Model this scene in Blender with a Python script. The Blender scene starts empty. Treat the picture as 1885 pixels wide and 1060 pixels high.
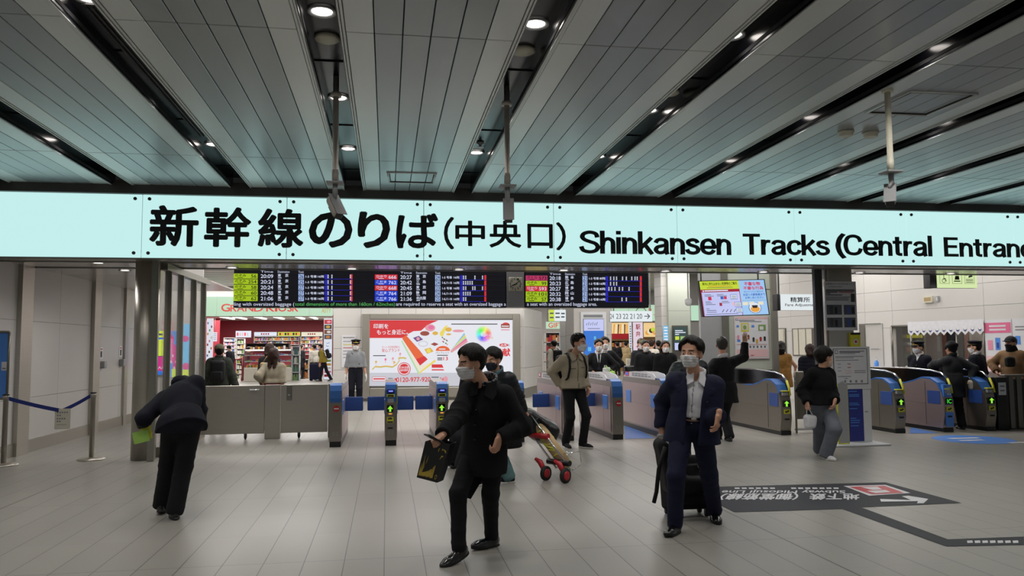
import bpy, bmesh, math, random
import numpy as np
from mathutils import Matrix, Vector
random.seed(7)
SC = bpy.context.scene; COL = SC.collection
# ---------------------------------------------------------------- camera (metres, X along the sign, Y into the station, Z up)
FPX, YAW, PITCH, ROLL, CAMZ = 1451.33, .1579, .075, -.0075, 1.6
cy, sy, cp, sp = math.cos(YAW), math.sin(YAW), math.cos(PITCH), math.sin(PITCH)
_F = np.array([sy*cp, cy*cp, sp]); _r = np.array([cy, -sy, 0.]); _u = np.cross(_r, _F)
cr, sr = math.cos(ROLL), math.sin(ROLL)
CR, CU = cr*_r+sr*_u, -sr*_r+cr*_u
cam = bpy.data.cameras.new('camera'); cam.sensor_width = 36; cam.lens = FPX/1885*36; cam.clip_end = 200
co = bpy.data.objects.new('camera', cam); COL.objects.link(co); SC.camera = co
co.matrix_world = Matrix(((CR[0], CU[0], -_F[0], 0), (CR[1], CU[1], -_F[1], 0), (CR[2], CU[2], -_F[2], CAMZ), (0, 0, 0, 1)))
# ---------------------------------------------------------------- world, lamps, exposure
SC.view_settings.view_transform = 'Standard'; SC.view_settings.look = 'None'; SC.view_settings.gamma = 1
SC.view_settings.use_curve_mapping = False; SC.view_settings.exposure = 0.0
W = bpy.data.worlds.new('world'); SC.world = W; W.use_nodes = True
W.node_tree.nodes['Background'].inputs[0].default_value = (.80, .86, .9, 1); W.node_tree.nodes['Background'].inputs[1].default_value = .17
def lamp(name, kind, loc, energy, color=(1, 1, 1), rot=(0, 0, 0), **kw):
    l = bpy.data.lights.new(name, kind); l.energy = energy; l.color = color
    for a, v in kw.items(): setattr(l, a, v)
    o = bpy.data.objects.new(name, l); o.location = loc; o.rotation_euler = rot; COL.objects.link(o); return o
CEIL, SOF, SIGNY = 3.9, 2.93, 11.61
SLOTS = [-.476+1.583*k for k in range(-5, 8)]
LAMPY = [-2.1, 1.83, 5.73, 7.74, 9.74]
for k, x in enumerate(SLOTS):          # the recessed downlights of the hall, also those over and behind the camera
    for y in LAMPY:
        if abs(x) < 9: lamp('downlight_beam', 'SPOT', (x, y, 3.93), 50, (1, .96, .92), spot_size=2.5, spot_blend=1., shadow_soft_size=.09)
# ceiling lamps of the concourse beyond the gates
for x in (-8, -3, 2, 7, 12):
    for y in (14.9, 18.5, 23, 29, 35, 41, 47):
        lamp('concourse_lamp', 'AREA', (x, y, 4.75), 110 if y < 16 else 135, (1, .97, .94), shape='RECTANGLE', size=3.6, size_y=1.2)
# ---------------------------------------------------------------- measuring: a pixel of the photograph at depth Y, or on the floor
def ray(x, y): return CR*((x-942.5)/FPX)+CU*((530-y)/FPX)+_F
def P(x, y, Y):
    d = ray(x, y); return np.array([0, 0, CAMZ])+d*(Y/d[1])
def FL(x, y, z=0.):
    d = ray(x, y); return np.array([0, 0, CAMZ])+d*((z-CAMZ)/d[2])
def PX(x, y, X):
    d = ray(x, y); return np.array([0, 0, CAMZ])+d*(X/d[0])
# ---------------------------------------------------------------- materials
M = {}
def lin(c):
    if isinstance(c, str): c = tuple(int(c[i:i+2], 16)/255 for i in (0, 2, 4))
    return tuple(v/12.92 if v <= .04045 else ((v+.055)/1.055)**2.4 for v in c[:3])
def mat(name, c, rough=.5, metal=0., emit=0., var=.06, scale=8., bump=0., bscale=60., stretch=(1, 1, 1), alpha=1., spec=.5, coat=0., trans=0.):
    m = bpy.data.materials.new(name); m.use_nodes = True; M[name] = m; nt = m.node_tree; N = nt.nodes; L = nt.links
    b = N['Principled BSDF']; c = lin(c); b.inputs['Roughness'].default_value = rough; b.inputs['Metallic'].default_value = metal
    b.inputs['Specular IOR Level'].default_value = spec; b.inputs['Coat Weight'].default_value = coat; b.inputs['Alpha'].default_value = alpha
    b.inputs['Transmission Weight'].default_value = trans
    tc = N.new('ShaderNodeTexCoord'); mp = N.new('ShaderNodeMapping'); mp.inputs['Scale'].default_value = stretch; L.new(tc.outputs['Object'], mp.inputs['Vector'])
    n = N.new('ShaderNodeTexNoise'); n.inputs['Scale'].default_value = scale; n.inputs['Detail'].default_value = 4; L.new(mp.outputs[0], n.inputs['Vector'])
    r = N.new('ShaderNodeMapRange'); r.inputs[3].default_value = 1-var; r.inputs[4].default_value = 1+var; L.new(n.outputs[0], r.inputs[0])
    v = N.new('ShaderNodeVectorMath'); v.operation = 'SCALE'; v.inputs[0].default_value = c; L.new(r.outputs[0], v.inputs['Scale']); L.new(v.outputs[0], b.inputs['Base Color'])
    if emit:
        b.inputs['Emission Color'].default_value = (*c, 1); b.inputs['Emission Strength'].default_value = emit; L.new(v.outputs[0], b.inputs['Emission Color'])
    if bump:
        n2 = N.new('ShaderNodeTexNoise'); n2.inputs['Scale'].default_value = bscale; n2.inputs['Detail'].default_value = 3; L.new(mp.outputs[0], n2.inputs['Vector'])
        bp = N.new('ShaderNodeBump'); bp.inputs['Strength'].default_value = bump; bp.inputs['Distance'].default_value = .01; L.new(n2.outputs[0], bp.inputs['Height']); L.new(bp.outputs[0], b.inputs['Normal'])
    return m
def brushed(name, c, rough=.34, stretch=(1, 1, 60), metal=.8): return mat(name, c, rough, metal, var=.08, scale=3, bump=.05, bscale=30, stretch=stretch)
def screen(name, c, e=1.0):
    m = mat(name, c, .4, 0, emit=e, var=.0, spec=.3); b = m.node_tree.nodes['Principled BSDF']
    for l in list(b.inputs['Base Color'].links): m.node_tree.links.remove(l)
    b.inputs['Base Color'].default_value = (.03, .03, .03, 1); return m
# people and cloth
mat('skin', 'c9977c', .5, var=.05, scale=30); mat('skin_tan', 'b98364', .5, var=.05); mat('eye_white', 'd8d2cc', .3, var=.01); mat('lip', 'a8635a', .5)
mat('hair_black', '15120f', .42, var=.3, scale=60, bump=.5, bscale=180, stretch=(1, 1, .3), spec=.2); mat('hair_brown', '33211a', .45, var=.3, scale=60, bump=.5, bscale=160, stretch=(1, 1, .25), spec=.2); mat('hair_grey', '3a3632', .5, var=.3, scale=60, bump=.4, bscale=160)
mat('glove_white', 'd6d4d0', .8); mat('mask_white', 'e2e2e4', .8, var=.03); mat('mask_dark', '1d2433', .8); mat('mask_beige', 'd5b9a4', .8); mat('mask_black', '121214', .8)
def cloth(n, c, rough=.85, bump=.35, bs=220, var=.12): return mat(n, c, rough, var=var, scale=14, bump=bump, bscale=bs, spec=.25)
cloth('cloth_black', '17171a'); cloth('wool_black', '1b1b1d', .95, .5, 320); cloth('cloth_navy', '171b33', .8, .25, 300); cloth('cloth_navy_dark', '12141f', .85); cloth('cloth_charcoal', '222328')
cloth('cloth_beige', 'a89e8a'); cloth('cloth_white', 'dcdce0', .8, .25); cloth('jeans_grey', '6b6f79', .9, .4, 160, .2); cloth('jeans_blue', '4b5568', .9, .4, 160, .2); cloth('knit_black', '101012', .95, .6, 140)
cloth('puffer_black', '1a1e22', .45, .2, 40); cloth('uniform_grey', '8a8c90'); cloth('camo_green', '353a33', .9, .4, 40, .8); cloth('cloth_yellow', '8c7a2e'); cloth('cloth_tan', 'b09a72'); cloth('cloth_red', '8e2a45'); cloth('cloth_teal', '5e7f80')
cloth('fur_brown', '8a6535', .95, 1.0, 50, .35); cloth('cloth_olive', '6b6a55'); cloth('coat_grey', '2b2c2f'); cloth('cloth_brown', '7d6145'); cloth('cloth_cream', 'cfc8bb'); cloth('backpack_black', '151517', .6, .3, 120); cloth('cloth_check', '5f7f86', .9, .3, 60, .4)
mat('leather_black', '0d0d0e', .22, var=.1, coat=.3); mat('rubber_black', '141414', .7); mat('rubber_white', 'c9c7c2', .7); mat('gold', 'c2a24a', .35, .9); mat('chrome', 'd9d9d9', .15, 1.); mat('nylon_shine', '16171a', .3, bump=.5, bscale=18, var=.2)
# building
mat('ceiling_light', 'd6d9d7', .3, .25, var=.03, scale=2); mat('ceiling_grey', 'a3a8aa', .28, .3, var=.03, scale=2); mat('ceiling_trim', 'd2d4d1', .35, .2); mat('slot_black', '0a0a0f', .22, var=.1); mat('joint_dark', '1c1d1e', .8)
mat('fascia', '4c4a47', .5, .2, var=.05); mat('soffit', 'b3aea8', .22, .35, var=.05, scale=2); mat('wall_white', 'b8b5b1', .38, var=.03, scale=3); mat('wall_tile', 'c9c6c2', .3, var=.02, scale=3); mat('panel_green', 'b3b8ac', .4, var=.02)
brushed('steel', 'b3aea4', .34); brushed('steel_h', 'a8a399', .34, (60, 60, 1)); brushed('steel_dark', '8b8a80', .34, metal=.6); brushed('steel_pink_reflection', 'bba9ab', .34); brushed('steel_gate', '8d877f', .28); mat('steel_plain', '7b7870', .35, .7)  # pinkish gate steel: a pink reflection put into the base colour
mat('black_plastic', '0d0d0f', .35); mat('black_gloss', '08080a', .12); mat('plastic_grey', '9a9b9c', .5); mat('pole_grey', 'b5aea4', .45); mat('plastic_white', 'cfd0d2', .45); mat('plastic_cream', 'cfcbb8', .5); mat('grey_dark', '3a3a3b', .5)
mat('gate_blue', '2f62a8', .35); mat('flap_blue', '26427f', .4, emit=.12); mat('blue_film', '4c86d8', .35); mat('belt_blue', '1f2f78', .8); mat('paper', 'c8c3b4', .9); mat('paper_white', 'd2d2d6', .85); mat('ink', '26282c', .7); mat('ink_red', 'b4232b', .7); mat('ink_grey', '7e8084', .8)
mat('yellow', 'c9c42a', .5); mat('yellow_rope', 'cfd04a', .6); mat('red', 'b0202a', .4); mat('white_plain', 'cfcfd2', .6); mat('card_yellow', 'd4d34a', .8); mat('card_green', 'a3cf62', .8); mat('cardboard', 'b89e74', .8); mat('pink', 'd8688f', .6); mat('pink_pale', 'd9b3b5', .7); mat('sticker_black', '2b2b31', .55, var=.08, spec=.2); mat('sticker_white', 'c9c9cc', .45)
mat('photo_dark', '4d4f55', .4, var=.5, scale=12); mat('photo_blue', '3a4f90', .4, var=.3)
mat('navy_panel', '262f7c', .5); mat('clear_glass', 'ffffff', .03, trans=1., alpha=.22, var=0); mat('glass_dark', '20262a', .05, alpha=.55); mat('kiosk_red', '8e2230', .5); mat('wood', '8a6a44', .6)
# ---------------------------------------------------------------- mesh helpers
WM = {}
def tag(o, label=None, cat=None, group=None, kind=None):
    if label: o['label'] = label
    if cat: o['category'] = cat
    if group: o['group'] = group
    if kind: o['kind'] = kind
    return o
def thing(name, label, cat, loc, rz=0., group=None):
    o = bpy.data.objects.new(name, None); o.empty_display_size = .1; COL.objects.link(o); o.location = loc; o.rotation_euler = (0, 0, rz)
    WM[o.name] = Matrix.Translation(Vector(loc))@Matrix.Rotation(rz, 4, 'Z'); return tag(o, label, cat, group)
class MB:
    """collects shapes and links them as ONE mesh object"""
    def __init__(s): s.b = bmesh.new(); s.m = []
    def mi(s, m):
        if m not in s.m: s.m.append(m)
        return s.m.index(m)
    def _f(s, faces, m, smooth=False):
        i = s.mi(m)
        for f in faces: f.material_index = i; f.smooth = smooth
    def box(s, x0, x1, y0, y1, z0, z1, m, T=None):
        v = [s.b.verts.new((x, y, z)) for z in (z0, z1) for y in (y0, y1) for x in (x0, x1)]
        if T is not None:
            for q in v: q.co = T@q.co
        s._f([s.b.faces.new([v[i] for i in f]) for f in ((0, 2, 3, 1), (4, 5, 7, 6), (0, 1, 5, 4), (2, 6, 7, 3), (0, 4, 6, 2), (1, 3, 7, 5))], m); return s
    def rbx(s, x0, x1, y0, y1, z0, z1, m, r=.02, seg=3, T=None):
        t = MB(); t.box(x0, x1, y0, y1, z0, z1, m); r = min(r, .49*min(x1-x0, y1-y0, z1-z0))
        bmesh.ops.bevel(t.b, geom=t.b.edges[:], offset=r, segments=seg, profile=.5, affect='EDGES'); s.add(t, T, smooth=seg > 2); return s
    def add(s, t, T=None, smooth=None):
        mp = {}
        for v in t.b.verts: mp[v] = s.b.verts.new(T@v.co if T is not None else v.co)
        for f in t.b.faces:
            try: g = s.b.faces.new([mp[v] for v in f.verts])
            except ValueError: continue
            g.material_index = s.mi(t.m[f.material_index]); g.smooth = f.smooth if smooth is None else smooth
        t.b.free(); return s
    def prism(s, pts, a, b, m, plane='xz', T=None, smooth=False):
        # polygon pts in a plane, extruded from a to b along the third axis
        def q(u, v, w): return {'xz': (u, w, v), 'xy': (u, v, w), 'yz': (w, u, v)}[plane]
        A = [s.b.verts.new(q(u, v, a)) for u, v in pts]; B = [s.b.verts.new(q(u, v, b)) for u, v in pts]
        if T is not None:
            for v in A+B: v.co = T@v.co
        n = len(pts); F = [s.b.faces.new(A), s.b.faces.new(B[::-1])]; S_ = [s.b.faces.new([A[i], B[i], B[(i+1) % n], A[(i+1) % n]]) for i in range(n)]
        s._f(F, m); s._f(S_, m, smooth); return s
    def quad(s, a, b, c, d, m):
        s._f([s.b.faces.new([s.b.verts.new(p) for p in (a, b, c, d)])], m); return s
    def tube(s, pts, r, m, seg=10, caps=True):
        pts = [Vector(p) for p in pts]; rs = r if isinstance(r, (list, tuple)) else [r]*len(pts); rings = []; prev = None
        for i, p in enumerate(pts):
            d = (pts[min(i+1, len(pts)-1)]-pts[max(i-1, 0)]).normalized()
            n = prev-d*prev.dot(d) if prev is not None else d.orthogonal(); n.normalize(); prev = n; c = d.cross(n)
            rings.append([s.b.verts.new(p+(n*math.cos(2*math.pi*k/seg)+c*math.sin(2*math.pi*k/seg))*rs[i]) for k in range(seg)])
        F = [s.b.faces.new([A[k], A[(k+1) % seg], B[(k+1) % seg], B[k]]) for A, B in zip(rings, rings[1:]) for k in range(seg)]; s._f(F, m, True)
        if caps: s._f([s.b.faces.new(rings[0][::-1]), s.b.faces.new(rings[-1])], m)
        return s
    def lathe(s, prof, c, m, seg=32, T=None):
        rings = [[s.b.verts.new((c[0]+r*math.cos(2*math.pi*k/seg), c[1]+r*math.sin(2*math.pi*k/seg), c[2]+z)) for k in range(seg)] for r, z in prof]
        if T is not None:
            for q in rings:
                for v in q: v.co = T@v.co
        s._f([s.b.faces.new([A[k], A[(k+1) % seg], B[(k+1) % seg], B[k]]) for A, B in zip(rings, rings[1:]) for k in range(seg)], m, True)
        s._f([s.b.faces.new(rings[0][::-1]), s.b.faces.new(rings[-1])], m); return s
    def text(s, body, o, right, up, m, bold=0., fit=True):
        """lettering filling the box o + right + up (vectors), flat on that plane"""
        o, right, up = Vector(o), Vector(right), Vector(up)
        vs, fs = glyphs(body, bold); nn = right.cross(up).normalized()
        if not len(vs): return s
        lo, hi = vs.min(0), vs.max(0); d = np.maximum(hi-lo, 1e-6)
        i = s.mi(m); V = [s.b.verts.new(o+right*((v[0]-lo[0])/d[0])+up*((v[1]-lo[1])/d[1])+nn*(v[2] if len(v) > 2 else 0)) for v in vs]
        for f in fs:
            try: s.b.faces.new([V[k] for k in f]).material_index = i
            except ValueError: pass
        return s
    def obj(s, name, parent=None, at=None, weld=False):
        me = bpy.data.meshes.new(name); bmesh.ops.recalc_face_normals(s.b, faces=s.b.faces[:]) if weld else None
        if parent is not None:
            if parent.name in WM: s.b.transform(WM[parent.name].inverted())
        else:
            if at is None:
                c = np.array([v.co[:] for v in s.b.verts]); at = (*(c[:, :2].min(0)+c[:, :2].max(0))/2, c[:, 2].min())
            s.b.transform(Matrix.Translation(-Vector(at)))
        s.b.to_mesh(me); s.b.free()
        for m in s.m: me.materials.append(M[m])
        o = bpy.data.objects.new(name, me); COL.objects.link(o)
        if parent is not None: o.parent = parent; WM[o.name] = WM.get(parent.name, Matrix())
        else: o.location = at; WM[o.name] = Matrix.Translation(Vector(at))
        return o
    def struct(s, name): return tag(s.obj(name, at=(0, 0, 0)), kind='structure')
_G = {}
def glyphs(body, bold):
    k = (body, bold)
    if k not in _G:
        c = bpy.data.curves.new('t', 'FONT'); c.body = body; c.size = 1; c.resolution_u = 3
        o = bpy.data.objects.new('t', c); COL.objects.link(o); dg = bpy.context.evaluated_depsgraph_get(); dg.update()
        me = o.evaluated_get(dg).to_mesh(); vs = np.array([v.co[:2] for v in me.vertices]); fs = [tuple(p.vertices) for p in me.polygons]
        if bold and len(vs):       # heavier strokes: the outline stamped around itself
            n = 8 if bold > .02 else 4; st = [(bold*math.cos(2*math.pi*(q+.5)/n), bold*math.sin(2*math.pi*(q+.5)/n)) for q in range(n)]
            k_ = len(vs); fs = [tuple(i+q*k_ for i in f) for q in range(n) for f in fs]; vs = np.concatenate([np.column_stack([vs+np.array(d), np.full(k_, q*.00012)]) for q, d in enumerate(st)])
        o.evaluated_get(dg).to_mesh_clear(); bpy.data.objects.remove(o); bpy.data.curves.remove(c); _G[k] = (vs, fs)
    return _G[k]
class Face:
    """a flat face to lay print on: rectangle given by its four photo corners at one depth, or by origin and axes; u, v in 0..1"""
    def __init__(s, o, r, u): s.o, s.r, s.u = np.array(o, float), np.array(r, float), np.array(u, float); n = np.cross(s.r, s.u); s.n = n/np.linalg.norm(n)
    def p(s, u, v, d=.0): return tuple(s.o+s.r*u+s.u*v+s.n*d)
    def rect(s, mb, u0, v0, u1, v1, m, d=.004): mb.quad(s.p(u0, v0, d), s.p(u1, v0, d), s.p(u1, v1, d), s.p(u0, v1, d), m)
    def poly(s, mb, pts, m, d=.004): mb._f([mb.b.faces.new([mb.b.verts.new(s.p(u, v, d)) for u, v in pts])], m)
    def disc(s, mb, u, v, ru, rv, m, d=.004, n=24): s.poly(mb, [(u+ru*math.cos(2*math.pi*k/n), v+rv*math.sin(2*math.pi*k/n)) for k in range(n)], m, d)
    def text(s, mb, body, u0, v0, u1, v1, m, bold=0., d=.006): mb.text(body, s.p(u0, v0, d), s.r*(u1-u0), s.u*(v1-v0), m, bold)
    def slab(s, mb, t, m):
        a = [s.p(0, 0), s.p(1, 0), s.p(1, 1), s.p(0, 1)]; b = [s.p(0, 0, -t), s.p(1, 0, -t), s.p(1, 1, -t), s.p(0, 1, -t)]
        mb.quad(*a, m); mb.quad(b[3], b[2], b[1], b[0], m)
        for i in range(4): mb.quad(a[i], b[i], b[(i+1) % 4], a[(i+1) % 4], m)
def FY(x0, y0, x1, y1, Y):
    """upright face parallel to the sign, from its photo corners (left, top, right, bottom) at depth Y"""
    a, b = P(x0, (y0+y1)/2, Y), P(x1, (y0+y1)/2, Y); zt, zb = P((x0+x1)/2, y0, Y)[2], P((x0+x1)/2, y1, Y)[2]
    return Face((a[0], Y, zb), (b[0]-a[0], 0, 0), (0, 0, zt-zb))
# ================================================================ the setting
def tile_floor():
    m = bpy.data.materials.new('stone_floor'); m.use_nodes = True; M['stone_floor'] = m; nt = m.node_tree; N, L = nt.nodes, nt.links; b = N['Principled BSDF']
    def new(t, **k):
        n = N.new(t)
        for a, v in k.items(): setattr(n, a, v)
        return n
    def math_(op, a, c):
        n = new('ShaderNodeMath', operation=op)
        for i, v in enumerate((a, c)):
            if v is None: continue
            if isinstance(v, (int, float)): n.inputs[i].default_value = v
            else: L.new(v, n.inputs[i])
        return n.outputs[0]
    g = new('ShaderNodeNewGeometry'); sx = new('ShaderNodeSeparateXYZ'); L.new(g.outputs['Position'], sx.inputs[0]); X, Y = sx.outputs[0], sx.outputs[1]
    x0 = math_('ADD', X, 30*.297+.0105); y0 = math_('ADD', Y, 20*.9-9.85+.9*2)
    fx = math_('MODULO', x0, .297); fy = math_('MODULO', math_('ADD', y0, 0), 2.7)
    def line(f, per, w):
        a = math_('MINIMUM', f, math_('SUBTRACT', per, f)); return math_('LESS_THAN', a, w)
    lx = line(fx, .297, .0035); ly = line(fy, 2.7, .0035); fy2 = math_('MODULO', y0, .9); ly2 = math_('MULTIPLY', line(fy2, .9, .002), .22)
    f3 = math_('MODULO', math_('ADD', X, 30*1.782+.309), 1.782*4); lx3 = math_('MULTIPLY', line(f3, 1.782*4, .006), 1.)
    j = math_('MAXIMUM', math_('MAXIMUM', math_('MULTIPLY', lx, .78), math_('MULTIPLY', ly, .7)), math_('MAXIMUM', ly2, lx3))
    cell = new('ShaderNodeCombineXYZ'); L.new(math_('FLOOR', math_('DIVIDE', x0, .297), None), cell.inputs[0]); L.new(math_('FLOOR', math_('DIVIDE', y0, .9), None), cell.inputs[1])
    wn = new('ShaderNodeTexWhiteNoise', noise_dimensions='2D'); L.new(cell.outputs[0], wn.inputs['Vector'])
    n1 = new('ShaderNodeTexNoise'); n1.inputs['Scale'].default_value = 90; n1.inputs['Detail'].default_value = 5; L.new(g.outputs['Position'], n1.inputs['Vector'])
    n2 = new('ShaderNodeTexNoise'); n2.inputs['Scale'].default_value = .8; n2.inputs['Detail'].default_value = 3; L.new(g.outputs['Position'], n2.inputs['Vector'])
    val = math_('ADD', math_('ADD', math_('MULTIPLY', wn.outputs[0], .07), math_('MULTIPLY', n1.outputs[0], .06)), math_('MULTIPLY', n2.outputs[0], .12))
    val = math_('ADD', val, .80)
    col = new('ShaderNodeVectorMath', operation='SCALE'); col.inputs[0].default_value = lin('928f88'); L.new(val, col.inputs['Scale'])
    mx = new('ShaderNodeMix', data_type='RGBA'); L.new(j, mx.inputs[0]); L.new(col.outputs[0], mx.inputs[6]); mx.inputs[7].default_value = (*lin('2e2b29'), 1); L.new(mx.outputs[2], b.inputs['Base Color'])
    r = new('ShaderNodeMapRange'); r.inputs[3].default_value = .3; r.inputs[4].default_value = .4; L.new(n2.outputs[0], r.inputs[0]); L.new(r.outputs[0], b.inputs['Roughness'])
    b.inputs['Specular IOR Level'].default_value = .45
tile_floor()
MB().box(-30, 40, -6, 60, -.1, 0, 'stone_floor').struct('floor')
# ---- hall ceiling: long planks in two greys between black recessed slots
HW = .125
mb = MB(); edges = [2*SLOTS[0]-SLOTS[1]]+SLOTS+[2*SLOTS[-1]-SLOTS[-2]]
for a, b_ in zip(edges, edges[1:]):
    x0, x1 = a+HW+.045, b_-HW-.045; n = 6; w = (x1-x0)/n
    for ys in ([-6, -2.11], [-2.11, 1.82], [1.82, 5.71], [5.71, 9.70], [9.70, SIGNY+.1]):
        for i in range(n):
            m = 'ceiling_light' if i in (0, n-1) else 'ceiling_grey'
            mb.rbx(x0+i*w+.004, x0+(i+1)*w-.004, ys[0]+.005, ys[1]-.005, CEIL, CEIL+.02, m, .004, 1)
    mb.box(x0-.05, x1+.05, -6, SIGNY+.1, CEIL+.02, CEIL+.05, 'joint_dark')
mb.struct('ceiling')
mb = MB()
for k, x in enumerate(SLOTS):
    mb.box(x-HW, x+HW, -6, SIGNY+.05, CEIL+.16, CEIL+.19, 'slot_black')
    for s in (-1, 1):
        xa, xb = sorted((x+s*HW, x+s*(HW+.008))); mb.box(xa, xb, -6, SIGNY+.05, CEIL-.002, CEIL+.17, 'slot_black')
        xa, xb = sorted((x+s*(HW+.008), x+s*(HW+.02))); mb.box(xa, xb, -6, SIGNY+.05, CEIL-.012, CEIL+.04, 'ceiling_trim')
        xa, xb = sorted((x+s*(HW+.026), x+s*(HW+.044))); mb.box(xa, xb, -6, SIGNY+.05, CEIL-.004, CEIL+.04, 'ceiling_trim')
    for y in (6.75, 8.72, 10.9): mb.box(x-HW, x+HW, y-.004, y+.004, CEIL+.15, CEIL+.161, 'joint_dark')
mb.struct('trim_1')
MB().box(-9, 13.6, SIGNY-.07, SIGNY+.25, 3.776, CEIL+.06, 'fascia').struct('trim_2')
# ---- soffit below the sign, with pressed joints
mb = MB()
for i in range(-8, 16):
    x = i*.98-.15; mb.box(x+.004, x+.976, SIGNY+.02, 12.42, SOF-.02, SOF+.02, 'soffit'); mb.box(x+.004, x+.976, 12.44, 13.55, SOF, SOF+.03, 'soffit')
mb.box(-9, 16, SIGNY+.02, 13.55, SOF+.031, SOF+.06, 'joint_dark'); mb.box(-9, 16, 12.40, 12.46, SOF-.035, SOF+.03, 'steel_dark')
mb.box(-9, 16, 13.5, 13.62, SOF-.01, 4.9, 'fascia')
for j in range(4): mb.box(-9, -3.42, 13.62+j*1.3, 13.62+j*1.3+1.29, SOF, SOF+.03, 'soffit')
mb.struct('trim_3')
# ---- left alcove
mb = MB(); WX = -5.6
ys = [9.5, 11.4, 13.2, 14.75, 16.3, 17.9, 20.6]
for a, b_ in zip(ys, ys[1:]):
    for z0, z1 in ((.2, .86), (.865, 2.07), (2.075, SOF)): mb.box(WX-.06, WX, a+.003, b_-.003, z0, z1, 'wall_white')
mb.box(WX-.1, WX-.02, 9.5, 20.6, 0, SOF+.5, 'joint_dark'); mb.struct('wall_left')
MB().box(WX-.03, WX+.03, 9.5, 20.6, 0, .2, 'steel_h').struct('baseboard_left')
for i, (ya, yb, d) in enumerate(((13.12, 13.52, .07), (16.2, 16.55, .07), (18.1, 18.3, .05))):
    MB().box(WX-.01, WX+d, ya, yb, 0, SOF, 'steel').struct('trim_%d' % (4+i))
mb = MB(); mb.box(WX-.1, P(371, 640, 20.6)[0], 20.6, 20.7, 0, SOF+1.8, 'wall_white'); mb.struct('wall_alcove')
# ---- round column and second dark pillar
MB().lathe([(.17, 0), (.17, SOF-.02)], (-3.52, 12.42, 0), 'steel', 40).struct('column_round')
a = P(1525, 560, 12.62)[0]; b_ = P(1571, 560, 12.62)[0]
mb = MB(); mb.rbx(a, b_, 12.62, 13.05, 0, SOF, 'steel', .03); mb.struct('column_square')
mb = MB()
for p0, p1 in ((1501, 1507), (1509, 1515), (1521, 1525)): mb.box(P(p0, 560, 12.7)[0], P(p1, 560, 12.7)[0], 12.7, 12.78, 0, SOF, 'grey_dark')
mb.struct('trim_8')
# ---- grey partition behind the gates and its steel edge post
mb = MB(); Yp = 16.2; x0, x1, x2, x3 = (P(q, 600, Yp)[0] for q in (1290, 1329, 1341, 1419)); zl = P(1380, 682, Yp)[2]
mb.box(x0, x1, Yp, Yp+.1, 0, 4.8, 'plastic_grey'); mb.box(x1, x2, Yp-.03, Yp+.1, 0, 4.8, 'steel_dark')
zu = P(1380, 533, Yp)[2]
for za, zb_ in ((0, zl-.012), (zl+.012, zu), (zu+.015, 4.8)): mb.box(x2, x3, Yp, Yp+.1, za, zb_, 'panel_green')
mb.box(x2, x3, Yp+.02, Yp+.09, 0, 4.8, 'joint_dark'); mb.box(x3, x3+.14, Yp-.06, Yp+.1, 0, 4.8, 'steel'); mb.struct('wall_partition')
# ---- right wall, turned 11 degrees from the track direction: far end (7.6, 25), near end to the right of the frame
RW0 = PX(1885, 640, 13.3); RA = math.radians(-11.1); RD = np.array([math.sin(RA), math.cos(RA), 0.])
def RWp(px, py):                       # where the sight line through a pixel meets the right wall
    n = np.array([RD[1], -RD[0], 0]); d = ray(px, py); o = np.array([0, 0, CAMZ]); t = ((RW0-o)@n)/(d@n); return o+d*t
def RWt(px): return (RWp(px, 640)-RW0)@RD
def RF(x0, y0, x1, y1, off=.0):
    """face on the right wall from photo corners"""
    a, b_ = RWp(x0, y1), RWp(x1, y1); n = np.array([-RD[1], RD[0], 0]); zb = (RWp(x0, y1)[2]+RWp(x1, y1)[2])/2; zt = (RWp(x0, y0)[2]+RWp(x1, y0)[2])/2
    o = np.array([a[0], a[1], zb])+n*off; return Face(o, np.array([b_[0]-a[0], b_[1]-a[1], 0]), (0, 0, zt-zb))
T = Matrix.Translation(Vector((RW0[0], RW0[1], 0)))@Matrix.Rotation(-RA, 4, 'Z')   # local y along the wall, x outwards to the right
holes = [(RWt(1645), RWt(1815))]; RE = RWt(1425)
mb = MB(); zs = [0, .95, 2.02, 2.45, 2.95, 3.45, 3.95, 4.9]; cuts = sorted(set([-6, -3, -1.4] + [t for h in holes for t in h] + list(np.arange(max(holes[0])+.9, RE-.2, 1.45))+[RE]))
for a, b_ in zip(cuts, cuts[1:]):
    if b_-a < .02: continue
    for z0, z1 in zip(zs, zs[1:]):
        mid = (a+b_)/2
        if any(min(h) < mid < max(h) for h in holes) and z1 <= 2.1 and z0 > .5: continue
        mb.box(0, .1, a+.003, b_-.003, z0+.003, z1-.003, 'wall_tile', T)
mb.box(.06, .12, -6, RE, 2.02, 4.9, 'joint_dark', T); mb.box(2.4, 2.5, -6, RE, 0, 3.2, 'wall_white', T); mb.box(.1, 2.5, -6, RE, 2.9, 2.95, 'wall_white', T)
mb.struct('wall_right')
# ---- concourse beyond the gates: ceiling with slim louvres, back and side walls
mb = MB()
for i in range(37): mb.box(-14, 17, 13.62+i*1.05, 13.62+i*1.05+.9, 4.82, 4.86, 'wall_white')
mb.box(-14, 17, 13.6, 52.6, 4.9, 5, 'grey_dark'); mb.struct('ceiling_concourse')
MB().box(-14, 17, 52.5, 52.6, 0, 5, 'wall_tile').struct('wall_back'); MB().box(-14.1, -14, 20.6, 52.6, 0, 5, 'wall_tile').struct('wall_far_left')
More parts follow.
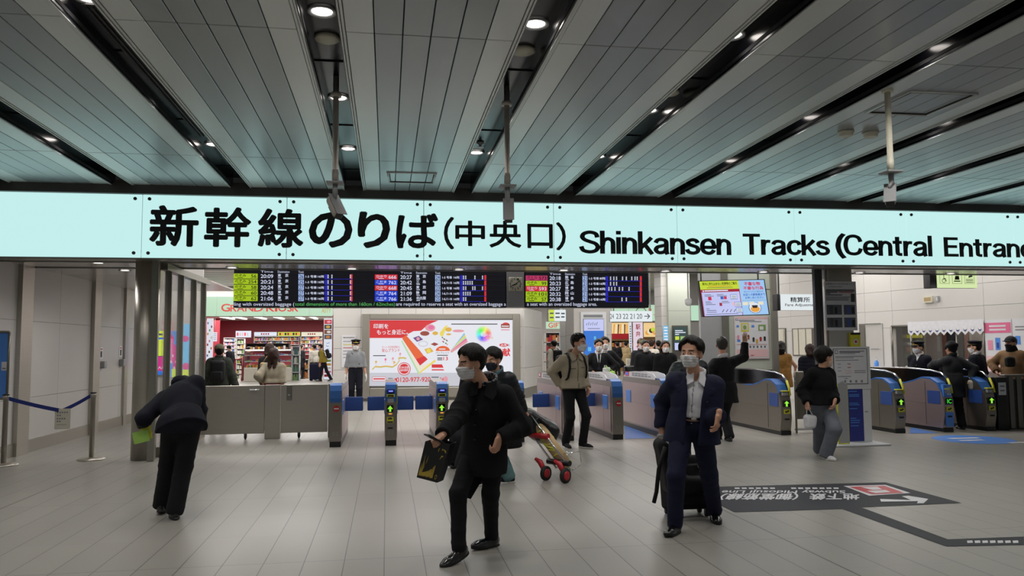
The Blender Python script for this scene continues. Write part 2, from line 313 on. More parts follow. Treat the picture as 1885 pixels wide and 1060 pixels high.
# ---- enclosure behind the advertisement: tiled block flaring at the top, canted on its right
AY = 24.6; mb = MB()
xl, xr = P(613, 640, AY)[0], P(962, 640, AY)[0]; xr2, yr2 = P(995, 640, 27.5)[0], 27.5
zt = [0, .3, .95, 1.6, 2.25, 2.85]
for z0, z1 in zip(zt, zt[1:]):
    m = 'steel_h' if z0 == 0 else 'wall_tile'
    for i in range(7): w = (xr-xl)/7; mb.box(xl+i*w+.004, xl+(i+1)*w-.004, AY, AY+.1, z0+.004, z1-.004, m)
    mb.box(xl, xl+.1, AY+.1, 34, z0+.004, z1-.004, m)
    for t0, t1 in ((0, .5), (.5, 1)):
        A_ = Vector((xr+(xr2-xr)*t0, AY+(yr2-AY)*t0, 0)); B_ = Vector((xr+(xr2-xr)*t1, AY+(yr2-AY)*t1, 0)); d = (B_-A_).normalized(); n = Vector((d.y, -d.x, 0))*.06
        mb.prism([(p.x, p.y) for p in (A_+n+d*.004, B_+n-d*.004, B_-n, A_-n)], z0+.004, z1-.004, m, 'xy')
mb.box(xl+.02, xr-.02, AY+.05, 33, 0, 2.9, 'joint_dark')
mb.prism([(xl, 2.85), (xr, 2.85), (xr+.75, 3.45), (xr+.75, 4.8), (xl-.0, 4.8), (xl-.28, 3.45)], AY-.02, 30, 'wall_tile')
mb.prism([(xl-.05, 2.85), (xl-.33, 3.45), (xl-.28, 3.45), (xl, 2.85)], AY-.03, 30, 'joint_dark'); mb.struct('wall_enclosure')
# ---- floor markings: dark transfer arrow, blue lane marks
def flat(name, pts, m, label, cat, group=None, z=.003):
    mb = MB(); q = [FL(x, y) for x, y in pts]; mb._f([mb.b.faces.new([mb.b.verts.new((p[0], p[1], z)) for p in q])], m)
    return mb
mb = flat('floor_sign', [(1325, 896), (1630, 888), (1770, 926), (1585, 934), (1745, 993), (1885, 988), (1885, 1003), (1742, 1006), (1551, 937), (1352, 943), (1322, 928)], 'sticker_black', '', '')
def fpoly(pts, m, z=.005): mb._f([mb.b.faces.new([mb.b.verts.new((*FL(x, y)[:2], z)) for x, y in pts])], m)
# emblem plate and arrow
fpoly([(1553, 895), (1630, 893), (1676, 908), (1600, 913)], 'sticker_white'); fpoly([(1563, 897), (1628, 895), (1664, 908), (1605, 911)], 'red', .007)
fpoly([(1585, 898), (1615, 897), (1624, 902), (1606, 903)], 'sticker_white', .009); fpoly([(1596, 905), (1630, 903), (1640, 907), (1612, 909)], 'sticker_white', .009)
fpoly([(1620, 919), (1677, 921), (1660, 914), (1672, 913), (1709, 919), (1700, 927), (1688, 927), (1690, 923), (1622, 924)], 'sticker_white')
def ftext(body, x0, x1, yb, yt, m='sticker_white', bold=.02):
    # lettering read from the gates side: it stands upside down for the camera
    o = FL(x1, yt); r = FL(x0, yt)-o; u = FL(x1, yb)-o; mb.text(body, (o[0], o[1], .006), r, u, m, bold)
ftext('地下鉄（御堂筋線）', 1332, 1582, 921, 909, bold=.03); ftext('Subway Midosuji Line', 1332, 1556, 909, 902)
for x in range(1352, 1536, 13):
    if x not in (1430, 1443): fpoly([(x, 898), (x+9, 898), (x+10, 900.5), (x+1, 900.5)], 'sticker_white')
for x in range(1780, 1878, 14): fpoly([(x, 996), (x+10, 995.5), (x+11, 1000), (x+1, 1000.5)], 'sticker_white')
tag(mb.obj('floor_sign'), 'black floor sticker with a white arrow and red emblem beside the suitcase', 'floor sign')
for pts, lab in (([(1150, 783), (1158, 783), (1205, 806), (1150, 808)], 'blue lane mark on the floor between the placard gates'), ([(1676, 789), (1679, 787), (1727, 797), (1675, 798)], 'blue lane mark on the floor between the dark gates on the right'), ):
    mb = flat('', pts, 'blue_film', '', ''); tag(mb.obj('floor_mark'), lab, 'floor sign')
mb = MB(); c = FL(1792, 809); mb.lathe([(.62, .002), (.61, .004)], (c[0], c[1], 0), 'blue_film', 40)
mb.box(c[0]-.3, c[0]+.26, c[1]+.12, c[1]+.26, .0045, .005, 'sticker_white'); mb.box(c[0]-.34, c[0]+.1, c[1]-.16, c[1]-.04, .0045, .005, 'sticker_white'); mb.box(c[0]+.2, c[0]+.75, c[1]-.6, c[1]-.48, .003, .005, 'sticker_white')
tag(mb.obj('floor_mark'), 'round blue floor sticker with white marks in front of the right gates', 'floor sign')
# ================================================================ things: overhead
def tp(mb, body, x0, y0, x1, y1, Y, m, bold=0., d=0.):
    """lettering on an upright plane at depth Y, placed by its photo box"""
    a = P(x0, y1, Y); b = P(x1, y1, Y); c = P((x0+x1)/2, y0, Y); e = P((x0+x1)/2, y1, Y)
    mb.text(body, (a[0], Y-d, e[2]), (b[0]-a[0], 0, 0), (0, 0, c[2]-e[2]), m, bold)
def rp(mb, x0, y0, x1, y1, Y, m, d=0.):
    a = P(x0, (y0+y1)/2, Y); b = P(x1, (y0+y1)/2, Y); c = P((x0+x1)/2, y0, Y); e = P((x0+x1)/2, y1, Y)
    mb.quad((a[0], Y-d, e[2]), (b[0], Y-d, e[2]), (b[0], Y-d, c[2]), (a[0], Y-d, c[2]), m)
def bp(mb, x0, y0, x1, y1, Y, depth, m, r=0):
    """box whose front shows as this photo rectangle"""
    a = P(x0, (y0+y1)/2, Y)[0]; b = P(x1, (y0+y1)/2, Y)[0]; c = P((x0+x1)/2, y0, Y)[2]; e = max(P((x0+x1)/2, y1, Y)[2], 0)
    (mb.rbx if r else mb.box)(a, b, Y, Y+depth, e, c, m, **(dict(r=r) if r else {})); return a, b, e, c
screen('sign_light', 'c3eeec', 1.0); screen('sign_green', 'b9dcbd', .95); screen('lamp_white', 'fff6ee', 9.); screen('lamp_soft', 'fff4ea', 4.)
PW, PX0 = 1.9628, -3.3906
t = thing('station_sign', 'long backlit white sign with black station lettering across the hall', 'sign', (2.3, SIGNY, 2.88))
mb = MB(); mb.box(-9, 14, SIGNY+.03, SIGNY+.22, 2.885, 3.776, 'steel_dark'); mb.box(-9, 14, SIGNY-.01, SIGNY+.2, 2.862, 2.882, 'steel_plain'); mb.obj('housing', t)
for i in range(-3, 8):
    x = PX0+i*PW; mb = MB(); mb.rbx(x+.005, x+PW-.005, SIGNY, SIGNY+.02, 2.882, 3.774, 'sign_light', .003, 1)
    for u in (.095, PW-.095):
        for z in (2.95, 3.715): mb.lathe([(.024, 0), (.024, .012), (.012, .016)], (0, 0, 0), 'grey_dark', 16, Matrix.Translation((x+u, SIGNY, z))@Matrix.Rotation(math.pi/2, 4, 'X'))
    mb.obj('panel', t)
mb = MB(); Ys = SIGNY-.02
for ch, x0, y0, x1, y1, b in (('新', 274, 378, 365, 454, .03), ('幹', 375, 381, 462, 455, .03), ('線', 474, 384, 558.5, 456, .03), ('の', 568, 390, 648.5, 456, .035), ('り', 658, 389.5, 718, 457, .035), ('ば', 729, 392, 806.5, 457.5, .03),
        ('（', 817, 399, 836, 459, .02), ('中', 838, 406, 893, 453, .022), ('央', 901, 406, 960, 456, .022), ('口', 971, 412, 1018, 457, .022), ('）', 1024, 409, 1042, 461, .02)):
    tp(mb, ch, x0, y0, x1, y1, Ys, 'black_plastic', b)
mb.obj('japanese_lettering', t)
# Latin letters drawn as strokes: cap height 1, x-height .73
GL = {'S': (.70, [[(.615, .70), (.56, .86), (.36, .925), (.16, .86), (.10, .72), (.18, .60), (.36, .515), (.55, .43), (.63, .28), (.55, .13), (.35, .075), (.13, .14), (.06, .31)]]), 'h': (.56, [[(.09, 0), (.09, 1)], [(.10, .38), (.14, .56), (.28, .65), (.42, .58), (.46, .43), (.46, 0)]]),
 'n': (.56, [[(.09, 0), (.09, .73)], [(.10, .38), (.14, .56), (.28, .65), (.42, .58), (.46, .43), (.46, 0)]]), 'i': (.20, [[(.09, 0), (.09, .73)], [(.09, .84), (.09, 1)]]), 'k': (.55, [[(.09, 0), (.09, 1)], [(.10, .26), (.49, .73)], [(.25, .42), (.51, 0)]]),
 'a': (.58, [[(.08, .50), (.15, .62), (.29, .655), (.43, .60), (.46, .48), (.46, .14), (.50, .0)], [(.46, .41), (.30, .37), (.14, .31), (.09, .19), (.16, .09), (.27, .075), (.40, .13), (.46, .28)]]), 's': (.52, [[(.44, .52), (.39, .62), (.26, .66), (.13, .61), (.10, .53), (.16, .44), (.28, .39), (.41, .33), (.455, .21), (.40, .11), (.26, .07), (.11, .12), (.055, .24)]]),
 'e': (.59, [[(.10, .335), (.51, .335), (.505, .44), (.46, .58), (.31, .66), (.14, .58), (.085, .365), (.14, .15), (.31, .07), (.44, .12), (.505, .22)]]), 'T': (.66, [[(0, .925), (.64, .925)], [(.32, 0), (.32, .9)]]), 'r': (.38, [[(.09, 0), (.09, .73)], [(.10, .38), (.14, .57), (.24, .645), (.36, .64)]]),
 'c': (.55, [[(.49, .49), (.44, .61), (.30, .66), (.14, .58), (.085, .365), (.14, .15), (.30, .07), (.44, .13), (.49, .25)]]), 'C': (.74, [[(.66, .65), (.58, .85), (.38, .925), (.17, .83), (.09, .5), (.17, .17), (.38, .075), (.58, .14), (.665, .34)]]), 't': (.40, [[(.18, .92), (.18, .22), (.22, .095), (.36, .075)], [(.0, .655), (.36, .655)]]),
 'l': (.20, [[(.09, 0), (.09, 1)]]), 'E': (.62, [[(.09, 0), (.09, 1)], [(.1, .925), (.58, .925)], [(.1, .52), (.54, .52)], [(.1, .075), (.59, .075)]]), '(': (.3, [[(.28, 1.08), (.15, .83), (.09, .45), (.15, .07), (.28, -.2)]]), ')': (.3, [[(.02, 1.08), (.15, .83), (.21, .45), (.15, .07), (.02, -.2)]])}
def strokes(mb, word, x0, y0, x1, y1, Y, m, w=.17):
    """a word of stroked letters: y0 = cap line, y1 = baseline in the photo"""
    L = sum(GL[c][0] for c in word)-.08; A = P(x0, y1, Y); B_ = P(x1, y1, Y); zt = P((x0+x1)/2, y0, Y)[2]; zb = P((x0+x1)/2, y1, Y)[2]; sx = (B_[0]-A[0])/L; sz = zt-zb; ox = 0.; n = 0; idx = mb.mi(m)
    for c in word:
        for st in GL[c][1]:
            q = [np.array(p, float) for p in st]
            if len(q) > 3 or c in '()':
                f = []
                for i in range(len(q)-1):
                    p0, p1, p2, p3 = q[max(i-1, 0)], q[i], q[i+1], q[min(i+2, len(q)-1)]
                    straight = c == 'e' and i == 0 or (c in 'hn' and i == len(q)-2) or (c == 't' and i == 0)
                    for t_ in ([0] if straight else np.arange(0, 1, .2)): f.append(.5*((2*p1)+(-p0+p2)*t_+(2*p0-5*p1+4*p2-p3)*t_**2+(-p0+3*p1-3*p2+p3)*t_**3))
                q = f+[q[-1]]
            Lp, Rp = [], []
            for i, p in enumerate(q):
                d0 = q[i]-q[i-1] if i else q[1]-q[0]; d1 = q[i+1]-q[i] if i < len(q)-1 else d0
                d0 = d0/(np.linalg.norm(d0)+1e-9); d1 = d1/(np.linalg.norm(d1)+1e-9); nn = np.array([-(d0+d1)[1], (d0+d1)[0]]); nn /= np.linalg.norm(nn)+1e-9
                k = 1/max(nn@np.array([-d1[1], d1[0]]), .6); hw = .5*w*k*(1-.14*abs(nn[1])); Lp.append(p+nn*hw); Rp.append(p-nn*hw)
            n += 1; V = lambda p: mb.b.verts.new((A[0]+(ox+p[0])*sx, Y-.0002*n, zb+p[1]*sz))
            a, b = [V(p) for p in Lp], [V(p) for p in Rp]
            for i in range(len(q)-1): f = mb.b.faces.new((b[i], b[i+1], a[i+1], a[i])); f.material_index = idx
        ox += GL[c][0]
for w_, x0, y0, x1, y1 in (('Shinkansen', 1067, 426, 1343, 468), ('Tracks', 1368, 431, 1523.5, 469.5), ('(', 1538, 433, 1551, 468), ('Central', 1553, 432.5, 1714, 471), ('Entran', 1738, 437.5, 1875, 473), ('ce)', 1879, 439, 1935, 475)):
    mb = MB(); strokes(mb, w_, x0, y0, x1, y1, Ys, 'black_plastic'); mb.obj('lettering', t)
# ---- downlights: one thing each
ordn = ['first', 'second', 'third', 'fourth', 'fifth', 'sixth', 'seventh', 'eighth', 'ninth', 'tenth']
vis = [k for k, x in enumerate(SLOTS) if -4.5 < x < 9.2]
def downlight(x, y, z, r, label, group, mat_='lamp_white'):
    o = thing('ceiling_light', label, 'ceiling light', (x, y, z), 0, group)
    MB().lathe([(r+.022, 0), (r+.02, -.012), (r-.004, -.008), (r-.01, .0)], (x, y, z), 'plastic_white', 24).obj('trim_ring', o)
    MB().lathe([(r-.012, .004), (r-.012, -.004), (.02, -.007)], (x, y, z), mat_, 24).obj('lamp', o)
for n, k in enumerate(vis):
    for y, where in ((9.74, 'closest to the sign'), (7.74, 'second from the sign'), (5.73, 'farthest from the sign')):
        if y == 7.74 and n in (0, 1, 3): continue
        if y == 5.73 and n in (0,) or (y == 5.73 and n > 5): continue
        downlight(SLOTS[k], y, CEIL+.155, .085, 'round recessed downlight in the %s black ceiling slot from the left, %s' % (ordn[n], where), 'downlights in the ceiling slots')
for i, (px, py) in enumerate(((181, 483), (230, 497), (427, 492), (648, 494), (845, 495.5), (1038, 497), (1225, 498.5), (1405, 500), (1582, 501.5), (1750, 503))):
    q = FL(px, py, SOF); lab = 'oval-looking lit downlight under the sign, %s of ten from the left' % ordn[i]
    downlight(q[0], q[1], SOF-.003, .08, lab, 'downlights under the sign', 'lamp_soft')
    lamp('soffit_beam', 'SPOT', (q[0], q[1], SOF-.05), 45, (1, .97, .94), spot_size=2.7, spot_blend=1., shadow_soft_size=.08)
for x, y, lab in ((-.476, 6.23, 'round white speaker disc in the slot left of the middle camera poles'), (1.107, 6.27, 'round white speaker disc in the black slot above the right-hand middle camera pole'), (2.69, 7.14, 'round white speaker disc in the slot between two downlights, right of centre')):
    MB().lathe([(.1, 0), (.1, -.02), (.085, -.03), (.02, -.03)], (x, y, CEIL+.16), 'plastic_cream', 28).obj('speaker').update_tag()
    tag(bpy.data.objects[-1] if False else COL.objects[-1], lab, 'speaker', 'speaker discs in the ceiling slots')
MB().lathe([(.03, 0), (.05, -.01), (.02, -.03), (.012, -.06), (.045, -.065), (.045, -.07)], (1.1, 9.25, CEIL+.16), 'plastic_white', 20).obj('sprinkler'); tag(COL.objects[-1], 'small white sprinkler head in the slot beside a downlight', 'sprinkler')
for x, lab in ((4.9, 'round cream smoke detector on the ceiling, left of the pair'), (5.19, 'round cream smoke detector on the ceiling, right of the pair beside the camera pole')):
    MB().lathe([(.085, 0), (.085, -.018), (.075, -.02), (.075, -.045), (.06, -.055)], (x, 7.71, CEIL), 'plastic_cream', 28).obj('smoke_detector'); tag(COL.objects[-1], lab, 'smoke detector')
mb = MB(); x = SLOTS[4]-.06
for i in range(4): mb.box(x+i*.038, x+i*.038+.012, 5.85, 9.3, CEIL+.12, CEIL+.15, 'grey_dark')
mb.box(x-.02, x+.15, 5.8, 9.35, CEIL+.135, CEIL+.158, 'black_plastic'); tag(mb.obj('air_grille'), 'long slim black air grille in the second ceiling slot from the left', 'air grille')
def hatch(pts, label):
    mb = MB(); q = [Vector(FL(x, y, CEIL-.004)) for x, y in pts]; c = sum(q, Vector())/4
    for a, b in zip(q, q[1:]+q[:1]): mb.tube([a, b], .012, 'ceiling_trim', 6); mb.tube([a+(c-a)*.08, b+(c-b)*.08], .006, 'joint_dark', 6)
    tag(mb.obj('ceiling_hatch'), label, 'ceiling hatch')
hatch([(713, 317), (803, 319), (798, 337), (716, 335)], 'rectangular access hatch in the ceiling planks between the two middle camera poles'); hatch([(1676, 168), (1800, 173), (1705, 212), (1594, 208)], 'large square access hatch outlined in the ceiling beside the right camera pole')
# ---- cctv cameras on drop poles
def cctv(topx, topy, botx, plate_y, camxy, aim, Yk, label, cream):
    p = P(botx, plate_y, Yk); x, y, z = p
    o = thing('security_camera', label, 'security camera', (x, y, z))
    m = 'plastic_cream' if cream else 'pole_grey'; S_ = .78
    MB().tube([(x, y, z+.02), (x, y, z+.13), (x, y, z+.13), (x, y, CEIL+.165 if not cream else CEIL+.02)], [.03, .03, .026, .026], m, 16).lathe([(.05, 0), (.05, .03), (.03, .05)], (x, y, CEIL-.03), m, 20).obj('drop_pole', o)
    MB().rbx(x-.075, x+.075, y-.075, y+.075, z, z+.018, 'plastic_grey', .004).obj('mounting_plate', o)
    c = P(*camxy, Yk); k = Vector(c); MB().tube([(x, y, z), (x, y, z-.1), (x+(k.x-x)*.6, y, k.z+.1), (k.x, y, k.z+.06)], [.024, .024, .02, .02], 'plastic_grey', 12).obj('bracket', o)
    T = Matrix.Translation(k)@Matrix.Rotation(aim[0], 4, 'Z')@Matrix.Rotation(aim[1], 4, 'X')@Matrix.Scale(S_, 4)
    h = MB().rbx(-.058, .058, -.15, .15, -.058, .058, 'pole_grey', .045, 4, T); h.rbx(-.045, .045, -.155, -.148, -.04, .04, 'black_gloss', .003, 1, T); h.box(-.036, .036, -.05, .05, -.064, -.05, 'grey_dark', T); [h.box(-.024, .024, y_, y_+.012, -.066, -.06, 'plastic_white', T) for y_ in (-.03, -.005, .02)]; h.obj('camera_body', o)
    MB().rbx(-.066, .066, -.19, .14, .06, .07, 'plastic_grey', .005, 2, T).obj('sun_shield', o)
Yc = [P(617, 150, 7)[1] for _ in (0,)][0]
cctv(617, 150, 617, 339, (616, 380), (math.radians(35), math.radians(52)), 7.15, 'camera on the leftmost grey drop pole hanging in front of the big black lettering', False)
cctv(932, 167, 934, 345, (936, 388), (math.radians(-8), math.radians(60)), 7.2, 'camera on the grey drop pole over the small bracketed characters of the sign', False)
cctv(1633, 130, 1640, 319, (1639, 360), (math.radians(-38), math.radians(48)), 6.35, 'camera on the cream drop pole at the right, tilted down', True)
# ---- departure boards
BY = 14.6
for n_, c_, e_ in (('led_green', 'a9c81e', .9), ('led_red', 'd8303a', .9), ('led_pink', 'c43a6a', .8), ('led_blue', '2440d0', .9), ('led_white', 'd8def5', .9), ('led_track', 'a9c0ee', .9), ('led_black', '0b0d16', .6), ('led_text_green', '58b860', .9), ('led_line', '1b1b30', .7), ('led_navy', '2a2ac8', .7)): screen(n_, c_, e_)
def ry(x, r): return 508+10.35*r+(x-430)/570*(3.9-.6*r)
def row(mb, r, x, cols, kind, train, no, time, dest, track, cars, n16, stops, sub):
    bx0, bx1, tx0, tx1, dx0, dx1, kx0, kx1, cx0, cx1, nx0, nx1, mx0, mx1 = cols
    y = ry(x+20, r); Yf = BY; box = {'g': 'led_green', 'r': 'led_red', 'b': 'led_blue', 'p': 'led_pink'}[kind]; ink = 'led_black' if kind in 'gp' else 'led_white'
    rp(mb, bx0, y-4.6, bx1, y+4.6, Yf, box, .012); w = bx1-bx0
    tp(mb, train, bx0+.07*w, y-3.6, bx0+.52*w, y+1.2, Yf, ink, .015, .016); rp(mb, bx0+.16*w, y+2.2, bx0+.4*w, y+3.2, Yf, ink, .016); tp(mb, no, bx1-(.12*len(no)+.03)*w, y-2.9, bx1-.05*w, y+3.3, Yf, ink, .015, .016)
    y = ry(tx0, r); tp(mb, time, tx0, y-3.4, tx1, y+3.6, Yf, 'led_white', .012, .014)
    y = ry(dx0, r); n = len(dest); w = dx1-dx0
    for i, ch in enumerate(dest): a = dx0+i*(w-6)/(n-1); tp(mb, ch, a, y-4.6, a+6, y+1.2, Yf, 'led_white', .02, .014)
    rp(mb, dx0+.5, y+2.4, dx0+7, y+3.6, Yf, 'led_white', .014)
    y = ry(kx0, r); rp(mb, kx0, y-4.4, kx1, y+4.4, Yf, 'led_track', .012); tp(mb, track, kx0+1.2, y-3.4, kx1-1.2, y+3.4, Yf, 'led_black', .012, .016)
    y = ry(cx0, r); tp(mb, cars, cx0, y-2.4, cx1, y+2.6, Yf, 'led_white', .02, .014); tp(mb, n16, nx0, y-2, nx1, y+2.4, Yf, 'led_white', .02, .014)
    y = ry(mx0, r); rp(mb, mx0, y-4.2, mx0+4.5, y+4.4, Yf, 'led_navy', .012); rp(mb, mx0, y+4, mx1, y+4.8, Yf, 'led_navy', .012)
    for q in stops:
        for dy in (-3.4, -1, 1.4): rp(mb, mx0+q, y+dy, mx0+q+2.2, y+dy+1.7, Yf, 'led_white', .014)
    rp(mb, mx1-3.6, y-4.4, mx1, y+4.4, Yf, 'led_red', .013)
def board(name, label, x0, x1, ybl, ybr, halves, news):
    yt = 497+(x0-430)*.007
    a, b = P(x0, 530, BY)[0], P(x1, 530, BY)[0]; zt = P(700, 494, BY)[2]; zb = P(700, 566, BY)[2]
    o = thing(name, label, 'departure board', ((a+b)/2, BY, zb))
    mb = MB(); mb.rbx(a, b, BY, BY+.28, zb, zt, 'black_plastic', .01, 2)
    for x in (a+.4, b-.4): mb.box(x-.04, x+.04, BY+.1, BY+.18, zt-.02, 4.88, 'steel_plain')
    mb.obj('cabinet', o); mb = MB(); mb.quad((a+.02, BY-.006, zb+.02), (b-.02, BY-.006, zb+.02), (b-.02, BY-.006, zt-.02), (a+.02, BY-.006, zt-.02), 'led_black')
    for r in range(6): z = P(700, ry(700, r)-5.2, BY)[2]; mb.box(a+.02, b-.02, BY-.008, BY-.005, z-.002, z+.002, 'led_line')
    for cols, rows in halves:
        for r, rw in enumerate(rows): row(mb, r, cols[0], cols, *rw)
        for q0, q1, w in ((cols[2], cols[3], 'Time'), (cols[4], cols[5]+2, 'Destination'), (cols[6], cols[7], 'Track')): y = ry(q0, -1)+2; tp(mb, w, q0, y-1.8, q1, y+1.8, BY, 'led_white', 0, .014)
    for body, m, q0, q1 in news: tp(mb, body, q0, 556.5, q1, 564.8, BY, m, .0, .014)
    mb.obj('display', o)
L1 = (430, 474.5, 480, 503, 511.5, 531, 549.5, 559.5, 562.5, 583, 585, 596.5, 598, 649); L2 = (690, 731.5, 737, 758, 766, 784, 801, 810.5, 814, 832, 835, 845.5, 847, 895); R1 = (967.5, 1007.5, 1011.5, 1032, 1040, 1056, 1072, 1081, 1084, 1102, 1103.5, 1114, 1114.5, 1181)
st = [5, 12, 46]
rows1 = [('g', 'のぞみ', n, t_, '東京', k, '1-3 号車', '16両', st, '') for n, t_, k in (('56', '20:09', '26'), ('254', '20:21', '25'), ('58', '20:24', '27'), ('60', '20:48', '27'), ('62', '21:06', '27'))]
rows2 = [(kd, tr, n, t_, de, k, c, '16両', s_, '') for kd, tr, n, t_, de, k, c, s_ in (('r', 'ひかり', '666', '20:27', '東京', '24', '1-5 号車', [5, 9, 26, 40]), ('b', 'こだま', '762', '20:42', '三島', '24', '1-6,11-16', [5, 9, 13, 17, 21]), ('r', 'ひかり', '668', '20:45', '東京', '23', '1-5 号車', [5, 9, 22, 26, 40]), ('b', 'こだま', '764', '21:09', '静岡', '24', '1-6,11-16', [5, 9, 13, 17]), ('b', 'こだま', '766', '21:36', '名古屋', '25', '1-6,11-16', [5, 9]))]
rows3 = [(kd, tr, n, t_, de, k, c, n16, s_, '') for kd, tr, n, t_, de, k, c, n16, s_ in (('p', 'さくら', '573', '20:18', '熊本', '21', '1-3 号車', '8両', [8, 14, 19, 30, 37, 47, 53, 57]), ('g', 'のぞみ', '99', '20:23', '広島', '21', '1-3 号車', '16両', [8, 14, 19]), ('r', 'ひかり', '593', '20:27', '博多', '20', '1-5 号車', '8両', [5, 10, 16, 24, 30, 42]), ('g', 'のぞみ', '101', '20:32', '岡山', '21', '1-3 号車', '16両', []), ('g', 'のぞみ', '57', '20:38', '博多', '21', '1-3 号車', '16両', [29, 37]))]
board('departure_board', 'long black LED departure board with green and red train rows, left of the clock', 430, 932, 565, 566, [(L1, rows1), (L2, rows2)], (('ling with oversized baggage (', 'led_white', 431, 542), ('total dimensions of more than 160cm / 62inches)', 'led_text_green', 543, 727), ('are required to reserve a seat with an oversized baggage a', 'led_white', 729, 931)))
board('departure_board', 'short black LED departure board right of the clock', 965.5, 1194, 565, 566, [(R1, rows3)], (('a seat with an oversized baggage area.', 'led_white', 970, 1098.5),))
o = thing('wall_clock', 'square cream station clock on a grey panel between the two departure boards', 'clock', (P(949, 530, BY)[0], BY, P(949, 565, BY)[2]))
mb = MB(); bp(mb, 932.5, 494, 965, 565.5, BY-.01, .3, 'plastic_grey', .01); mb.obj('back_panel', o)
mb = MB(); a, b, e, c = bp(mb, 937, 510.5, 961.5, 535.5, BY-.04, .03, 'plastic_cream', .01); mb.obj('dial', o); mx, mz, R_ = (a+b)/2, (e+c)/2, (b-a)/2
mb = MB()
for h in range(1, 13):
    q = math.radians(30*h); s_ = .032; mb.text(str(h), (mx+math.sin(q)*R_*.78-s_/2-.006, BY-.043, mz+math.cos(q)*R_*.78-s_/2), (s_+.012 if h > 9 else s_, 0, 0), (0, 0, s_+.012), 'ink', .01)
mb.obj('numerals', o)
for nm, ang, L_, w_ in (('hour_hand', 248, .58, .009), ('minute_hand', 47, .78, .006)):
    T = Matrix.Translation((mx, BY-.047, mz))@Matrix.Rotation(math.radians(ang), 4, 'Y'); MB().box(-w_, w_, -.003, .003, -.03, R_*L_, 'black_plastic', T).obj(nm, o)
# ---- public information monitor
Ym = 13.95; lb, rb, lt = P(1296, 582, Ym), P(1415, 578, Ym), P(1287, 518, Ym)
F_ = Face(lb, rb-lb, lt-lb); o = thing('monitor', 'hanging black-framed monitor with yellow, red and blue notices above the waving man', 'monitor', tuple((lb+rb)/2))
mb = MB(); Face(lb-F_.r*.015-F_.u*.02, F_.r*1.03, F_.u*1.04).slab(mb, .09, 'black_plastic'); mb.obj('housing', o)
for n_, c_ in (('scr_yellow', 'c8dc3c'), ('scr_lilac', 'c3c9f4'), ('scr_blue', '9fc9f3'), ('scr_maroon', 'a3243c'), ('scr_magenta', 'cf2f52'), ('scr_navy', '2f62c0'), ('scr_white', 'dfe6f5'), ('scr_ink', '4a5058'), ('scr_orange', 'e8a13c'), ('scr_red', 'e0322c'), ('scr_pink', 'e9b9c4'), ('scr_green', '9cc07a'), ('scr_cream', 'e9e2c9'), ('scr_brown', '9a6a3a'), ('scr_cyan', '5ab4e2'), ('scr_deepblue', '1f6fd0')): screen(n_, c_, .95)
mb = MB(); R4 = F_.rect; R4(mb, 0, 0, 1, 1, 'scr_lilac', .002); R4(mb, 0, .76, .6, 1, 'scr_yellow'); R4(mb, 0, .68, .6, .76, 'scr_maroon'); R4(mb, 0, 0, .012, .7, 'scr_maroon'); R4(mb, .59, 0, .6, .76, 'scr_maroon'); R4(mb, .6, 0, 1, 1, 'scr_blue')
F_.text(mb, '車内に持ち込めない危険物のご案内', .04, .88, .57, .965, 'ink', .02); R4(mb, .12, .845, .48, .857, 'scr_red', .006); R4(mb, .1, .80, .5, .812, 'scr_ink', .006)
R4(mb, .03, .695, .05, .74, 'scr_white', .006); R4(mb, .06, .705, .42, .738, 'scr_white', .006)
for u, v, w, h, m in ((.1, .45, .05, .1, 'scr_magenta'), (.29, .47, .045, .08, 'scr_navy'), (.34, .47, .045, .08, 'scr_magenta'), (.26, .28, .04, .09, 'scr_maroon'), (.46, .28, .05, .1, 'scr_pink')): R4(mb, u, v, u+w, v+h, m)
for u in (.28, .34, .4, .46): F_.poly(mb, [(u, .1), (u+.035, .18), (u+.043, .17), (u+.008, .09)], 'scr_ink', .006)
for u, v in ((.45, .47), (.5, .25), (.51, .08)): R4(mb, u-.005, v-.012, u+.095, v+.135, 'scr_navy', .005); R4(mb, u, v, u+.09, v+.123, 'scr_white', .006); [R4(mb, u+.01, v+k*.035+.015, u+.08, v+k*.035+.027, 'scr_ink', .007) for k in range(3)]
for u, v, w in ((.05, .6, .1), (.05, .56, .14), (.24, .6, .1), (.24, .56, .15), (.05, .4, .08), (.05, .36, .1), (.05, .32, .15), (.3, .4, .1), (.3, .36, .12), (.05, .2, .05), (.05, .15, .15), (.05, .1, .15), (.03, .04, .5)): R4(mb, u, v, u+w, v+.014, 'scr_ink', .006)
F_.text(mb, '不審な物', .68, .84, .93, .95, 'scr_magenta', .03); F_.text(mb, '不審な行為', .66, .72, .97, .82, 'scr_magenta', .03); F_.text(mb, '見かけられた場合は、', .66, .64, .97, .69, 'scr_navy'); F_.text(mb, 'お近くの駅係員まで', .645, .545, .985, .615, 'scr_navy', .025); F_.text(mb, 'お申し出ください', .67, .46, .96, .525, 'scr_navy', .025)
for k in range(12): R4(mb, .62+k*.031, .41, .64+k*.031, .418, 'scr_ink', .006)
F_.disc(mb, .8, .2, .1, .17, 'scr_ink'); F_.disc(mb, .8, .2, .088, .15, 'scr_white', .005); F_.disc(mb, .8, .16, .07, .09, 'scr_orange', .006); F_.poly(mb, [(.75, .27), (.85, .27), (.83, .19), (.77, .19)], 'ink', .007)
for u in (.62, .72, .86): R4(mb, u, .28, u+.08, .37, 'scr_cream', .005)
mb.obj('screen', o); mb = MB()
for px in (1290, 1395): q = P(px, 505, Ym+.1); mb.tube([(q[0], Ym+.1, q[2]-.15), (q[0], Ym+.1, 4.86)], .015, 'plastic_grey', 8)
mb.obj('hanger', o)
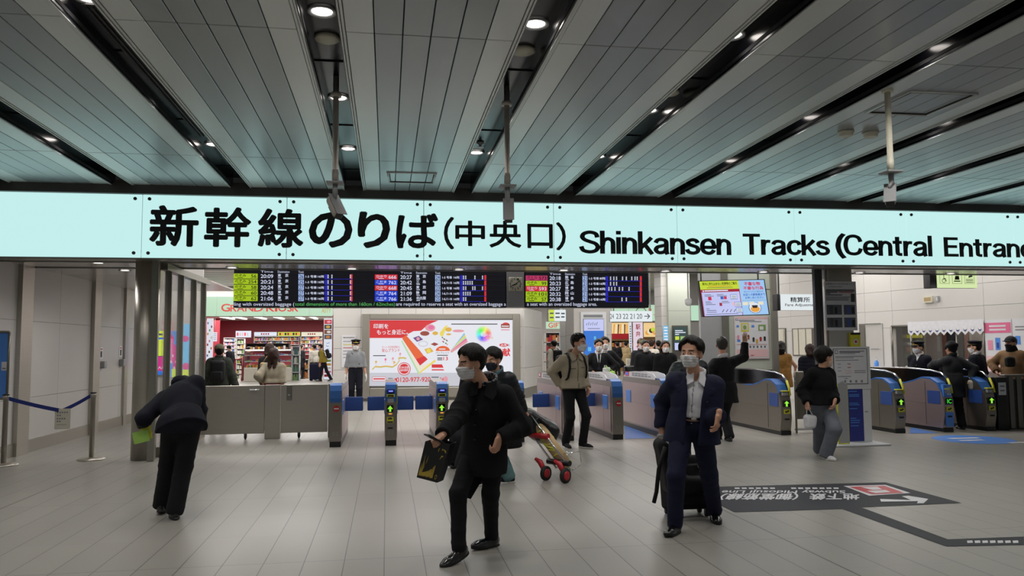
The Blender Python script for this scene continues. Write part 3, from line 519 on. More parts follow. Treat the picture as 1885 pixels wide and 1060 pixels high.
# ---- other hanging signs
def light_sign(name, label, box, Y, face_m, texts, rod=None, depth=.12, end=None):
    q = FY(*box, Y); o = thing(name, label, 'sign', tuple(q.o+q.r*.5)); mb = MB(); bp(mb, *box, Y, depth, 'plastic_grey', .005); mb.obj('box', o)
    mb = MB(); q.rect(mb, .0, .0, 1, 1, face_m)
    for t_ in texts: q.text(mb, *t_)
    mb.obj('face', o)
    if rod: mb = MB(); [mb.tube([tuple(q.p(u, .9, -depth/2)), (q.p(u, 1)[0], Y+depth/2, 4.86)], .02, 'plastic_grey', 8) for u in rod]; mb.obj('hanger', o)
    if end: mb = MB(); bp(mb, *end, Y-.02, .2, 'grey_dark', .01); mb.obj('end_cap', o)
    return q, o
screen('sign_white', 'e4ecef', .95); screen('sign_lime', 'd9ecae', .95)
light_sign('hanging_sign', 'white hanging fare adjustment sign by the right wall', (1436.5, 541.5, 1506, 571), 15.2, 'sign_white', [('精算所', .26, .5, .78, .82, 'ink', .02), ('Fare Adjustment', .12, .2, .98, .42, 'ink', .01)], (.0,), end=(1430.5, 541, 1436.5, 571.5))
q, o = light_sign('hanging_sign', 'pale green lit sign with wheelchair and staff symbols over the counter', (1724, 494, 1798, 530), 13.75, 'sign_lime', [], rod=(.08, .92), end=(1712, 497, 1723.5, 530))
mb = MB()
for u in (.07, .38, .69):
    for a in ((u, .22, u+.24, .235), (u, .8, u+.24, .815), (u, .22, u+.008, .815), (u+.232, .22, u+.24, .815)): q.rect(mb, *a, 'ink_grey', .006)
q.disc(mb, .17, .37, .045, .11, 'ink', .007); q.disc(mb, .17, .37, .034, .085, 'sign_lime', .008); q.rect(mb, .165, .4, .178, .7, 'ink', .009); q.rect(mb, .165, .47, .21, .5, 'ink', .009); q.poly(mb, [(.2, .5), (.215, .5), (.24, .33), (.225, .32)], 'ink', .009); q.disc(mb, .172, .74, .015, .04, 'ink', .009)
q.disc(mb, .5, .72, .03, .08, 'ink', .007); q.poly(mb, [(.44, .42), (.56, .42), (.55, .62), (.46, .62)], 'ink', .007); q.rect(mb, .42, .32, .58, .37, 'ink', .007)
for u, v in ((.72, .62), (.79, .52)): q.poly(mb, [(u, v), (u+.1, v+.06), (u+.1, v+.16), (u, v+.1)], 'ink_grey', .007)
for v in (.28, .36, .43): q.rect(mb, .72, v, .9, v+.03, 'ink_grey', .007)
mb.obj('symbols', o)
light_sign('hanging_sign', 'white hanging track number sign with an arrow above the ticket gates', (1123, 572.5, 1200.5, 592), 21, 'sign_white', [('24', .0, .28, .09, .75, 'scr_ink', .005), ('23', .14, .27, .26, .75, 'scr_ink', .005), ('22', .3, .27, .43, .75, 'scr_ink', .005), ('21', .47, .27, .58, .75, 'scr_ink', .005), ('20', .63, .27, .76, .75, 'scr_ink', .005), ('→', .81, .25, .95, .77, 'scr_ink', .02)], (.1, .97))
q, o = light_sign('hanging_sign', 'small hanging sign, half yellow and half white, left of the digital pillar', (1010.5, 570, 1041.5, 591), 23, 'sign_white', [], (.05, .9))
mb = MB(); q.rect(mb, 0, 0, .32, 1, 'scr_yellow', .006)
for u, v, w in ((.05, .62, .22), (.05, .25, .22), (.38, .62, .26), (.38, .28, .26), (.72, .6, .22), (.72, .3, .2)): q.rect(mb, u, v, u+w, v+.13, 'scr_ink', .008)
mb.obj('lettering', o)
# ================================================================ things: gates, barriers, stands
G = 13.28
def gate_A(x, y, label, style, L=2.4, w=.19):
    """ticket gate with a straight steel body; style 'front' has the lit arrow, 'back' the blue cap and no-entry disc"""
    o = thing('ticket_gate', label, 'ticket gate', (x, y, 0), 0, 'ticket gates of the middle row')
    pr = [(0, .09), (0, .78), (.02, .9), (.07, .985), (.16, 1.02), (.3, 1.0), (L-.3, 1.0), (L-.08, .97), (L, .8), (L, .09)]
    MB().prism([(a+y, b) for a, b in pr], x-w/2, x+w/2, 'steel_gate', 'yz').obj('body', o)
    MB().box(x-w/2+.005, x+w/2-.005, y+.01, y+L-.01, 0, .092, 'black_plastic').obj('plinth', o)
    for s in (-1, 1):
        mb = MB(); X = x+s*(w/2+.003); mb.box(min(X, X+s*.004), max(X, X+s*.004), y+.1, y+L-.1, .12, .9, 'steel_pink_reflection')
        mb.box(min(X, X+s*.005), max(X, X+s*.005), y+.55, y+.56, .12, .9, 'steel_dark'); mb.box(min(X, X+s*.005), max(X, X+s*.005), y+.1, y+L-.1, .52, .527, 'steel_dark'); mb.obj('side_panel', o)
        for ya in (.28, L-.62):
            if style == 'front' and s == 1 and ya < 1: pass
            MB().rbx(min(X, X+s*.012), max(X, X+s*.012), y+ya, y+ya+.3, .5, .74, 'blue_film', .005, 1).obj('flap_window', o)
    cap_ = [(-.004, .72), (-.004, .79), (.016, .91), (.066, .995), (.16, 1.03), (.62, 1.012), (.62, .99), (.16, 1.0), (.08, .97), (.03, .89), (.012, .78), (.012, .72)]
    MB().prism([(a+y, b) for a, b in cap_], x-w/2+.004, x+w/2-.004, 'gate_blue', 'yz').obj('cap', o)
    f = Face((x-w/2, y-.004, 0), (w, 0, 0), (0, 0, 1)); mb = MB()
    for u in (.3, .58):
        for a in ((u, .185, u+.13, .192), (u, .235, u+.13, .242), (u, .185, u+.02, .242), (u+.11, .185, u+.13, .242)): f.rect(mb, *a, 'plastic_grey')
    mb.obj('marking', o); mb = MB()
    if style == 'front':
        mb.rbx(x-.065, x+.055, y-.018, y+.02, .86, .925, 'black_plastic', .006); mb.box(x-.05, x+.04, y-.021, y-.017, .875, .912, 'led_navy'); mb.box(x-.035, x+.03, y-.024, y-.02, .885, .9, 'led_track'); mb.obj('display', o); mb = MB()
        mb.rbx(x-.07, x+.06, y-.024, y+.01, .795, .84, 'yellow', .006); mb.box(x-.055, x+.045, y-.027, y-.02, .805, .828, 'black_gloss'); mb.obj('ticket_slot', o); mb = MB()
        mb.rbx(x-.055, x+.045, y-.014, y+.01, .70, .77, 'plastic_grey', .01); mb.obj('card_reader', o); mb = MB()
        f.rect(mb, .15, .55, .72, .665, 'black_gloss'); f.poly(mb, [(.2, .6), (.435, .655), (.67, .6), (.52, .6), (.52, .555), (.35, .555), (.35, .6)], 'led_arrow', .007); mb.obj('arrow_light', o); mb = MB()
        f.disc(mb, .45, .52, .17, .011, 'scr_orange'); mb.obj('indicator', o); mb = MB(); f.rect(mb, .15, .37, .72, .47, 'yellow'); f.poly(mb, [(.25, .43), (.62, .43), (.62, .455), (.5, .455), (.42, .465), (.42, .455), (.25, .455)], 'ink', .007); f.rect(mb, .2, .375, .67, .4, 'ink', .007); f.rect(mb, .22, .275, .66, .3, 'black_plastic'); mb.obj('sticker', o); mb = MB()
        mb.box(x+w/2+.001, x+w/2+.012, y+.03, y+.06, .68, 1.0, 'yellow'); mb.obj('yellow_edge', o)
    else:
        f.disc(mb, .58, .62, .27, .052, 'red'); f.rect(mb, .38, .61, .78, .632, 'sticker_white', .007); mb.obj('no_entry_disc', o)
    return o
screen('led_arrow', '8fe63c', 1.1); screen('led_ic', '3fd23c', 1.)
def flaps(o, x, y, w, sides):
    for s in sides:
        xa = x+s*(w/2); MB().rbx(min(xa, xa+s*.315), max(xa, xa+s*.315), y+1.15, y+1.19, .49, .74, 'flap_blue', .018, 3).obj('flap', o)
def placard(o, x, y, o_r, tm):
    pr = [(.34, 1.0), (.3, 1.04), (.42, 1.1), (.8, 1.13), (1.5, 1.12), (2.1, 1.09), (2.2, 1.0)]
    for s in (-1, 1): MB().prism([(a+y, b) for a, b in pr], x+s*.1-.006, x+s*.1+.006, 'white_plain', 'yz').obj('placard', o)
    f = Face((x-.108, y+2.15, 1.01), (0, -1.75, 0), (0, 0, .1)); mb = MB()
    for v, w_ in ((.25, 6), (.6, 5)):
        for k in range(w_): f.rect(mb, .28+k*.11, v, .28+k*.11+.085, v+.16, 'ink_grey', .003)
    f.rect(mb, .02, .05, .17, .9, tm, .003); f.disc(mb, .095, .5, .05, .3, 'sticker_white' if tm == 'red' else 'scr_navy', .005); mb.obj('placard_print', o)
g = gate_A(-.82, G, 'ticket gate with a blue cap next to the steel swing barrier', 'back'); flaps(g, -.82, G, .19, (1,))
g = gate_A(.076, G, 'slim ticket gate with a green arrow left of the man in the black coat', 'front'); flaps(g, .076, G, .19, (-1, 1))
g = gate_A(.925, G, 'ticket gate with a green arrow half hidden behind the black paper bag man', 'front'); flaps(g, .925, G, .19, (-1,))
g = gate_A(2.22, G, 'steel ticket gate behind the hand cart and the man with the backpack', 'back')
for x, lab, tm in ((3.08, 'ticket gate with a white placard behind the man in the beige jacket', 'red'), (3.95, 'ticket gate with a red no-entry disc right of the man in the beige jacket', 'red'), (4.85, 'ticket gate with a placard just left of the man in the navy suit', 'scr_maroon')):
    g = gate_A(x, G, lab, 'back'); placard(g, x, G, 0, tm)
    if x < 4.5: flaps(g, x, G, .19, (-1,) if x < 3.5 else (-1,))
def gate_R(x, y, label, kind, L=2.45, w=.2, rim=True):
    o = thing('ticket_gate', label, 'ticket gate', (x, y, 0), 0, 'ticket gates of the right row')
    pr = [(0.02, .07), (-.03, .3), (-.02, .55), (.03, .74), (.14, .88), (.32, .96), (.55, .97), (.8, .9), (1.1, .84), (L, .82), (L+.03, .4), (L, .07)]
    b = MB().prism([(a+y, c) for a, c in pr], x-w/2, x+w/2, 'steel_gate' if kind != 'ic' else 'steel_pink_reflection', 'yz'); b.obj('body', o)
    MB().box(x-w/2+.004, x+w/2-.004, y+.0, y+L, 0, .075, 'black_plastic').obj('plinth', o)
    for s in (-1, 1):
        mb = MB(); X = x+s*(w/2); xa, xb = min(X, X+s*.006), max(X, X+s*.006); mb.rbx(xa, xb, y+.06, y+.4, .5, .74, 'flap_blue', .002, 1); mb.obj('flap_window', o)
        MB().box(xa, xb, y+.46, y+.467, .1, .9, 'steel_dark').box(xa, xb, y+.46, y+L, .5, .506, 'steel_dark').obj('panel_joint', o)
    tp_ = [(.02, .755), (.12, .895), (.31, .975), (.55, .985), (.8, .915), (1.1, .855), (1.4, .85), (1.4, .83), (1.1, .835), (.8, .89), (.55, .96), (.32, .95), (.14, .87), (.05, .74)]
    MB().prism([(a+y, c) for a, c in tp_], x-w/2-.003, x+w/2+.003, 'gate_blue', 'yz').obj('top_strip', o)
    hd_ = [(-.03, .7), (0, .82), (.08, .96), (.24, 1.06), (.5, 1.1), (1.2, 1.13), (L, 1.12), (L, .82), (1.1, .84), (.8, .9), (.55, .97), (.32, .96), (.14, .88), (.03, .74)]
    MB().prism([(a+y, c) for a, c in hd_], x+w/2-.03, x+w/2-.012, 'black_gloss', 'yz').obj('hood', o)
    mb = MB(); P_ = [(x+w/2-.02, a+y, c+.004) for a, c in hd_[:7]]; mb.tube(P_[2:], .016, 'chrome', 8); mb.tube(P_[:3], .02, 'yellow', 8); mb.obj('hood_rim', o)
    f = Face((x-w/2, y-.03, 0), (w, 0, 0), (0, 0, 1)); mb = MB(); 
    mb.rbx(x-.07, x+.06, y-.045, y+.1, .77, .79, 'yellow', .006); mb.obj('ticket_slot', o); mb = MB(); mb.rbx(x-.06, x+.05, y-.03, y+.04, .7, .76, 'plastic_grey', .008); mb.obj('card_reader', o); mb = MB()
    if kind == 'ic':
        f.rect(mb, .1, .1, .9, .36, 'blue_film', .008); mb.box(x-.085, x+.075, y-.02, y+.05, .64, .86, 'blue_film'); f.text(mb, 'IC', .28, .74, .7, .82, 'sticker_white', .02, .026); mb.obj('card_sign', o); mb = MB(); [f.rect(mb, u, .67, u+.14, .71, 'sticker_white', .026) for u in (.3, .52)]
        f.rect(mb, .2, .5, .85, .62, 'black_gloss', .008); f.text(mb, 'IC', .3, .52, .75, .6, 'led_ic', .02, .014)
    else: f.rect(mb, .2, .5, .85, .62, 'black_gloss', .008); f.poly(mb, [(.28, .565), (.52, .61), (.77, .565), (.61, .565), (.61, .51), (.43, .51), (.43, .565)], 'led_arrow', .014)
    mb.obj('front_light', o); mb = MB(); f.rect(mb, .2, .38, .85, .46, 'yellow', .012); f.poly(mb, [(.35, .4), (.5, .4), (.72, .42), (.72, .445), (.6, .445), (.55, .43), (.35, .43)], 'ink', .014); f.rect(mb, .3, .27, .75, .3, 'black_plastic', .012); mb.obj('sticker', o); return o
gate_R(7.045, 13.27, 'curved steel ticket gate with a pinkish sheen behind the waving man', 'arrow')
gate_R(9.18, 13.12, 'dark ticket gate with a green arrow beside the white information stand', 'arrow')
gate_R(10.13, 13.1, 'bluish ticket gate with IC signs at the left of the grey coat person', 'ic')
gate_R(10.98, 13.08, 'dark ticket gate with a green arrow next to the slatted fence', 'arrow')
# ---- low rail beside the first right gate
o = thing('barrier_rail', 'low grey steel rail behind the white carrier bag', 'barrier', (7.6, 13.55, 0)); mb = MB()
x0, x1 = P(1464, 730, 13.5)[0], P(1502, 730, 13.5)[0]; mb.rbx(x0, x0+.03, 13.5, 13.54, 0, .95, 'steel_dark', .01); mb.obj('post', o)
mb = MB(); mb.rbx(x0+.03, x0+.2, 13.52, 13.6, .25, 1.12, 'steel_plain', .02); mb.obj('cabinet', o)
mb = MB(); [mb.rbx(x0+.22+k*.12, x0+.245+k*.12, 13.53, 13.555, .05, .8, 'steel_dark', .006) for k in range(3)]; mb.box(x0, x1+.15, 13.52, 13.56, .05, .09, 'plastic_white'); mb.obj('rails', o)
# ---- slatted fence at the far right with a black cabinet and notice
o = thing('fence', 'brown-grey slatted fence at the right edge', 'fence', (12.2, 13.25, 0)); xa = 11.22; mb = MB()
mb.box(xa+.2, 13.4, 13.26, 13.3, .0, .93, 'grey_dark')
for k in range(13): mb.rbx(xa+.3+k*.17, xa+.4+k*.17, 13.22, 13.27, .02, 1.0, 'steel_plain', .008, 1)
mb.obj('slats', o); mb = MB(); mb.rbx(xa+.2, 13.4, 13.2, 13.34, .98, 1.02, 'steel_plain', .01); mb.obj('top_rail', o)
o = thing('cabinet', 'black cabinet with a white notice at the end of the slatted fence', 'cabinet', (xa+.05, 13.2, 0)); MB().rbx(xa-.05, xa+.19, 13.12, 13.4, 0, .98, 'black_plastic', .015).obj('body', o)
mb = MB(); f = FY(1838, 704, 1852, 727, 13.1); f.slab(mb, .004, 'paper_white'); [f.rect(mb, .2, v, .8, v+.12, 'ink_grey') for v in (.3, .65)]; mb.obj('notice', o)
# ---- steel swing barrier (two leaves and the post between them)
BYb = 14.74
def leaf(x0, x1, label, right):
    o = thing('swing_barrier', label, 'barrier', ((x0+x1)/2, BYb, 0), 0, 'steel barrier leaves'); MB().rbx(x0, x1, BYb, BYb+.05, .1, .955, 'steel', .006, 1).obj('leaf', o)
    c = x0+.32 if right else x1-.32; MB().tube([(c, BYb+.025, .0), (c, BYb+.025, .035), (c, BYb+.025, .11)], [.012, .026, .026], 'black_plastic', 10).obj('foot', o)
    if right: MB().rbx(x0+.1, x0+.19, BYb-.02, BYb+.01, .68, .95, 'steel_plain', .008).box(x0+.125, x0+.165, BYb-.03, BYb-.01, .76, .79, 'chrome').obj('latch', o)
    else: MB().rbx(x1-.26, x1-.08, BYb-.035, BYb-.01, .86, .885, 'chrome', .008).box(x1-.1, x1-.08, BYb-.02, BYb+.01, .86, .885, 'chrome').obj('handle', o)
leaf(-3.28, -2.155, 'left steel barrier leaf with a chrome handle, beside the bowing man', False); leaf(-1.87, -1.05, 'right steel barrier leaf next to the blue-capped gate', True)
MB().rbx(-2.145, -1.88, BYb-.01, BYb+.09, 0, .96, 'steel', .006, 1).obj('barrier_post'); tag(COL.objects[-1], 'wide steel post between the two barrier leaves', 'barrier')
MB().rbx(-1.04, -.93, BYb-.02, BYb+.1, 0, .96, 'steel_dark', .006, 1).obj('barrier_post'); tag(COL.objects[-1], 'narrow steel end post of the barrier against the first gate', 'barrier')
# ---- glazed screen on the left with steel mullions
gx = -3.35; o = thing('glass_screen', 'tall glazed screen with dark steel mullions beside the round column', 'glass screen', (gx, 13.9, 0))
for yy in (12.18, 12.90, 13.65, 14.52, 15.28): MB().rbx(gx-.05, gx+.05, yy-.02, yy+.02, 0, SOF-.01, 'steel_dark', .008, 1).obj('mullion', o)
MB().box(gx-.006, gx+.006, 12.6, 15.28, .15, SOF-.12, 'clear_glass').obj('pane', o); MB().box(gx-.05, gx+.05, 12.6, 15.4, 0, .15, 'steel_dark').obj('bottom_rail', o); MB().box(gx-.06, gx+.06, 12.6, 15.6, SOF-.12, SOF-.02, 'steel_dark').obj('top_rail', o)
# ---- belt stanchions, belt, paper notice, blue board
def stanchion(px, pyb, h, label):
    c = FL(px, pyb); x, y = c[0], c[1]; o = thing('stanchion', label, 'stanchion', (x, y, 0), 0, 'belt stanchions')
    MB().lathe([(.19, 0), (.19, .012), (.16, .03), (.03, .04)], (x, y, 0), 'steel', 36).obj('base', o); MB().lathe([(.034, .03), (.034, h-.07), (.04, h-.07), (.04, h-.005)], (x, y, 0), 'steel', 24).obj('pole', o); MB().lathe([(.046, h-.012), (.046, h), (.02, h+.006)], (x, y, 0), 'black_plastic', 20).obj('cap', o); return x, y
xa, ya = stanchion(6, 857, .99, 'chrome belt stanchion at the left edge by the blue board'); xb, yb = stanchion(168, 846, .98, 'chrome belt stanchion in front of the second wall pilaster')
def belt(p, q, label, sag=.04):
    mb = MB(); pts = [Vector(p)+(Vector(q)-Vector(p))*t_-Vector((0, 0, sag*4*t_*(1-t_)))for t_ in np.linspace(0, 1, 9)]
    for a, b in zip(pts, pts[1:]):
        mb.quad(a-Vector((0, 0, .028)), b-Vector((0, 0, .028)), b+Vector((0, 0, .028)), a+Vector((0, 0, .028)), 'belt_blue')
    ob = mb.obj('barrier_belt'); ob.modifiers.new('thick', 'SOLIDIFY').thickness = .003; tag(ob, label, 'belt')
mid = Vector(P(114, 756, (ya+yb)/2))
belt((xa+.04, ya, .93), tuple(mid), 'blue retractable belt from the left stanchion to the paper notice', .01); belt(tuple(mid), (xb-.04, yb, .93), 'blue retractable belt from the paper notice to the right stanchion', .01)
f = FY(100.5, 752, 129.5, 790, (ya+yb)/2-.012); mb = MB(); f.slab(mb, .002, 'paper')
for v, n in ((.78, 5), (.64, 2), (.48, 4), (.35, 2)):
    for k in range(n): f.rect(mb, .14+k*.15, v, .24+k*.15, v+.07, 'ink_grey', .002)
f.rect(mb, .14, .22, .75, .24, 'ink_grey', .002); tag(mb.obj('paper_notice'), 'cream paper notice hanging from the blue belt', 'notice')
yq = ya-.1; o = thing('notice_board', 'blue notice board in a silver frame at the left edge', 'notice board', tuple(P(-20, 850, yq)*[1, 1, 0])); f = FY(-60, 611, 15, 734, yq+.3)
mb = MB(); f.slab(mb, .02, 'blue_film'); f.rect(mb, .84, .42, .97, .55, 'paper_white'); f.rect(mb, .86, .44, .95, .46, 'ink_grey', .006); mb.obj('panel', o)
mb = MB(); a, b, c, d = (Vector(f.p(u, v)) for u, v in ((0, 0), (1, 0), (1, 1), (0, 1))); [mb.tube([p_, q_], .018, 'steel_plain', 8) for p_, q_ in ((a, b), (b, c), (c, d), (d, a))]; [mb.tube([p_, (p_.x, p_.y, 0)], .016, 'steel_plain', 8) for p_ in (a, b)]; mb.obj('frame', o)
# soap boxes and small fixtures on the left wall
for px, py0, py1, lab in ((185, 665, 678, 'small white dispenser on the left wall, nearer of the two'), (221, 661, 674, 'small white dispenser on the left wall, beyond the steel strip')):
    q = PX(px, py1, WX); h = PX(px, py0, WX)[2]-q[2]; o = thing('dispenser', lab, 'dispenser', tuple(q)); MB().rbx(WX, WX+.1, q[1]-.08, q[1]+.08, q[2], q[2]+h, 'plastic_grey', .015).obj('box', o)
    mb = MB(); mb.box(WX, WX+.006, q[1]-.1, q[1]+.1, q[2]+h+.05, q[2]+h+.28, 'paper_white'); mb.box(WX+.006, WX+.008, q[1]-.04, q[1]+.04, q[2]+h+.08, q[2]+h+.2, 'ink'); mb.box(WX+.006, WX+.008, q[1]-.06, q[1]+.06, q[2]+h+.23, q[2]+h+.25, 'ink_red'); mb.obj('label_sheet', o)
# ---- information stand with white board, blue panel and grey wing
Yi = 11.85; o = thing('information_stand', 'white information stand with a printed notice and a dark blue panel by the right gates', 'information stand', (P(1575, 815, Yi)[0], Yi, 0))
mb = MB(); f = FY(1531, 638, 1602, 716, Yi+.05); f.slab(mb, .05, 'plastic_white'); g_ = FY(1534.5, 641.5, 1597, 707, Yi+.045); g_.slab(mb, .004, 'black_plastic'); f2 = FY(1535.5, 642.5, 1596, 706, Yi+.04); f2.rect(mb, 0, 0, 1, 1, 'paper_white', .001)
f2.rect(mb, .03, .87, .13, .97, 'scr_ink' if 0 else 'ink', .002); f2.rect(mb, .045, .885, .115, .955, 'paper_white', .003)
for v, u0, u1, m in ((.93, .17, .93, 'ink'), (.895, .17, .8, 'ink'), (.86, .17, .65, 'ink_grey'), (.78, .04, .9, 'ink_grey'), (.74, .04, .6, 'ink_grey'), (.67, .04, .75, 'ink_grey'), (.56, .1, .2, 'ink_grey'), (.56, .4, .5, 'ink_red'), (.46, .1, .2, 'ink_grey'), (.46, .4, .5, 'ink_red'), (.36, .1, .2, 'ink_grey'), (.36, .32, .52, 'pink_pale'), (.3, .32, .52, 'pink_pale'), (.36, .6, .95, 'ink_grey'), (.31, .6, .95, 'ink_grey'), (.2, .1, .5, 'ink_grey'), (.14, .3, .4, 'ink_grey')): f2.rect(mb, u0, v, u1, v+.018, m, .003)
for u in (.28, .45, .62, .79): f2.rect(mb, u, .03, u+.06, .1, 'ink_grey', .003)
mb.obj('notice_panel', o)
mb = MB(); f3 = FY(1561, 708, 1604, 816, Yi+.06); f3.slab(mb, .04, 'plastic_white'); f4 = FY(1562.5, 713, 1589.5, 812, Yi+.055); f4.slab(mb, .004, 'navy_panel')
for v, u0, u1 in ((.92, .05, .6), (.86, .05, .75), (.83, .05, .75), (.7, .05, .65), (.67, .05, .75), (.6, .05, .6), (.42, .1, .5), (.38, .1, .75), (.34, .1, .7), (.28, .1, .65)): f4.rect(mb, u0, v, u1, v+.014, 'blue_film', .002)
f3.rect(mb, .72, .53, .86, .545, 'ink_grey', .003); mb.obj('lower_panel', o)
a_, b_ = P(1536, 815, Yi)[0], P(1563, 815, Yi-.15); mb = MB(); pts = [(a_, .03), (a_, .98), (a_+.1, 1.02), (b_[0]-.05, 1.0), (b_[0], .94), (b_[0], .03)]
mb.prism(pts, Yi-.16, Yi-.12, 'plastic_grey'); mb.obj('wing', o); mb = MB(); mb.tube([(a_-.005, Yi-.14, .03), (a_-.005, Yi-.14, .97)], .014, 'yellow', 8); mb.tube([(a_+.1, Yi-.14, 1.02), (b_[0]-.05, Yi-.14, 1.0), (b_[0]+.004, Yi-.14, .94)], .016, 'plastic_white', 8); mb.tube([(b_[0]+.004, Yi-.14, .94), (b_[0]+.004, Yi-.14, .03)], .014, 'yellow', 8); mb.tube([(a_, Yi-.16, .03), (b_[0], Yi-.16, .03)], .014, 'yellow', 8); mb.obj('wing_edge', o)
q0, q1 = P(1532, 818, Yi-.2)[0], P(1634, 818, Yi-.2)[0]; MB().rbx(q0, q1, Yi-.3, Yi+.35, 0, .028, 'plastic_white', .01).obj('base_plate', o)
# ---- photo notice on the dark column, yellow leaflet holder
f = FY(1519, 518, 1577, 608, 12.61); o = thing('notice_sheet', 'grey sheet with four dark photos fixed to the square column', 'notice', tuple(f.o+f.r*.5)); mb = MB(); f.slab(mb, .006, 'paper_white'); f.text(mb, 'お荷物のサイズは大丈夫ですか', .04, .93, .95, .97, 'ink', .0)
f.rect(mb, .12, .885, .55, .895, 'ink_grey')
for v, u1, m in ((.82, .93, 'ink'), (.795, .95, 'ink'), (.77, .4, 'ink'), (.77, .9, 'ink_red'), (.745, .18, 'ink'), (.715, .55, 'ink'), (.67, .8, 'ink_grey'), (.64, .75, 'ink_grey'), (.61, .75, 'ink_grey')): f.rect(mb, .03 if m != 'ink_red' else .45, v, u1, v+.016, m)
f.rect(mb, .82, .58, .95, .75, 'grey_dark')
for u in (.04, .58):
    for v in (.06, .32): f.rect(mb, u, v, u+(.48 if u < .3 else .36), v+.2, 'photo_dark'); f.rect(mb, u+.1, v+.02, u+.2, v+.18, 'photo_blue' if u > .3 else 'grey_dark', .006); f.rect(mb, u+.25, v+.02, u+.33, v+.15, 'black_plastic', .006)

mb.obj('sheet', o)
mb = MB(); f = FY(1566, 612, 1584, 640, 12.57); f.slab(mb, .05, 'yellow'); f.rect(mb, 0, .86, 1, 1, 'black_plastic'); f.disc(mb, .5, .4, .28, .2, 'paper'); f.disc(mb, .5, .4, .12, .08, 'red', .006); tag(mb.obj('leaflet_holder'), 'bright yellow leaflet holder above the information stand', 'leaflet holder'); 
# ---------------------------------------------------------------- people: bodies and clothes grown from signed distance fields
def nrm(v):
    v = np.asarray(v, float); n = np.linalg.norm(v); return v/n if n > 1e-9 else v
def cap(P, a, b, ra, rb):
    a = np.asarray(a, float); ab = np.asarray(b, float)-a
    t = np.clip((P-a)@ab/max(ab@ab, 1e-9), 0, 1)
    return np.linalg.norm(P-a-t[:, None]*ab, axis=1)-(ra+(rb-ra)*t)
def ell(P, c, R, r):
    q = (P-np.asarray(c, float))@np.asarray(R, float).T; r = np.asarray(r, float)
    k0 = np.linalg.norm(q/r, axis=1); k1 = np.linalg.norm(q/(r*r), axis=1)+1e-9
    return k0*(k0-1)/k1
def rbox(P, c, R, h, rad):
    q = np.abs((P-np.asarray(c, float))@np.asarray(R, float).T)-(np.asarray(h, float)-rad)
    return np.linalg.norm(np.maximum(q, 0), axis=1)+np.minimum(q.max(1), 0)-rad
def smin(a, b, k):
    h = np.clip(.5+.5*(b-a)/k, 0, 1); return b+(a-b)*h-k*h*(1-h)
def smax(a, b, k): return -smin(-a, -b, k)
def econe(P, a, b, R, ra, rb):
    # elliptical cone frustum from a (radii ra) to b (radii rb), R = right, fwd rows
    a = np.asarray(a, float); ab = np.asarray(b, float)-a; L = np.linalg.norm(ab); u = ab/L
    t = (P-a)@u; tt = np.clip(t/L, 0, 1); q = P-a-np.outer(t, u)
    rx = ra[0]+(rb[0]-ra[0])*tt; ry = ra[1]+(rb[1]-ra[1])*tt
    x = q@R[0]; y = q@R[1]
    d = (np.sqrt((x/rx)**2+(y/ry)**2)-1)*np.minimum(rx, ry)
    return np.maximum(d, np.maximum(-t, t-L))
def wob(P, f, seed=0):
    x, y, z = P[:, 0]*f+seed*1.7, P[:, 1]*f+seed*2.3, P[:, 2]*f+seed*.9
    return (np.sin(x+1.3*np.sin(y*1.1+z*.7))+np.sin(y*1.2+1.2*np.sin(z*.9+x*.6)+2)+np.sin(z*1.1+1.4*np.sin(x*.8-y*.5)+4))/3
def folds(P, o, axis, amp, f, seed=0):
    # soft drag folds running across a limb axis
    t = (P-np.asarray(o, float))@axis
    return -amp*2.2*(1-np.abs(np.sin(t*f*.5+1.6*wob(P, 9, seed))))**2*(.55+.45*wob(P, 15, seed+3))
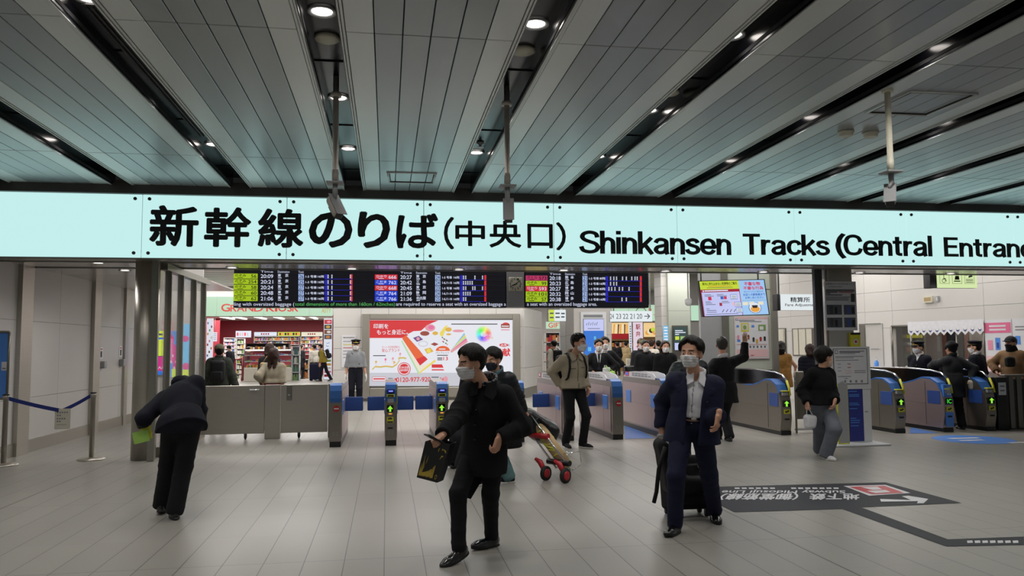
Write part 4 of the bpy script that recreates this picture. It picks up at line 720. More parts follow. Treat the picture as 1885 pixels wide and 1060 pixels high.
def snets(f, lo, hi, h):
    lo = np.asarray(lo, float); hi = np.asarray(hi, float)
    n = np.maximum(np.ceil((hi-lo)/h).astype(int)+1, 3)
    ax = [lo[i]+h*np.arange(n[i]) for i in range(3)]
    G = np.stack(np.meshgrid(*ax, indexing='ij'), -1).reshape(-1, 3)
    D = np.concatenate([f(G[i:i+150000]) for i in range(0, len(G), 150000)]).reshape(n)
    D[0] = D[-1] = 1; D[:, 0] = D[:, -1] = 1; D[:, :, 0] = D[:, :, -1] = 1
    S = D < 0; c = n-1
    acc = np.zeros((*c, 3)); cnt = np.zeros(c)
    def corner(i, j, k): return slice(i, i+c[0]), slice(j, j+c[1]), slice(k, k+c[2])
    base = np.stack(np.meshgrid(*[np.arange(m) for m in c], indexing='ij'), -1).astype(float)
    for axn in range(3):
        for u in (0, 1):
            for v in (0, 1):
                a = [0, 0, 0]; o1, o2 = [(1, 2), (0, 2), (0, 1)][axn]; a[o1] = u; a[o2] = v; b = list(a); b[axn] = 1
                da, db = D[corner(*a)], D[corner(*b)]; m = (da < 0) != (db < 0)
                t = np.where(m, da/np.where(m, da-db, 1), 0)
                p = base+np.array(a); p[..., axn] += t
                acc += p*m[..., None]; cnt += m
    act = cnt > 0; idx = -np.ones(c, int); idx[act] = np.arange(act.sum())
    V = lo+h*(acc[act]/cnt[act][:, None])
    Q = []
    for axn in range(3):
        o1, o2 = [(1, 2), (2, 0), (0, 1)][axn]
        sl = [slice(1, c[i]) for i in range(3)]; sl[axn] = slice(0, c[axn])
        a = tuple(sl); b = list(sl); b[axn] = slice(1, c[axn]+1); b = tuple(b)
        s0, s1 = S[a], S[b]; m = s0 != s1
        def cell(d1, d2):
            q = list(sl); q[o1] = slice(1-d1, c[o1]-d1); q[o2] = slice(1-d2, c[o2]-d2); return idx[tuple(q)][m]
        q = np.stack([cell(1, 1), cell(0, 1), cell(0, 0), cell(1, 0)], 1)
        flip = ~s0[m]; q[flip] = q[flip][:, ::-1]; Q.append(q)
    Q = np.concatenate(Q); return V, Q[(Q >= 0).all(1)]
def sdf_mesh(name, parts, mats, parent=None):
    # parts: list of (V, Q, material index or array per quad) joined into one mesh object
    Vs, Qs, Ms, o = [], [], [], 0
    for V, Q, mi in parts:
        Vs.append(V); Qs.append(Q+o); o += len(V); Ms.append(np.full(len(Q), mi) if np.isscalar(mi) else mi)
    V = np.concatenate(Vs); Q = np.concatenate(Qs); Mi = np.concatenate(Ms)
    pm = WM.get(parent.name) if parent is not None else None
    org = V.mean(0)*[1, 1, 0]+[0, 0, V[:, 2].min()]
    if pm is not None:
        inv = np.array(pm.inverted()); V = V@inv[:3, :3].T+inv[:3, 3]
    else: V = V-org
    me = bpy.data.meshes.new(name)
    me.vertices.add(len(V)); me.vertices.foreach_set('co', V.astype(np.float32).ravel())
    me.loops.add(len(Q)*4); me.loops.foreach_set('vertex_index', Q.astype(np.int32).ravel())
    me.polygons.add(len(Q)); me.polygons.foreach_set('loop_start', np.arange(0, len(Q)*4, 4, dtype=np.int32))
    for m in mats: me.materials.append(m)
    me.polygons.foreach_set('material_index', Mi.astype(np.int32))
    me.polygons.foreach_set('use_smooth', np.ones(len(Q), bool))
    me.update(calc_edges=True); me.validate()
    ob = bpy.data.objects.new(name, me); COL.objects.link(ob)
    if parent is not None: ob.parent = parent
    else: ob.location = org; WM[ob.name] = Matrix.Translation(Vector(org))
    return ob
def ik(a, b, l1, l2, hint):
    a, b = np.asarray(a, float), np.asarray(b, float); v = b-a; d = np.linalg.norm(v)
    if d > (l1+l2)*.995: s = d/(l1+l2)/.995; l1 *= s; l2 *= s
    u = v/d; x = (l1*l1-l2*l2+d*d)/(2*d); h = math.sqrt(max(l1*l1-x*x, 0)); p = np.asarray(hint, float); p = nrm(p-u*(p@u))
    return a+u*x+p*h
def hd(deg):
    a = math.radians(deg); return np.array([math.sin(a), math.cos(a), 0.])
class Fig:
    """Joints of one person in world metres, from measured pelvis, neck, feet and hands."""
    def __init__(s, H, pel, neck, face, chest, hips, feet, hands, elbow=(None, None), head=None, pitch=0, roll=0, build=1., curl=('relax', 'relax'), palm=(None, None), hdir=(None, None), knee=None, hs=1.08):
        s.H = H; k = s.k = H/1.72; s.hk = k*hs; s.pel = np.array(pel, float); s.neck = np.array(neck, float); s.b = build
        s.up = nrm(s.neck-s.pel); f = hd(chest); s.tr = nrm(np.cross(f, s.up)); s.tf = np.cross(s.up, s.tr)
        fh = hd(hips); s.hr = nrm(np.cross(fh, [0, 0, 1])); s.hf = fh
        s.hip = [s.pel-s.hr*.085*k, s.pel+s.hr*.085*k]
        s.sh = [s.neck-s.up*.075*k-s.tr*.153*k*build, s.neck-s.up*.075*k+s.tr*.153*k*build]
        s.feet = feet; s.ank = []; s.foot = []; s.knee = []
        for i in (0, 1):
            x, y, z, yaw, pit = feet[i]; ff = hd(yaw); p = math.radians(pit); fd = ff*math.cos(p)+np.array([0, 0, math.sin(p)])
            fu = np.cross(np.cross(fd, [0, 0, 1]), fd); fu = nrm(fu)
            a = np.array([x, y, z])+fu*.085*k; s.ank.append(a); s.foot.append((fd, fu))
            s.knee.append(ik(s.hip[i], a, .43*k, .41*k, (nrm(ff+s.hf) if knee is None else np.array(knee[i], float))))
        s.wr = [None if h is None else np.array(h, float) for h in hands]; s.elb = []
        for i in (0, 1):
            sg = -1 if i == 0 else 1
            if s.wr[i] is None: s.wr[i] = s.sh[i]-np.array([0, 0, .52*k])+s.tr*sg*.05*k+s.tf*.06*k
            hint = elbow[i] if elbow[i] is not None else (-s.tf*.9+s.tr*sg*.25-np.array([0, 0, .3]))
            s.elb.append(ik(s.sh[i], s.wr[i], .295*k, .25*k, hint))
        hfw = hd(face); pt = math.radians(pitch); s.hF = hfw*math.cos(pt)+np.array([0, 0, math.sin(pt)])
        s.hR = nrm(np.cross(s.hF, [0, 0, 1])); s.hU = np.cross(s.hR, s.hF)
        if roll: 
            c, q = math.cos(math.radians(roll)), math.sin(math.radians(roll)); s.hR, s.hU = c*s.hR+q*s.hU, c*s.hU-q*s.hR
        s.hc = np.array(head, float) if head is not None else s.neck+(nrm(s.up+s.hU)*.168+s.hF*.028)*k
        s.curl = curl; s.palm = palm; s.hdir = hdir
    def HP(s, P): return (P-s.hc)@np.stack([s.hR, s.hF, s.hU]).T/s.hk
    def head_sdf(s, P):
        q = s.HP(P); I = np.eye(3); x = q.copy(); x[:, 0] = np.abs(x[:, 0])
        d = ell(q, (0, -.012, .026), I, (.077, .097, .09))
        d = smin(d, ell(q, (0, .022, -.045), I, (.06, .068, .076)), .03)
        d = smin(d, ell(q, (0, .062, -.1), I, (.026, .024, .02)), .03)
        d = smin(d, ell(x, (.044, .05, -.03), I, (.022, .026, .022)), .02)
        d = smin(d, cap(x, (0, .083, .018), (.034, .074, .02), .011, .01), .014)
        d = smax(d, -ell(x, (.031, .098, -.004), I, (.016, .016, .010)), .012)
        d = smin(d, ell(x, (.031, .075, -.003), I, (.013, .013, .010)), .003)
        d = smin(d, cap(q, (0, .09, .008), (0, .111, -.03), .007, .011), .012)
        d = smin(d, ell(x, (.012, .1, -.034), I, (.008, .010, .007)), .006)
        d = smin(d, ell(q, (0, .088, -.066), I, (.024, .010, .0055)), .005)
        d = smin(d, ell(q, (0, .086, -.077), I, (.02, .010, .0065)), .005)
        e = ell(x, (.08, -.008, -.012), np.array([[.94, .34, 0], [-.34, .94, 0], [0, 0, 1.]]), (.009, .022, .034))
        d = smin(d, e, .006)
        return d*s.hk
    def neck_sdf(s, P): return cap(P, s.neck-s.up*.06*s.k, s.hc-s.hU*.06*s.k-s.hF*.02*s.k, .06*s.k, .053*s.k)
    def torso(s, P, o=0., belly=0.):
        k = s.k; b = s.b; R = np.stack([s.tr, s.tf, s.up]); L = np.linalg.norm(s.neck-s.pel)
        Rh = np.stack([s.hr, s.hf, [0, 0, 1.]])
        d = ell(P, s.pel+s.up*.03*k-s.hf*.015*k, Rh, np.array([.165*b, .115*b, .13])*k+o)
        d = smin(d, ell(P, s.pel+s.up*.42*L+s.tf*(.012+belly)*k, R, np.array([.145*b, (.1+belly)*b, .17])*k+o), .06)
        d = smin(d, ell(P, s.neck-s.up*.19*k+s.tf*.01*k, R, np.array([.162*b, .115*b, .17])*k+o), .06)
        for i in (0, 1): d = smin(d, cap(P, s.neck-s.up*.045*k-s.tf*.01*k, s.sh[i], .036*k+o*.7, .052*k+o*.9), .05)
        return d
    def arm(s, P, i, o=0., taper=1.):
        k = s.k; b = .5+.5*s.b
        d = cap(P, s.sh[i], s.elb[i], .056*k*b+o, .041*k*b+o*taper)
        return smin(d, cap(P, s.elb[i], s.wr[i], .041*k*b+o*taper, .027*k+o*taper), .03)
    def leg(s, P, i, r):
        k = s.k; a, kn, an = s.hip[i], s.knee[i], s.ank[i]
        d = cap(P, a, kn, r[0]*k, r[1]*k)
        return smin(d, cap(P, kn, an, r[1]*k, r[2]*k), .03)
    def hand_frame(s, i):
        d = nrm(s.hdir[i]) if s.hdir[i] is not None else nrm(s.wr[i]-s.elb[i])
        sg = -1 if i == 0 else 1
        n = np.asarray(s.palm[i], float) if s.palm[i] is not None else -s.tr*sg
        n = nrm(n-d*(n@d)); return d, n, np.cross(d, n)*(1 if i == 0 else -1)   # last: towards the thumb
    def hand_sdf(s, P, i):
        d, n, th = s.hand_frame(i); k = s.k; w = s.wr[i]; F = np.stack([th, d, n])
        q = (P-w)@F.T/k
        D = rbox(q, (0, .05, 0), np.eye(3), (.04, .046, .015), .014); D = smin(D, cap(q, (0, -.03, 0), (0, .02, 0), .026, .024), .02)
        D = smin(D, ell(q, (.024, .03, .008), np.eye(3), (.02, .03, .016)), .012)
        c = {'relax': (22, 30, 20), 'grip': (72, 85, 50), 'flat': (4, 6, 4), 'half': (45, 55, 30), 'wave': (-6, 8, 5)}[s.curl[i]]
        for j, (x, L, y) in enumerate([(.03, .07, .092), (.0105, .078, .097), (-.0095, .072, .093), (-.028, .056, .084)]):
            p = np.array([x, y-.004, 0]); a = 0; sp = (1.5-j)*(.10 if s.curl[i] == 'wave' else .03)
            for seg, (fr, cu) in enumerate(zip((.46, .3, .24), c)):
                a += math.radians(cu*(1+.06*j)); v = np.array([math.sin(sp), math.cos(sp)*math.cos(a), math.sin(a)])
                e = p+v*L*fr; r = .0092-.0009*seg-(.001 if j == 3 else 0)
                D = smin(D, cap(q, p, e, r, r-.0007), .0035 if seg else .006); p = e
        cl = s.curl[i]; t0 = np.array([.034, .028, .006]); v = nrm([.62, .68, .4] if cl not in ('grip', 'half') else [.35, .72, .62])
        t1 = t0+v*.042; v2 = nrm(v+(np.array([-.15, .3, .2]) if cl not in ('grip', 'half') else np.array([-.7, .3, .4]))); t2 = t1+v2*.032
        D = smin(D, cap(q, t0, t1, .0125, .0105), .012); D = smin(D, cap(q, t1, t2, .0102, .0085), .003)
        return D*k
    def shoe_sdf(s, P, i, long=1.):
        k = s.k; fd, fu = s.foot[i]; a = s.ank[i]; r = np.cross(fd, fu); R = np.stack([r, fd, fu]); q = (P-(a-fu*.085*k))@R.T/k
        I = np.eye(3)
        d = ell(q, (0, -.02, .05), I, (.042, .062, .058)); d = smin(d, cap(q, (0, .0, .045), (.0, .12*long, .028), .042, .04), .03)
        d = smin(d, ell(q, (0, .15*long, .025), I, (.042, .062, .032)), .03); d = smin(d, cap(q, (0, -.012, .06), (0, -.012, .11), .043, .043), .02)
        sole = np.maximum(econe(q, (0, .06, -.001), (0, .06, .022), I[:2], (.049, .152*long), (.047, .148*long)), -1)
        return np.minimum(smax(d, -q[:, 2], .006), sole)*k, q
def bb(pts, pad):
    A = np.array([np.asarray(p, float) for p in pts]); return A.min(0)-pad, A.max(0)+pad
def quad_centers(V, Q): return V[Q].mean(1)

def build_person(label, F, cfg, group=None, fine=1.):
    """One person: the body is the top-level mesh, clothes and hair are its children."""
    k = F.k; hh = .0045*fine; hb = .011*fine; sk = cfg.get('skin', 'skin')
    skin = M[sk]
    # ---- head, neck
    lo, hi = bb([F.hc-F.hU*.13*F.hk, F.hc+F.hU*.14*F.hk, F.neck-F.up*.03*k], .125*F.hk)
    hf = lambda P: smin(F.head_sdf(P), F.neck_sdf(P), .03)
    V, Q = snets(hf, lo, hi, hh); q = F.HP(quad_centers(V, Q)); ax = np.abs(q[:, 0])
    mi = np.zeros(len(Q), int)
    ex = (ax-.031)
    mi[(np.abs(ex) < .0115) & (np.abs(q[:, 2]+.003) < .0036) & (q[:, 1] > .072)] = 1
    mi[(np.abs(ex) < .0062) & (np.abs(q[:, 2]+.003) < .0045) & (q[:, 1] > .072)] = 2
    mi[(ax > .014) & (ax < .05) & (np.abs(q[:, 2]-.0215+.1*np.abs(ax-.03)) < .0042) & (q[:, 1] > .055)] = 2
    mi[(ax < .024) & (np.abs(q[:, 2]+.0715) < .0085-.12*ax) & (q[:, 1] > .078)] = 3
    parts = [(V, Q, mi)]
    # ---- trunk and limbs under the clothes
    pts = [F.neck, F.pel, *F.sh, *F.elb, *F.wr, *F.hip, *F.knee, *F.ank]
    def trunk(P):
        d = F.torso(P)
        for i in (0, 1): d = smin(smin(d, F.arm(P, i), .03), F.leg(P, i, (.082, .054, .036)), .03)
        return smin(d, F.neck_sdf(P), .03)
    lo, hi = bb(pts, .14*k); V, Q = snets(trunk, lo, hi, .017*max(fine, 1)); parts.append((V, Q, 0))
    for i in (0, 1):
        if cfg.get('nohand', (0, 0))[i]: continue
        d, n, th = F.hand_frame(i); lo, hi = bb([F.wr[i]-d*.04*k, F.wr[i]+d*.19*k, F.wr[i]+th*.09*k, F.wr[i]+n*.11*k], .055*k)
        V, Q = snets(lambda P: F.hand_sdf(P, i), lo, hi, .0036*max(fine, 1)); parts.append((V, Q, 4 if cfg.get('gloves') else 0))
    body = sdf_mesh('person', parts, [skin, M['eye_white'], M['hair_black'], M['lip'], M['glove_white']])
    tag(body, label, 'person', group)
    # ---- trousers
    tr = cfg.get('trousers', dict(mat='cloth_black')); rad = tr.get('r', (.098, .072, .068)); sd = tr.get('seed', 1)
    zc = tr.get('break', .045)
    def trou(P):
        d = ell(P, F.pel+F.up*.035*k-F.hf*.012*k, np.stack([F.hr, F.hf, [0, 0, 1.]]), np.array([.172, .122, .13])*k*F.b)
        dl = None
        for i in (0, 1):
            l = F.leg(P, i, rad); ax_ = nrm(F.ank[i]-F.knee[i])
            l = l+folds(P, F.knee[i], ax_, .0045*k, 62/k, sd+i)*np.exp(-(np.linalg.norm(P-F.knee[i], axis=1)/(.24*k))**2)+folds(P, F.ank[i], ax_, .005*k, 55/k, sd+4+i)*np.exp(-(np.linalg.norm(P-F.ank[i], axis=1)/(.14*k))**2)
            fu = F.foot[i][1]; l = smax(l, -((P-F.ank[i])@nrm(F.knee[i]-F.ank[i])+zc*k), .008)
            d = smin(d, l, .035)
        top = (P-(F.pel+F.up*.13*k))@F.up
        return smax(d+.0025*wob(P, 26, sd), top, .008)
    lo, hi = bb([F.pel+F.up*.16*k, F.pel, *F.hip, *F.knee, *F.ank], .15*k); V, Q = snets(trou, lo, hi, hb)
    sdf_mesh('trousers', [(V, Q, 0)], [M[tr['mat']]], body)
    # ---- shoes
    sh = cfg.get('shoes', dict(mat='leather_black', sole='rubber_black'))
    for i in (0, 1):
        fd, fu = F.foot[i]; lo, hi = bb([F.ank[i]-fu*.09*k-fd*.09*k, F.ank[i]+fu*.05*k, F.ank[i]-fu*.085*k+fd*.24*k], .065*k)
        V, Q = snets(lambda P: F.shoe_sdf(P, i)[0], lo, hi, .006*fine); qc = F.shoe_sdf(quad_centers(V, Q), i)[1]
        sdf_mesh('shoe', [(V, Q, (qc[:, 2] < .023).astype(int))], [M[sh['mat']], M[sh['sole']]], body)
    # ---- tops, outermost last
    for g in cfg['tops']:
        o = g.get('o', .018); hem = g.get('hem', .0); sd = g.get('seed', 2); sway = np.array(g.get('sway', (0, 0, 0)), float); flare = g.get('flare', (.02, .02))
        R = np.stack([F.tr, F.tf, F.up]); Rh = np.stack([nrm(F.hr+F.tr), nrm(F.hf+F.tf), [0, 0, 1.]])
        wa = F.pel+F.up*.16*k; hc = F.pel-np.array([0, 0, 1.])*hem*k+sway
        amp = g.get('amp', .0045)
        def top(P):
            d = F.torso(P, o, g.get('belly', 0))
            d = smin(d, econe(P, wa, hc, Rh, (.158*k*F.b+o, .115*k*F.b+o), (.175*k*F.b+o+flare[0], .125*k*F.b+o+flare[1])), .04)
            for i in (0, 1):
                if g.get('sleeve', 1) == 0 or (g is not cfg['tops'][-1] and not g.get('slen')): break
                a = F.arm(P, i, o+.004, g.get('taper', .9)); ad = nrm(F.wr[i]-F.elb[i]); sl = g.get('slen', .0)
                a = a+folds(P, F.elb[i], ad, amp*1.3, g.get('ff', 60)/k, sd+i)*np.exp(-(np.linalg.norm(P-F.elb[i], axis=1)/(.19*k))**2)
                if g.get('puff'): a = a-.006*np.abs(np.sin((P-F.elb[i])@ad*48/k))*k
                a = smax(a, (P-F.wr[i])@ad-sl*k, .008)
                d = smin(d, a, .028)
            d = d+amp*wob(P, 17, sd)+amp*.6*wob(P*[1, 1, .45], 34, sd+1)
            if g.get('puff'): d = d-.007*np.abs(np.sin((P-wa)@F.up*42/k))*k
            if g.get('collar'): 
                q = (P-(F.neck+F.up*.035*k-F.tf*.0*k))@R.T/k; q[:, 2] += .35*q[:, 1]
                rr = np.sqrt(q[:, 0]**2+(q[:, 1]*1.05)**2); d = smin(d, np.maximum(np.abs(rr-.074-.18*np.minimum(q[:, 2], 0))-.012, np.abs(q[:, 2])-g['collar'])*k, .014)
            d = smax(d, -((P-hc)@np.array([0, 0, 1.])+.04*k*np.tanh(3*wob(P*[1, 1, 0], 4, sd))*g.get('ragged', .25)), .008)
            if hem < 0: d = smax(d, -((P-(F.pel-F.up*hem*k))@F.up), .008)
            d = smax(d, -(ell(P, F.neck+F.up*.085*k+F.tf*.015*k, R, np.array([.07, .07, g.get('neckcut', .075)])*k)), .006)
            if g.get('open'):
                w0, zb, wlow = g['open']; q = (P-F.neck)@R.T/k; z = -q[:, 2]
                w = np.maximum(np.where(z < zb, np.maximum(w0*(1-z/zb), .0), wlow*(z-zb)), g.get('wmin', 0.))
                e = np.abs(q[:, 0])-w
                lw = np.clip(.075*np.minimum(z/.1, 1)*np.maximum(1-z/zb, 0)**.5*(1+.5*((z > .1) & (z < .15))), 0, 1)
                d = d-.006*k*np.clip((lw-e)/.006, 0, 1)*(q[:, 1] > 0)*(z < zb)
                d = smax(d, -np.maximum(e, .0-q[:, 1])*k, .006)
            return d
        lo, hi = bb([F.neck+F.up*.1*k, F.pel, hc, *F.sh, *F.elb, *F.wr], .19*k+o+max(flare)); V, Q = snets(top, lo, hi, hb)
        mats = [M[g['mat']]]; mi = 0
        if g.get('paint'): mi = g['paint'](F, quad_centers(V, Q)); mats += [M[m] for m in g['paint_mats']]
        sdf_mesh(g['name'], [(V, Q, mi)], mats, body)
    # ---- belt, tie
    if cfg.get('belt'):
        Rh = np.stack([F.hr, F.hf]); c = F.pel+F.up*.105*k
        V, Q = snets(lambda P: np.maximum(ell(P, c-F.hf*.01*k, np.stack([F.hr, F.hf, F.up]), np.array([.172, .13, .2])*k*F.b), np.abs((P-c)@F.up)-.018*k), c-.24*k, c+.24*k, .008)
        qc = (quad_centers(V, Q)-c); bk = (np.abs(qc@F.hr) < .02*k) & (qc@F.hf > .05*k)
        sdf_mesh('belt', [(V, Q, bk.astype(int))], [M['leather_black'], M['chrome']], body)
    if cfg.get('tie'):
        a = F.neck-F.up*.015*k+F.tf*.092*k; b = F.neck-F.up*.36*k+F.tf*.145*k
        V, Q = snets(lambda P: np.maximum(econe(P, a, b, np.stack([F.tr, F.tf]), (.022*k, .02*k), (.04*k, .022*k)), -1), *bb([a, b], .06*k), .009)
        sdf_mesh('tie', [(V, Q, 0)], [M[cfg['tie']]], body)
    # ---- hair
    hr = cfg.get('hair', 'short'); hm = M[cfg.get('hairmat', 'hair_black')]; vol = cfg.get('hairvol', .018); I = np.eye(3)
    if hr:
        long_ = hr == 'long'; bob = hr == 'bob'
        def hair(P):
            q = F.HP(P); x = q.copy(); x[:, 0] = np.abs(x[:, 0])
            d = ell(q, (0, -.014, .03), I, (.08+vol, .1+vol*.8, .092+vol))
            d = smin(d, ell(q, (0, -.055, -.03), I, (.066+vol*.5, .05+vol*.4, .06)), .03)
            if long_ or bob:
                L = cfg.get('hairlen', .34 if long_ else .1)
                d = smin(d, cap(x, (.045, -.05, 0), (.045, -.145, -L), .05, .036), .04); d = smin(d, ell(q, (0, -.08, -.06), I, (.088, .055, .12)), .04)
                d = smin(d, cap(x, (.07, .0, .03), (.075, .0, -.1), .024, .02), .02)
            if not (long_ or bob): d = d+np.clip((.045-q[:, 2])/.09, 0, 1)*vol*.8
            ang = np.arctan2(q[:, 0], q[:, 1]+.01); fr = cfg.get('fringe', .052)
            hairline = fr+.012*np.sin(ang*9+1.3)+.006*np.sin(ang*23)
            front = .82*(q[:, 1]-.052)-.57*(q[:, 2]-hairline)
            d = smax(d, np.where(q[:, 2] < hairline+.05, front, -1), .012)
            if not (long_ or bob):
                side = np.maximum(q[:, 1]+.012+.25*(q[:, 2]+.02), -(q[:, 2]-.008)*1.)  # clear around and below the ears
                d = smax(d, -np.maximum(-(q[:, 1]+.012), q[:, 2]-.012), .01) if False else d
                d = smax(d, np.minimum((q[:, 1]-.012), -(q[:, 2]-.018)), .008)
                d = smax(d, -(q[:, 2]+.082), .01)
                d = smax(d, np.minimum(.03-np.hypot(q[:, 1]+.008, q[:, 2]+.012), x[:, 0]-.06), .006)
            else: d = smax(d, np.minimum(q[:, 1]-.055, -(q[:, 2]-.03)), .01)
            return (d+.0035*np.sin(ang*26+q[:, 2]*60+2*np.sin(q[:, 1]*40))*(.5+.5*wob(q, 45, 1))+.004*wob(q, 55, 2))*F.hk
        lo, hi = bb([F.hc, F.hc-F.hU*(cfg.get('hairlen', .34 if long_ else .1) if (long_ or bob) else .0)*k-F.hF*.05*k], .165*F.hk)
        V, Q = snets(hair, lo, hi, .0055*fine); sdf_mesh('hair', [(V, Q, 0)], [hm], body)
    # ---- mask
    if cfg.get('mask'):
        def mask(P):
            q = F.HP(P); x = q.copy(); x[:, 0] = np.abs(x[:, 0])
            d = F.head_sdf(P)/F.hk-.007; d = smin(d, ell(q, (0, .085, -.05), I, (.036, .032, .046)), .012)
            reg = np.maximum(np.maximum(np.abs(q[:, 2]+.064)-.05+.12*x[:, 0], x[:, 0]-.066), .012-q[:, 1])
            d = smax(d, reg, .004)+.0012*np.sin(q[:, 2]*300)
            for dz in (-.025, -.085): d = np.minimum(d, cap(x, (.064, .025, dz), (.083, -.02, -.015), .0025, .0025))
            return d*F.hk
        V, Q = snets(mask, *bb([F.hc+F.hF*.03*k-F.hU*.05*k], .125*F.hk), .0045*fine); sdf_mesh('face_mask', [(V, Q, 0)], [M[cfg['mask']]], body)
    # ---- hats
    if cfg.get('hat'):
        kind = cfg['hat']
        def hat(P):
            q = F.HP(P)
            if kind == 'peaked':
                z = q[:, 2]-.25*q[:, 1]*0
                d = econe(q, (0, -.01, .045), (0, -.012, .085), I[:2], (.086, .106), (.09, .11))
                d = smin(d, ell(q, (0, -.0, .105), I, (.118, .132, .026)), .02)
                v = np.maximum(ell(q, (0, .088, .04), np.array([[1, 0, 0], [0, .87, -.5], [0, .5, .87]]), (.075, .06, .010)), .06-q[:, 1]); return np.minimum(d, v)*F.hk
            if kind == 'beanie':
                d = ell(q, (0, -.014, .045), I, (.093, .112, .1)); d = smax(d, -(q[:, 2]-.012+.3*(q[:, 1])), .01); return smin(d, np.maximum(np.abs(np.hypot(q[:, 0]*1.15, q[:, 1]+.012)-.108)-.012, np.abs(q[:, 2]-.03+.3*q[:, 1])-.026), .01)*F.hk
            d = ell(q, (0, -.012, .05), I, (.092, .108, .085)); d = smax(d, -(q[:, 2]-.03), .008)
            return smin(d, np.maximum(ell(q, (0, .1, .04), I, (.075, .075, .01)), .03-q[:, 1]), .006)*F.hk
        V, Q = snets(hat, *bb([F.hc+F.hU*.06*k], .18*F.hk), .0055*fine); qc = F.HP(quad_centers(V, Q))
        mi = np.zeros(len(Q), int)
        if kind == 'peaked': mi[(qc[:, 2] > .05) & (qc[:, 2] < .062) & (qc[:, 1] > -.05)] = 1; mi[(np.abs(qc[:, 0]) < .014) & (qc[:, 2] > .056) & (qc[:, 2] < .1) & (qc[:, 1] > .05)] = 1
        sdf_mesh('cap', [(V, Q, mi)], [M[cfg.get('hatmat', 'cloth_navy_dark')], M['gold']], body)
    for ex in cfg.get('extra', []): ex(F, body)
    return body
# ================================================================ advertisement light box
for n_, c_ in (('ad_white', 'e9eaf2'), ('ad_red', 'd8232a'), ('ad_orange', 'e8632c'), ('ad_grey', 'c9cad3'), ('ad_ink', '35363c'), ('ad_pink', 'e59aa6'), ('ad_yellow', 'eed95a'), ('ad_green', 'b6dcb0'), ('ad_cyan', '7cc3ea'), ('ad_magenta', 'e86aa0'), ('ad_purple', '6a4a8a'), ('ad_cream', 'efe6cf'), ('ad_brown', '9a4030'), ('ad_gold', 'e0b040')): screen(n_, c_, .92)
def AD(x, y, d=.03): q = P(x, y, AY); return (q[0], AY-.1-d, q[2])
def adp(mb, pts, m, d=.03): mb._f([mb.b.faces.new([mb.b.verts.new(AD(x, y, d)) for x, y in pts])], m)
def ad(x, y): return 670+x/6.5, 575+y/6.5        # from the close-up of the poster
def adq(mb, pts, m, d): adp(mb, [ad(*p) for p in pts], m, d)
def adt(mb, body, x0, y0, x1, y1, m, bold=0., d=.05): a = AD(*ad(x0, y1), d); b = AD(*ad(x1, y1), d); c = AD(*ad(x0, y0), d); mb.text(body, a, (b[0]-a[0], 0, 0), (0, 0, c[2]-a[2]), m, bold)
def adc(mb, x, y, r, m, d, ry=None): adq(mb, [(x+r*math.cos(2*math.pi*k/28), y-(ry or r)*math.sin(2*math.pi*k/28)) for k in range(28)], m, d)
q = AD(811, 727); o = thing('advertising_light_box', 'large lit poster of an open book with a red banner on the tiled wall', 'light box', (q[0], AY-.1, max(q[2], .02)))
mb = MB(); A0, A1, I0, I1 = AD(667, 578, 0), AD(957, 728, 0), AD(681, 588, 0), AD(943, 710, 0)
mb.box(A0[0], A1[0], AY-.1, AY-.005, max(A1[2], .02), A0[2], 'steel_plain')
for a in ((A0[0], I0[0], A1[2], A0[2]), (I1[0], A1[0], A1[2], A0[2]), (I0[0], I1[0], I0[2], A0[2]), (I0[0], I1[0], max(A1[2], .02), I1[2])): mb.rbx(a[0], a[1], AY-.16, AY-.1, max(a[2], .02), a[3], 'steel', .015, 1)
mb.obj('frame', o); mb = MB(); adp(mb, [(680, 589), (943, 589), (943, 710), (680, 710)], 'ad_white', .012)
adq(mb, [(65, 95), (890, 95), (760, 150), (700, 215), (560, 260), (450, 306), (65, 306)], 'ad_red', .02); adq(mb, [(65, 720), (1775, 720), (1775, 878), (65, 878)], 'ad_grey', .018)
adt(mb, '印刷を', 115, 138, 292, 195, 'ad_white', .02); adt(mb, 'もっと身近に。', 155, 207, 525, 268, 'ad_white', .02)
adt(mb, 'ネットの印刷通販の', 215, 400, 425, 428, 'ad_red'); adt(mb, '安心ブランド', 215, 432, 428, 475, 'ad_red', .012)
# open book
adq(mb, [(445, 345), (455, 330), (668, 640), (870, 575), (650, 740)], 'ad_cream', .022); adq(mb, [(445, 345), (650, 740), (660, 715), (455, 330)], 'ad_green', .024); adq(mb, [(650, 740), (870, 575), (860, 550), (660, 715)], 'ad_yellow', .024)
adq(mb, [(455, 310), (500, 270), (760, 560), (668, 635)], 'ad_orange', .026); adq(mb, [(620, 560), (720, 520), (760, 560), (668, 635)], 'ad_red', .028)
adq(mb, [(520, 262), (590, 225), (680, 220), (870, 470), (835, 510), (745, 560)], 'ad_white', .027); adq(mb, [(680, 220), (760, 150), (900, 110), (1040, 130), (1200, 250), (1020, 470), (870, 480)], 'ad_white', .026)
for i, m in enumerate(('ad_cyan', 'ad_yellow', 'ad_green', 'ad_magenta', 'ad_pink')): adq(mb, [(1195+i*6, 245+i*22), (1205+i*9, 262+i*22), (1035+i*3, 480), (1030, 462)], m, .027+i*.001)
adq(mb, [(585, 305), (655, 280), (705, 325), (632, 352)], 'ad_purple', .03); adc(mb, 645, 315, 20, 'ad_pink', .032); adc(mb, 705, 375, 58, 'ad_grey', .03, 34); adc(mb, 705, 375, 48, 'ad_white', .032, 26); adq(mb, [(720, 440), (790, 420), (830, 465), (755, 495)], 'ad_gold', .03); adc(mb, 772, 458, 26, 'ad_yellow', .032)
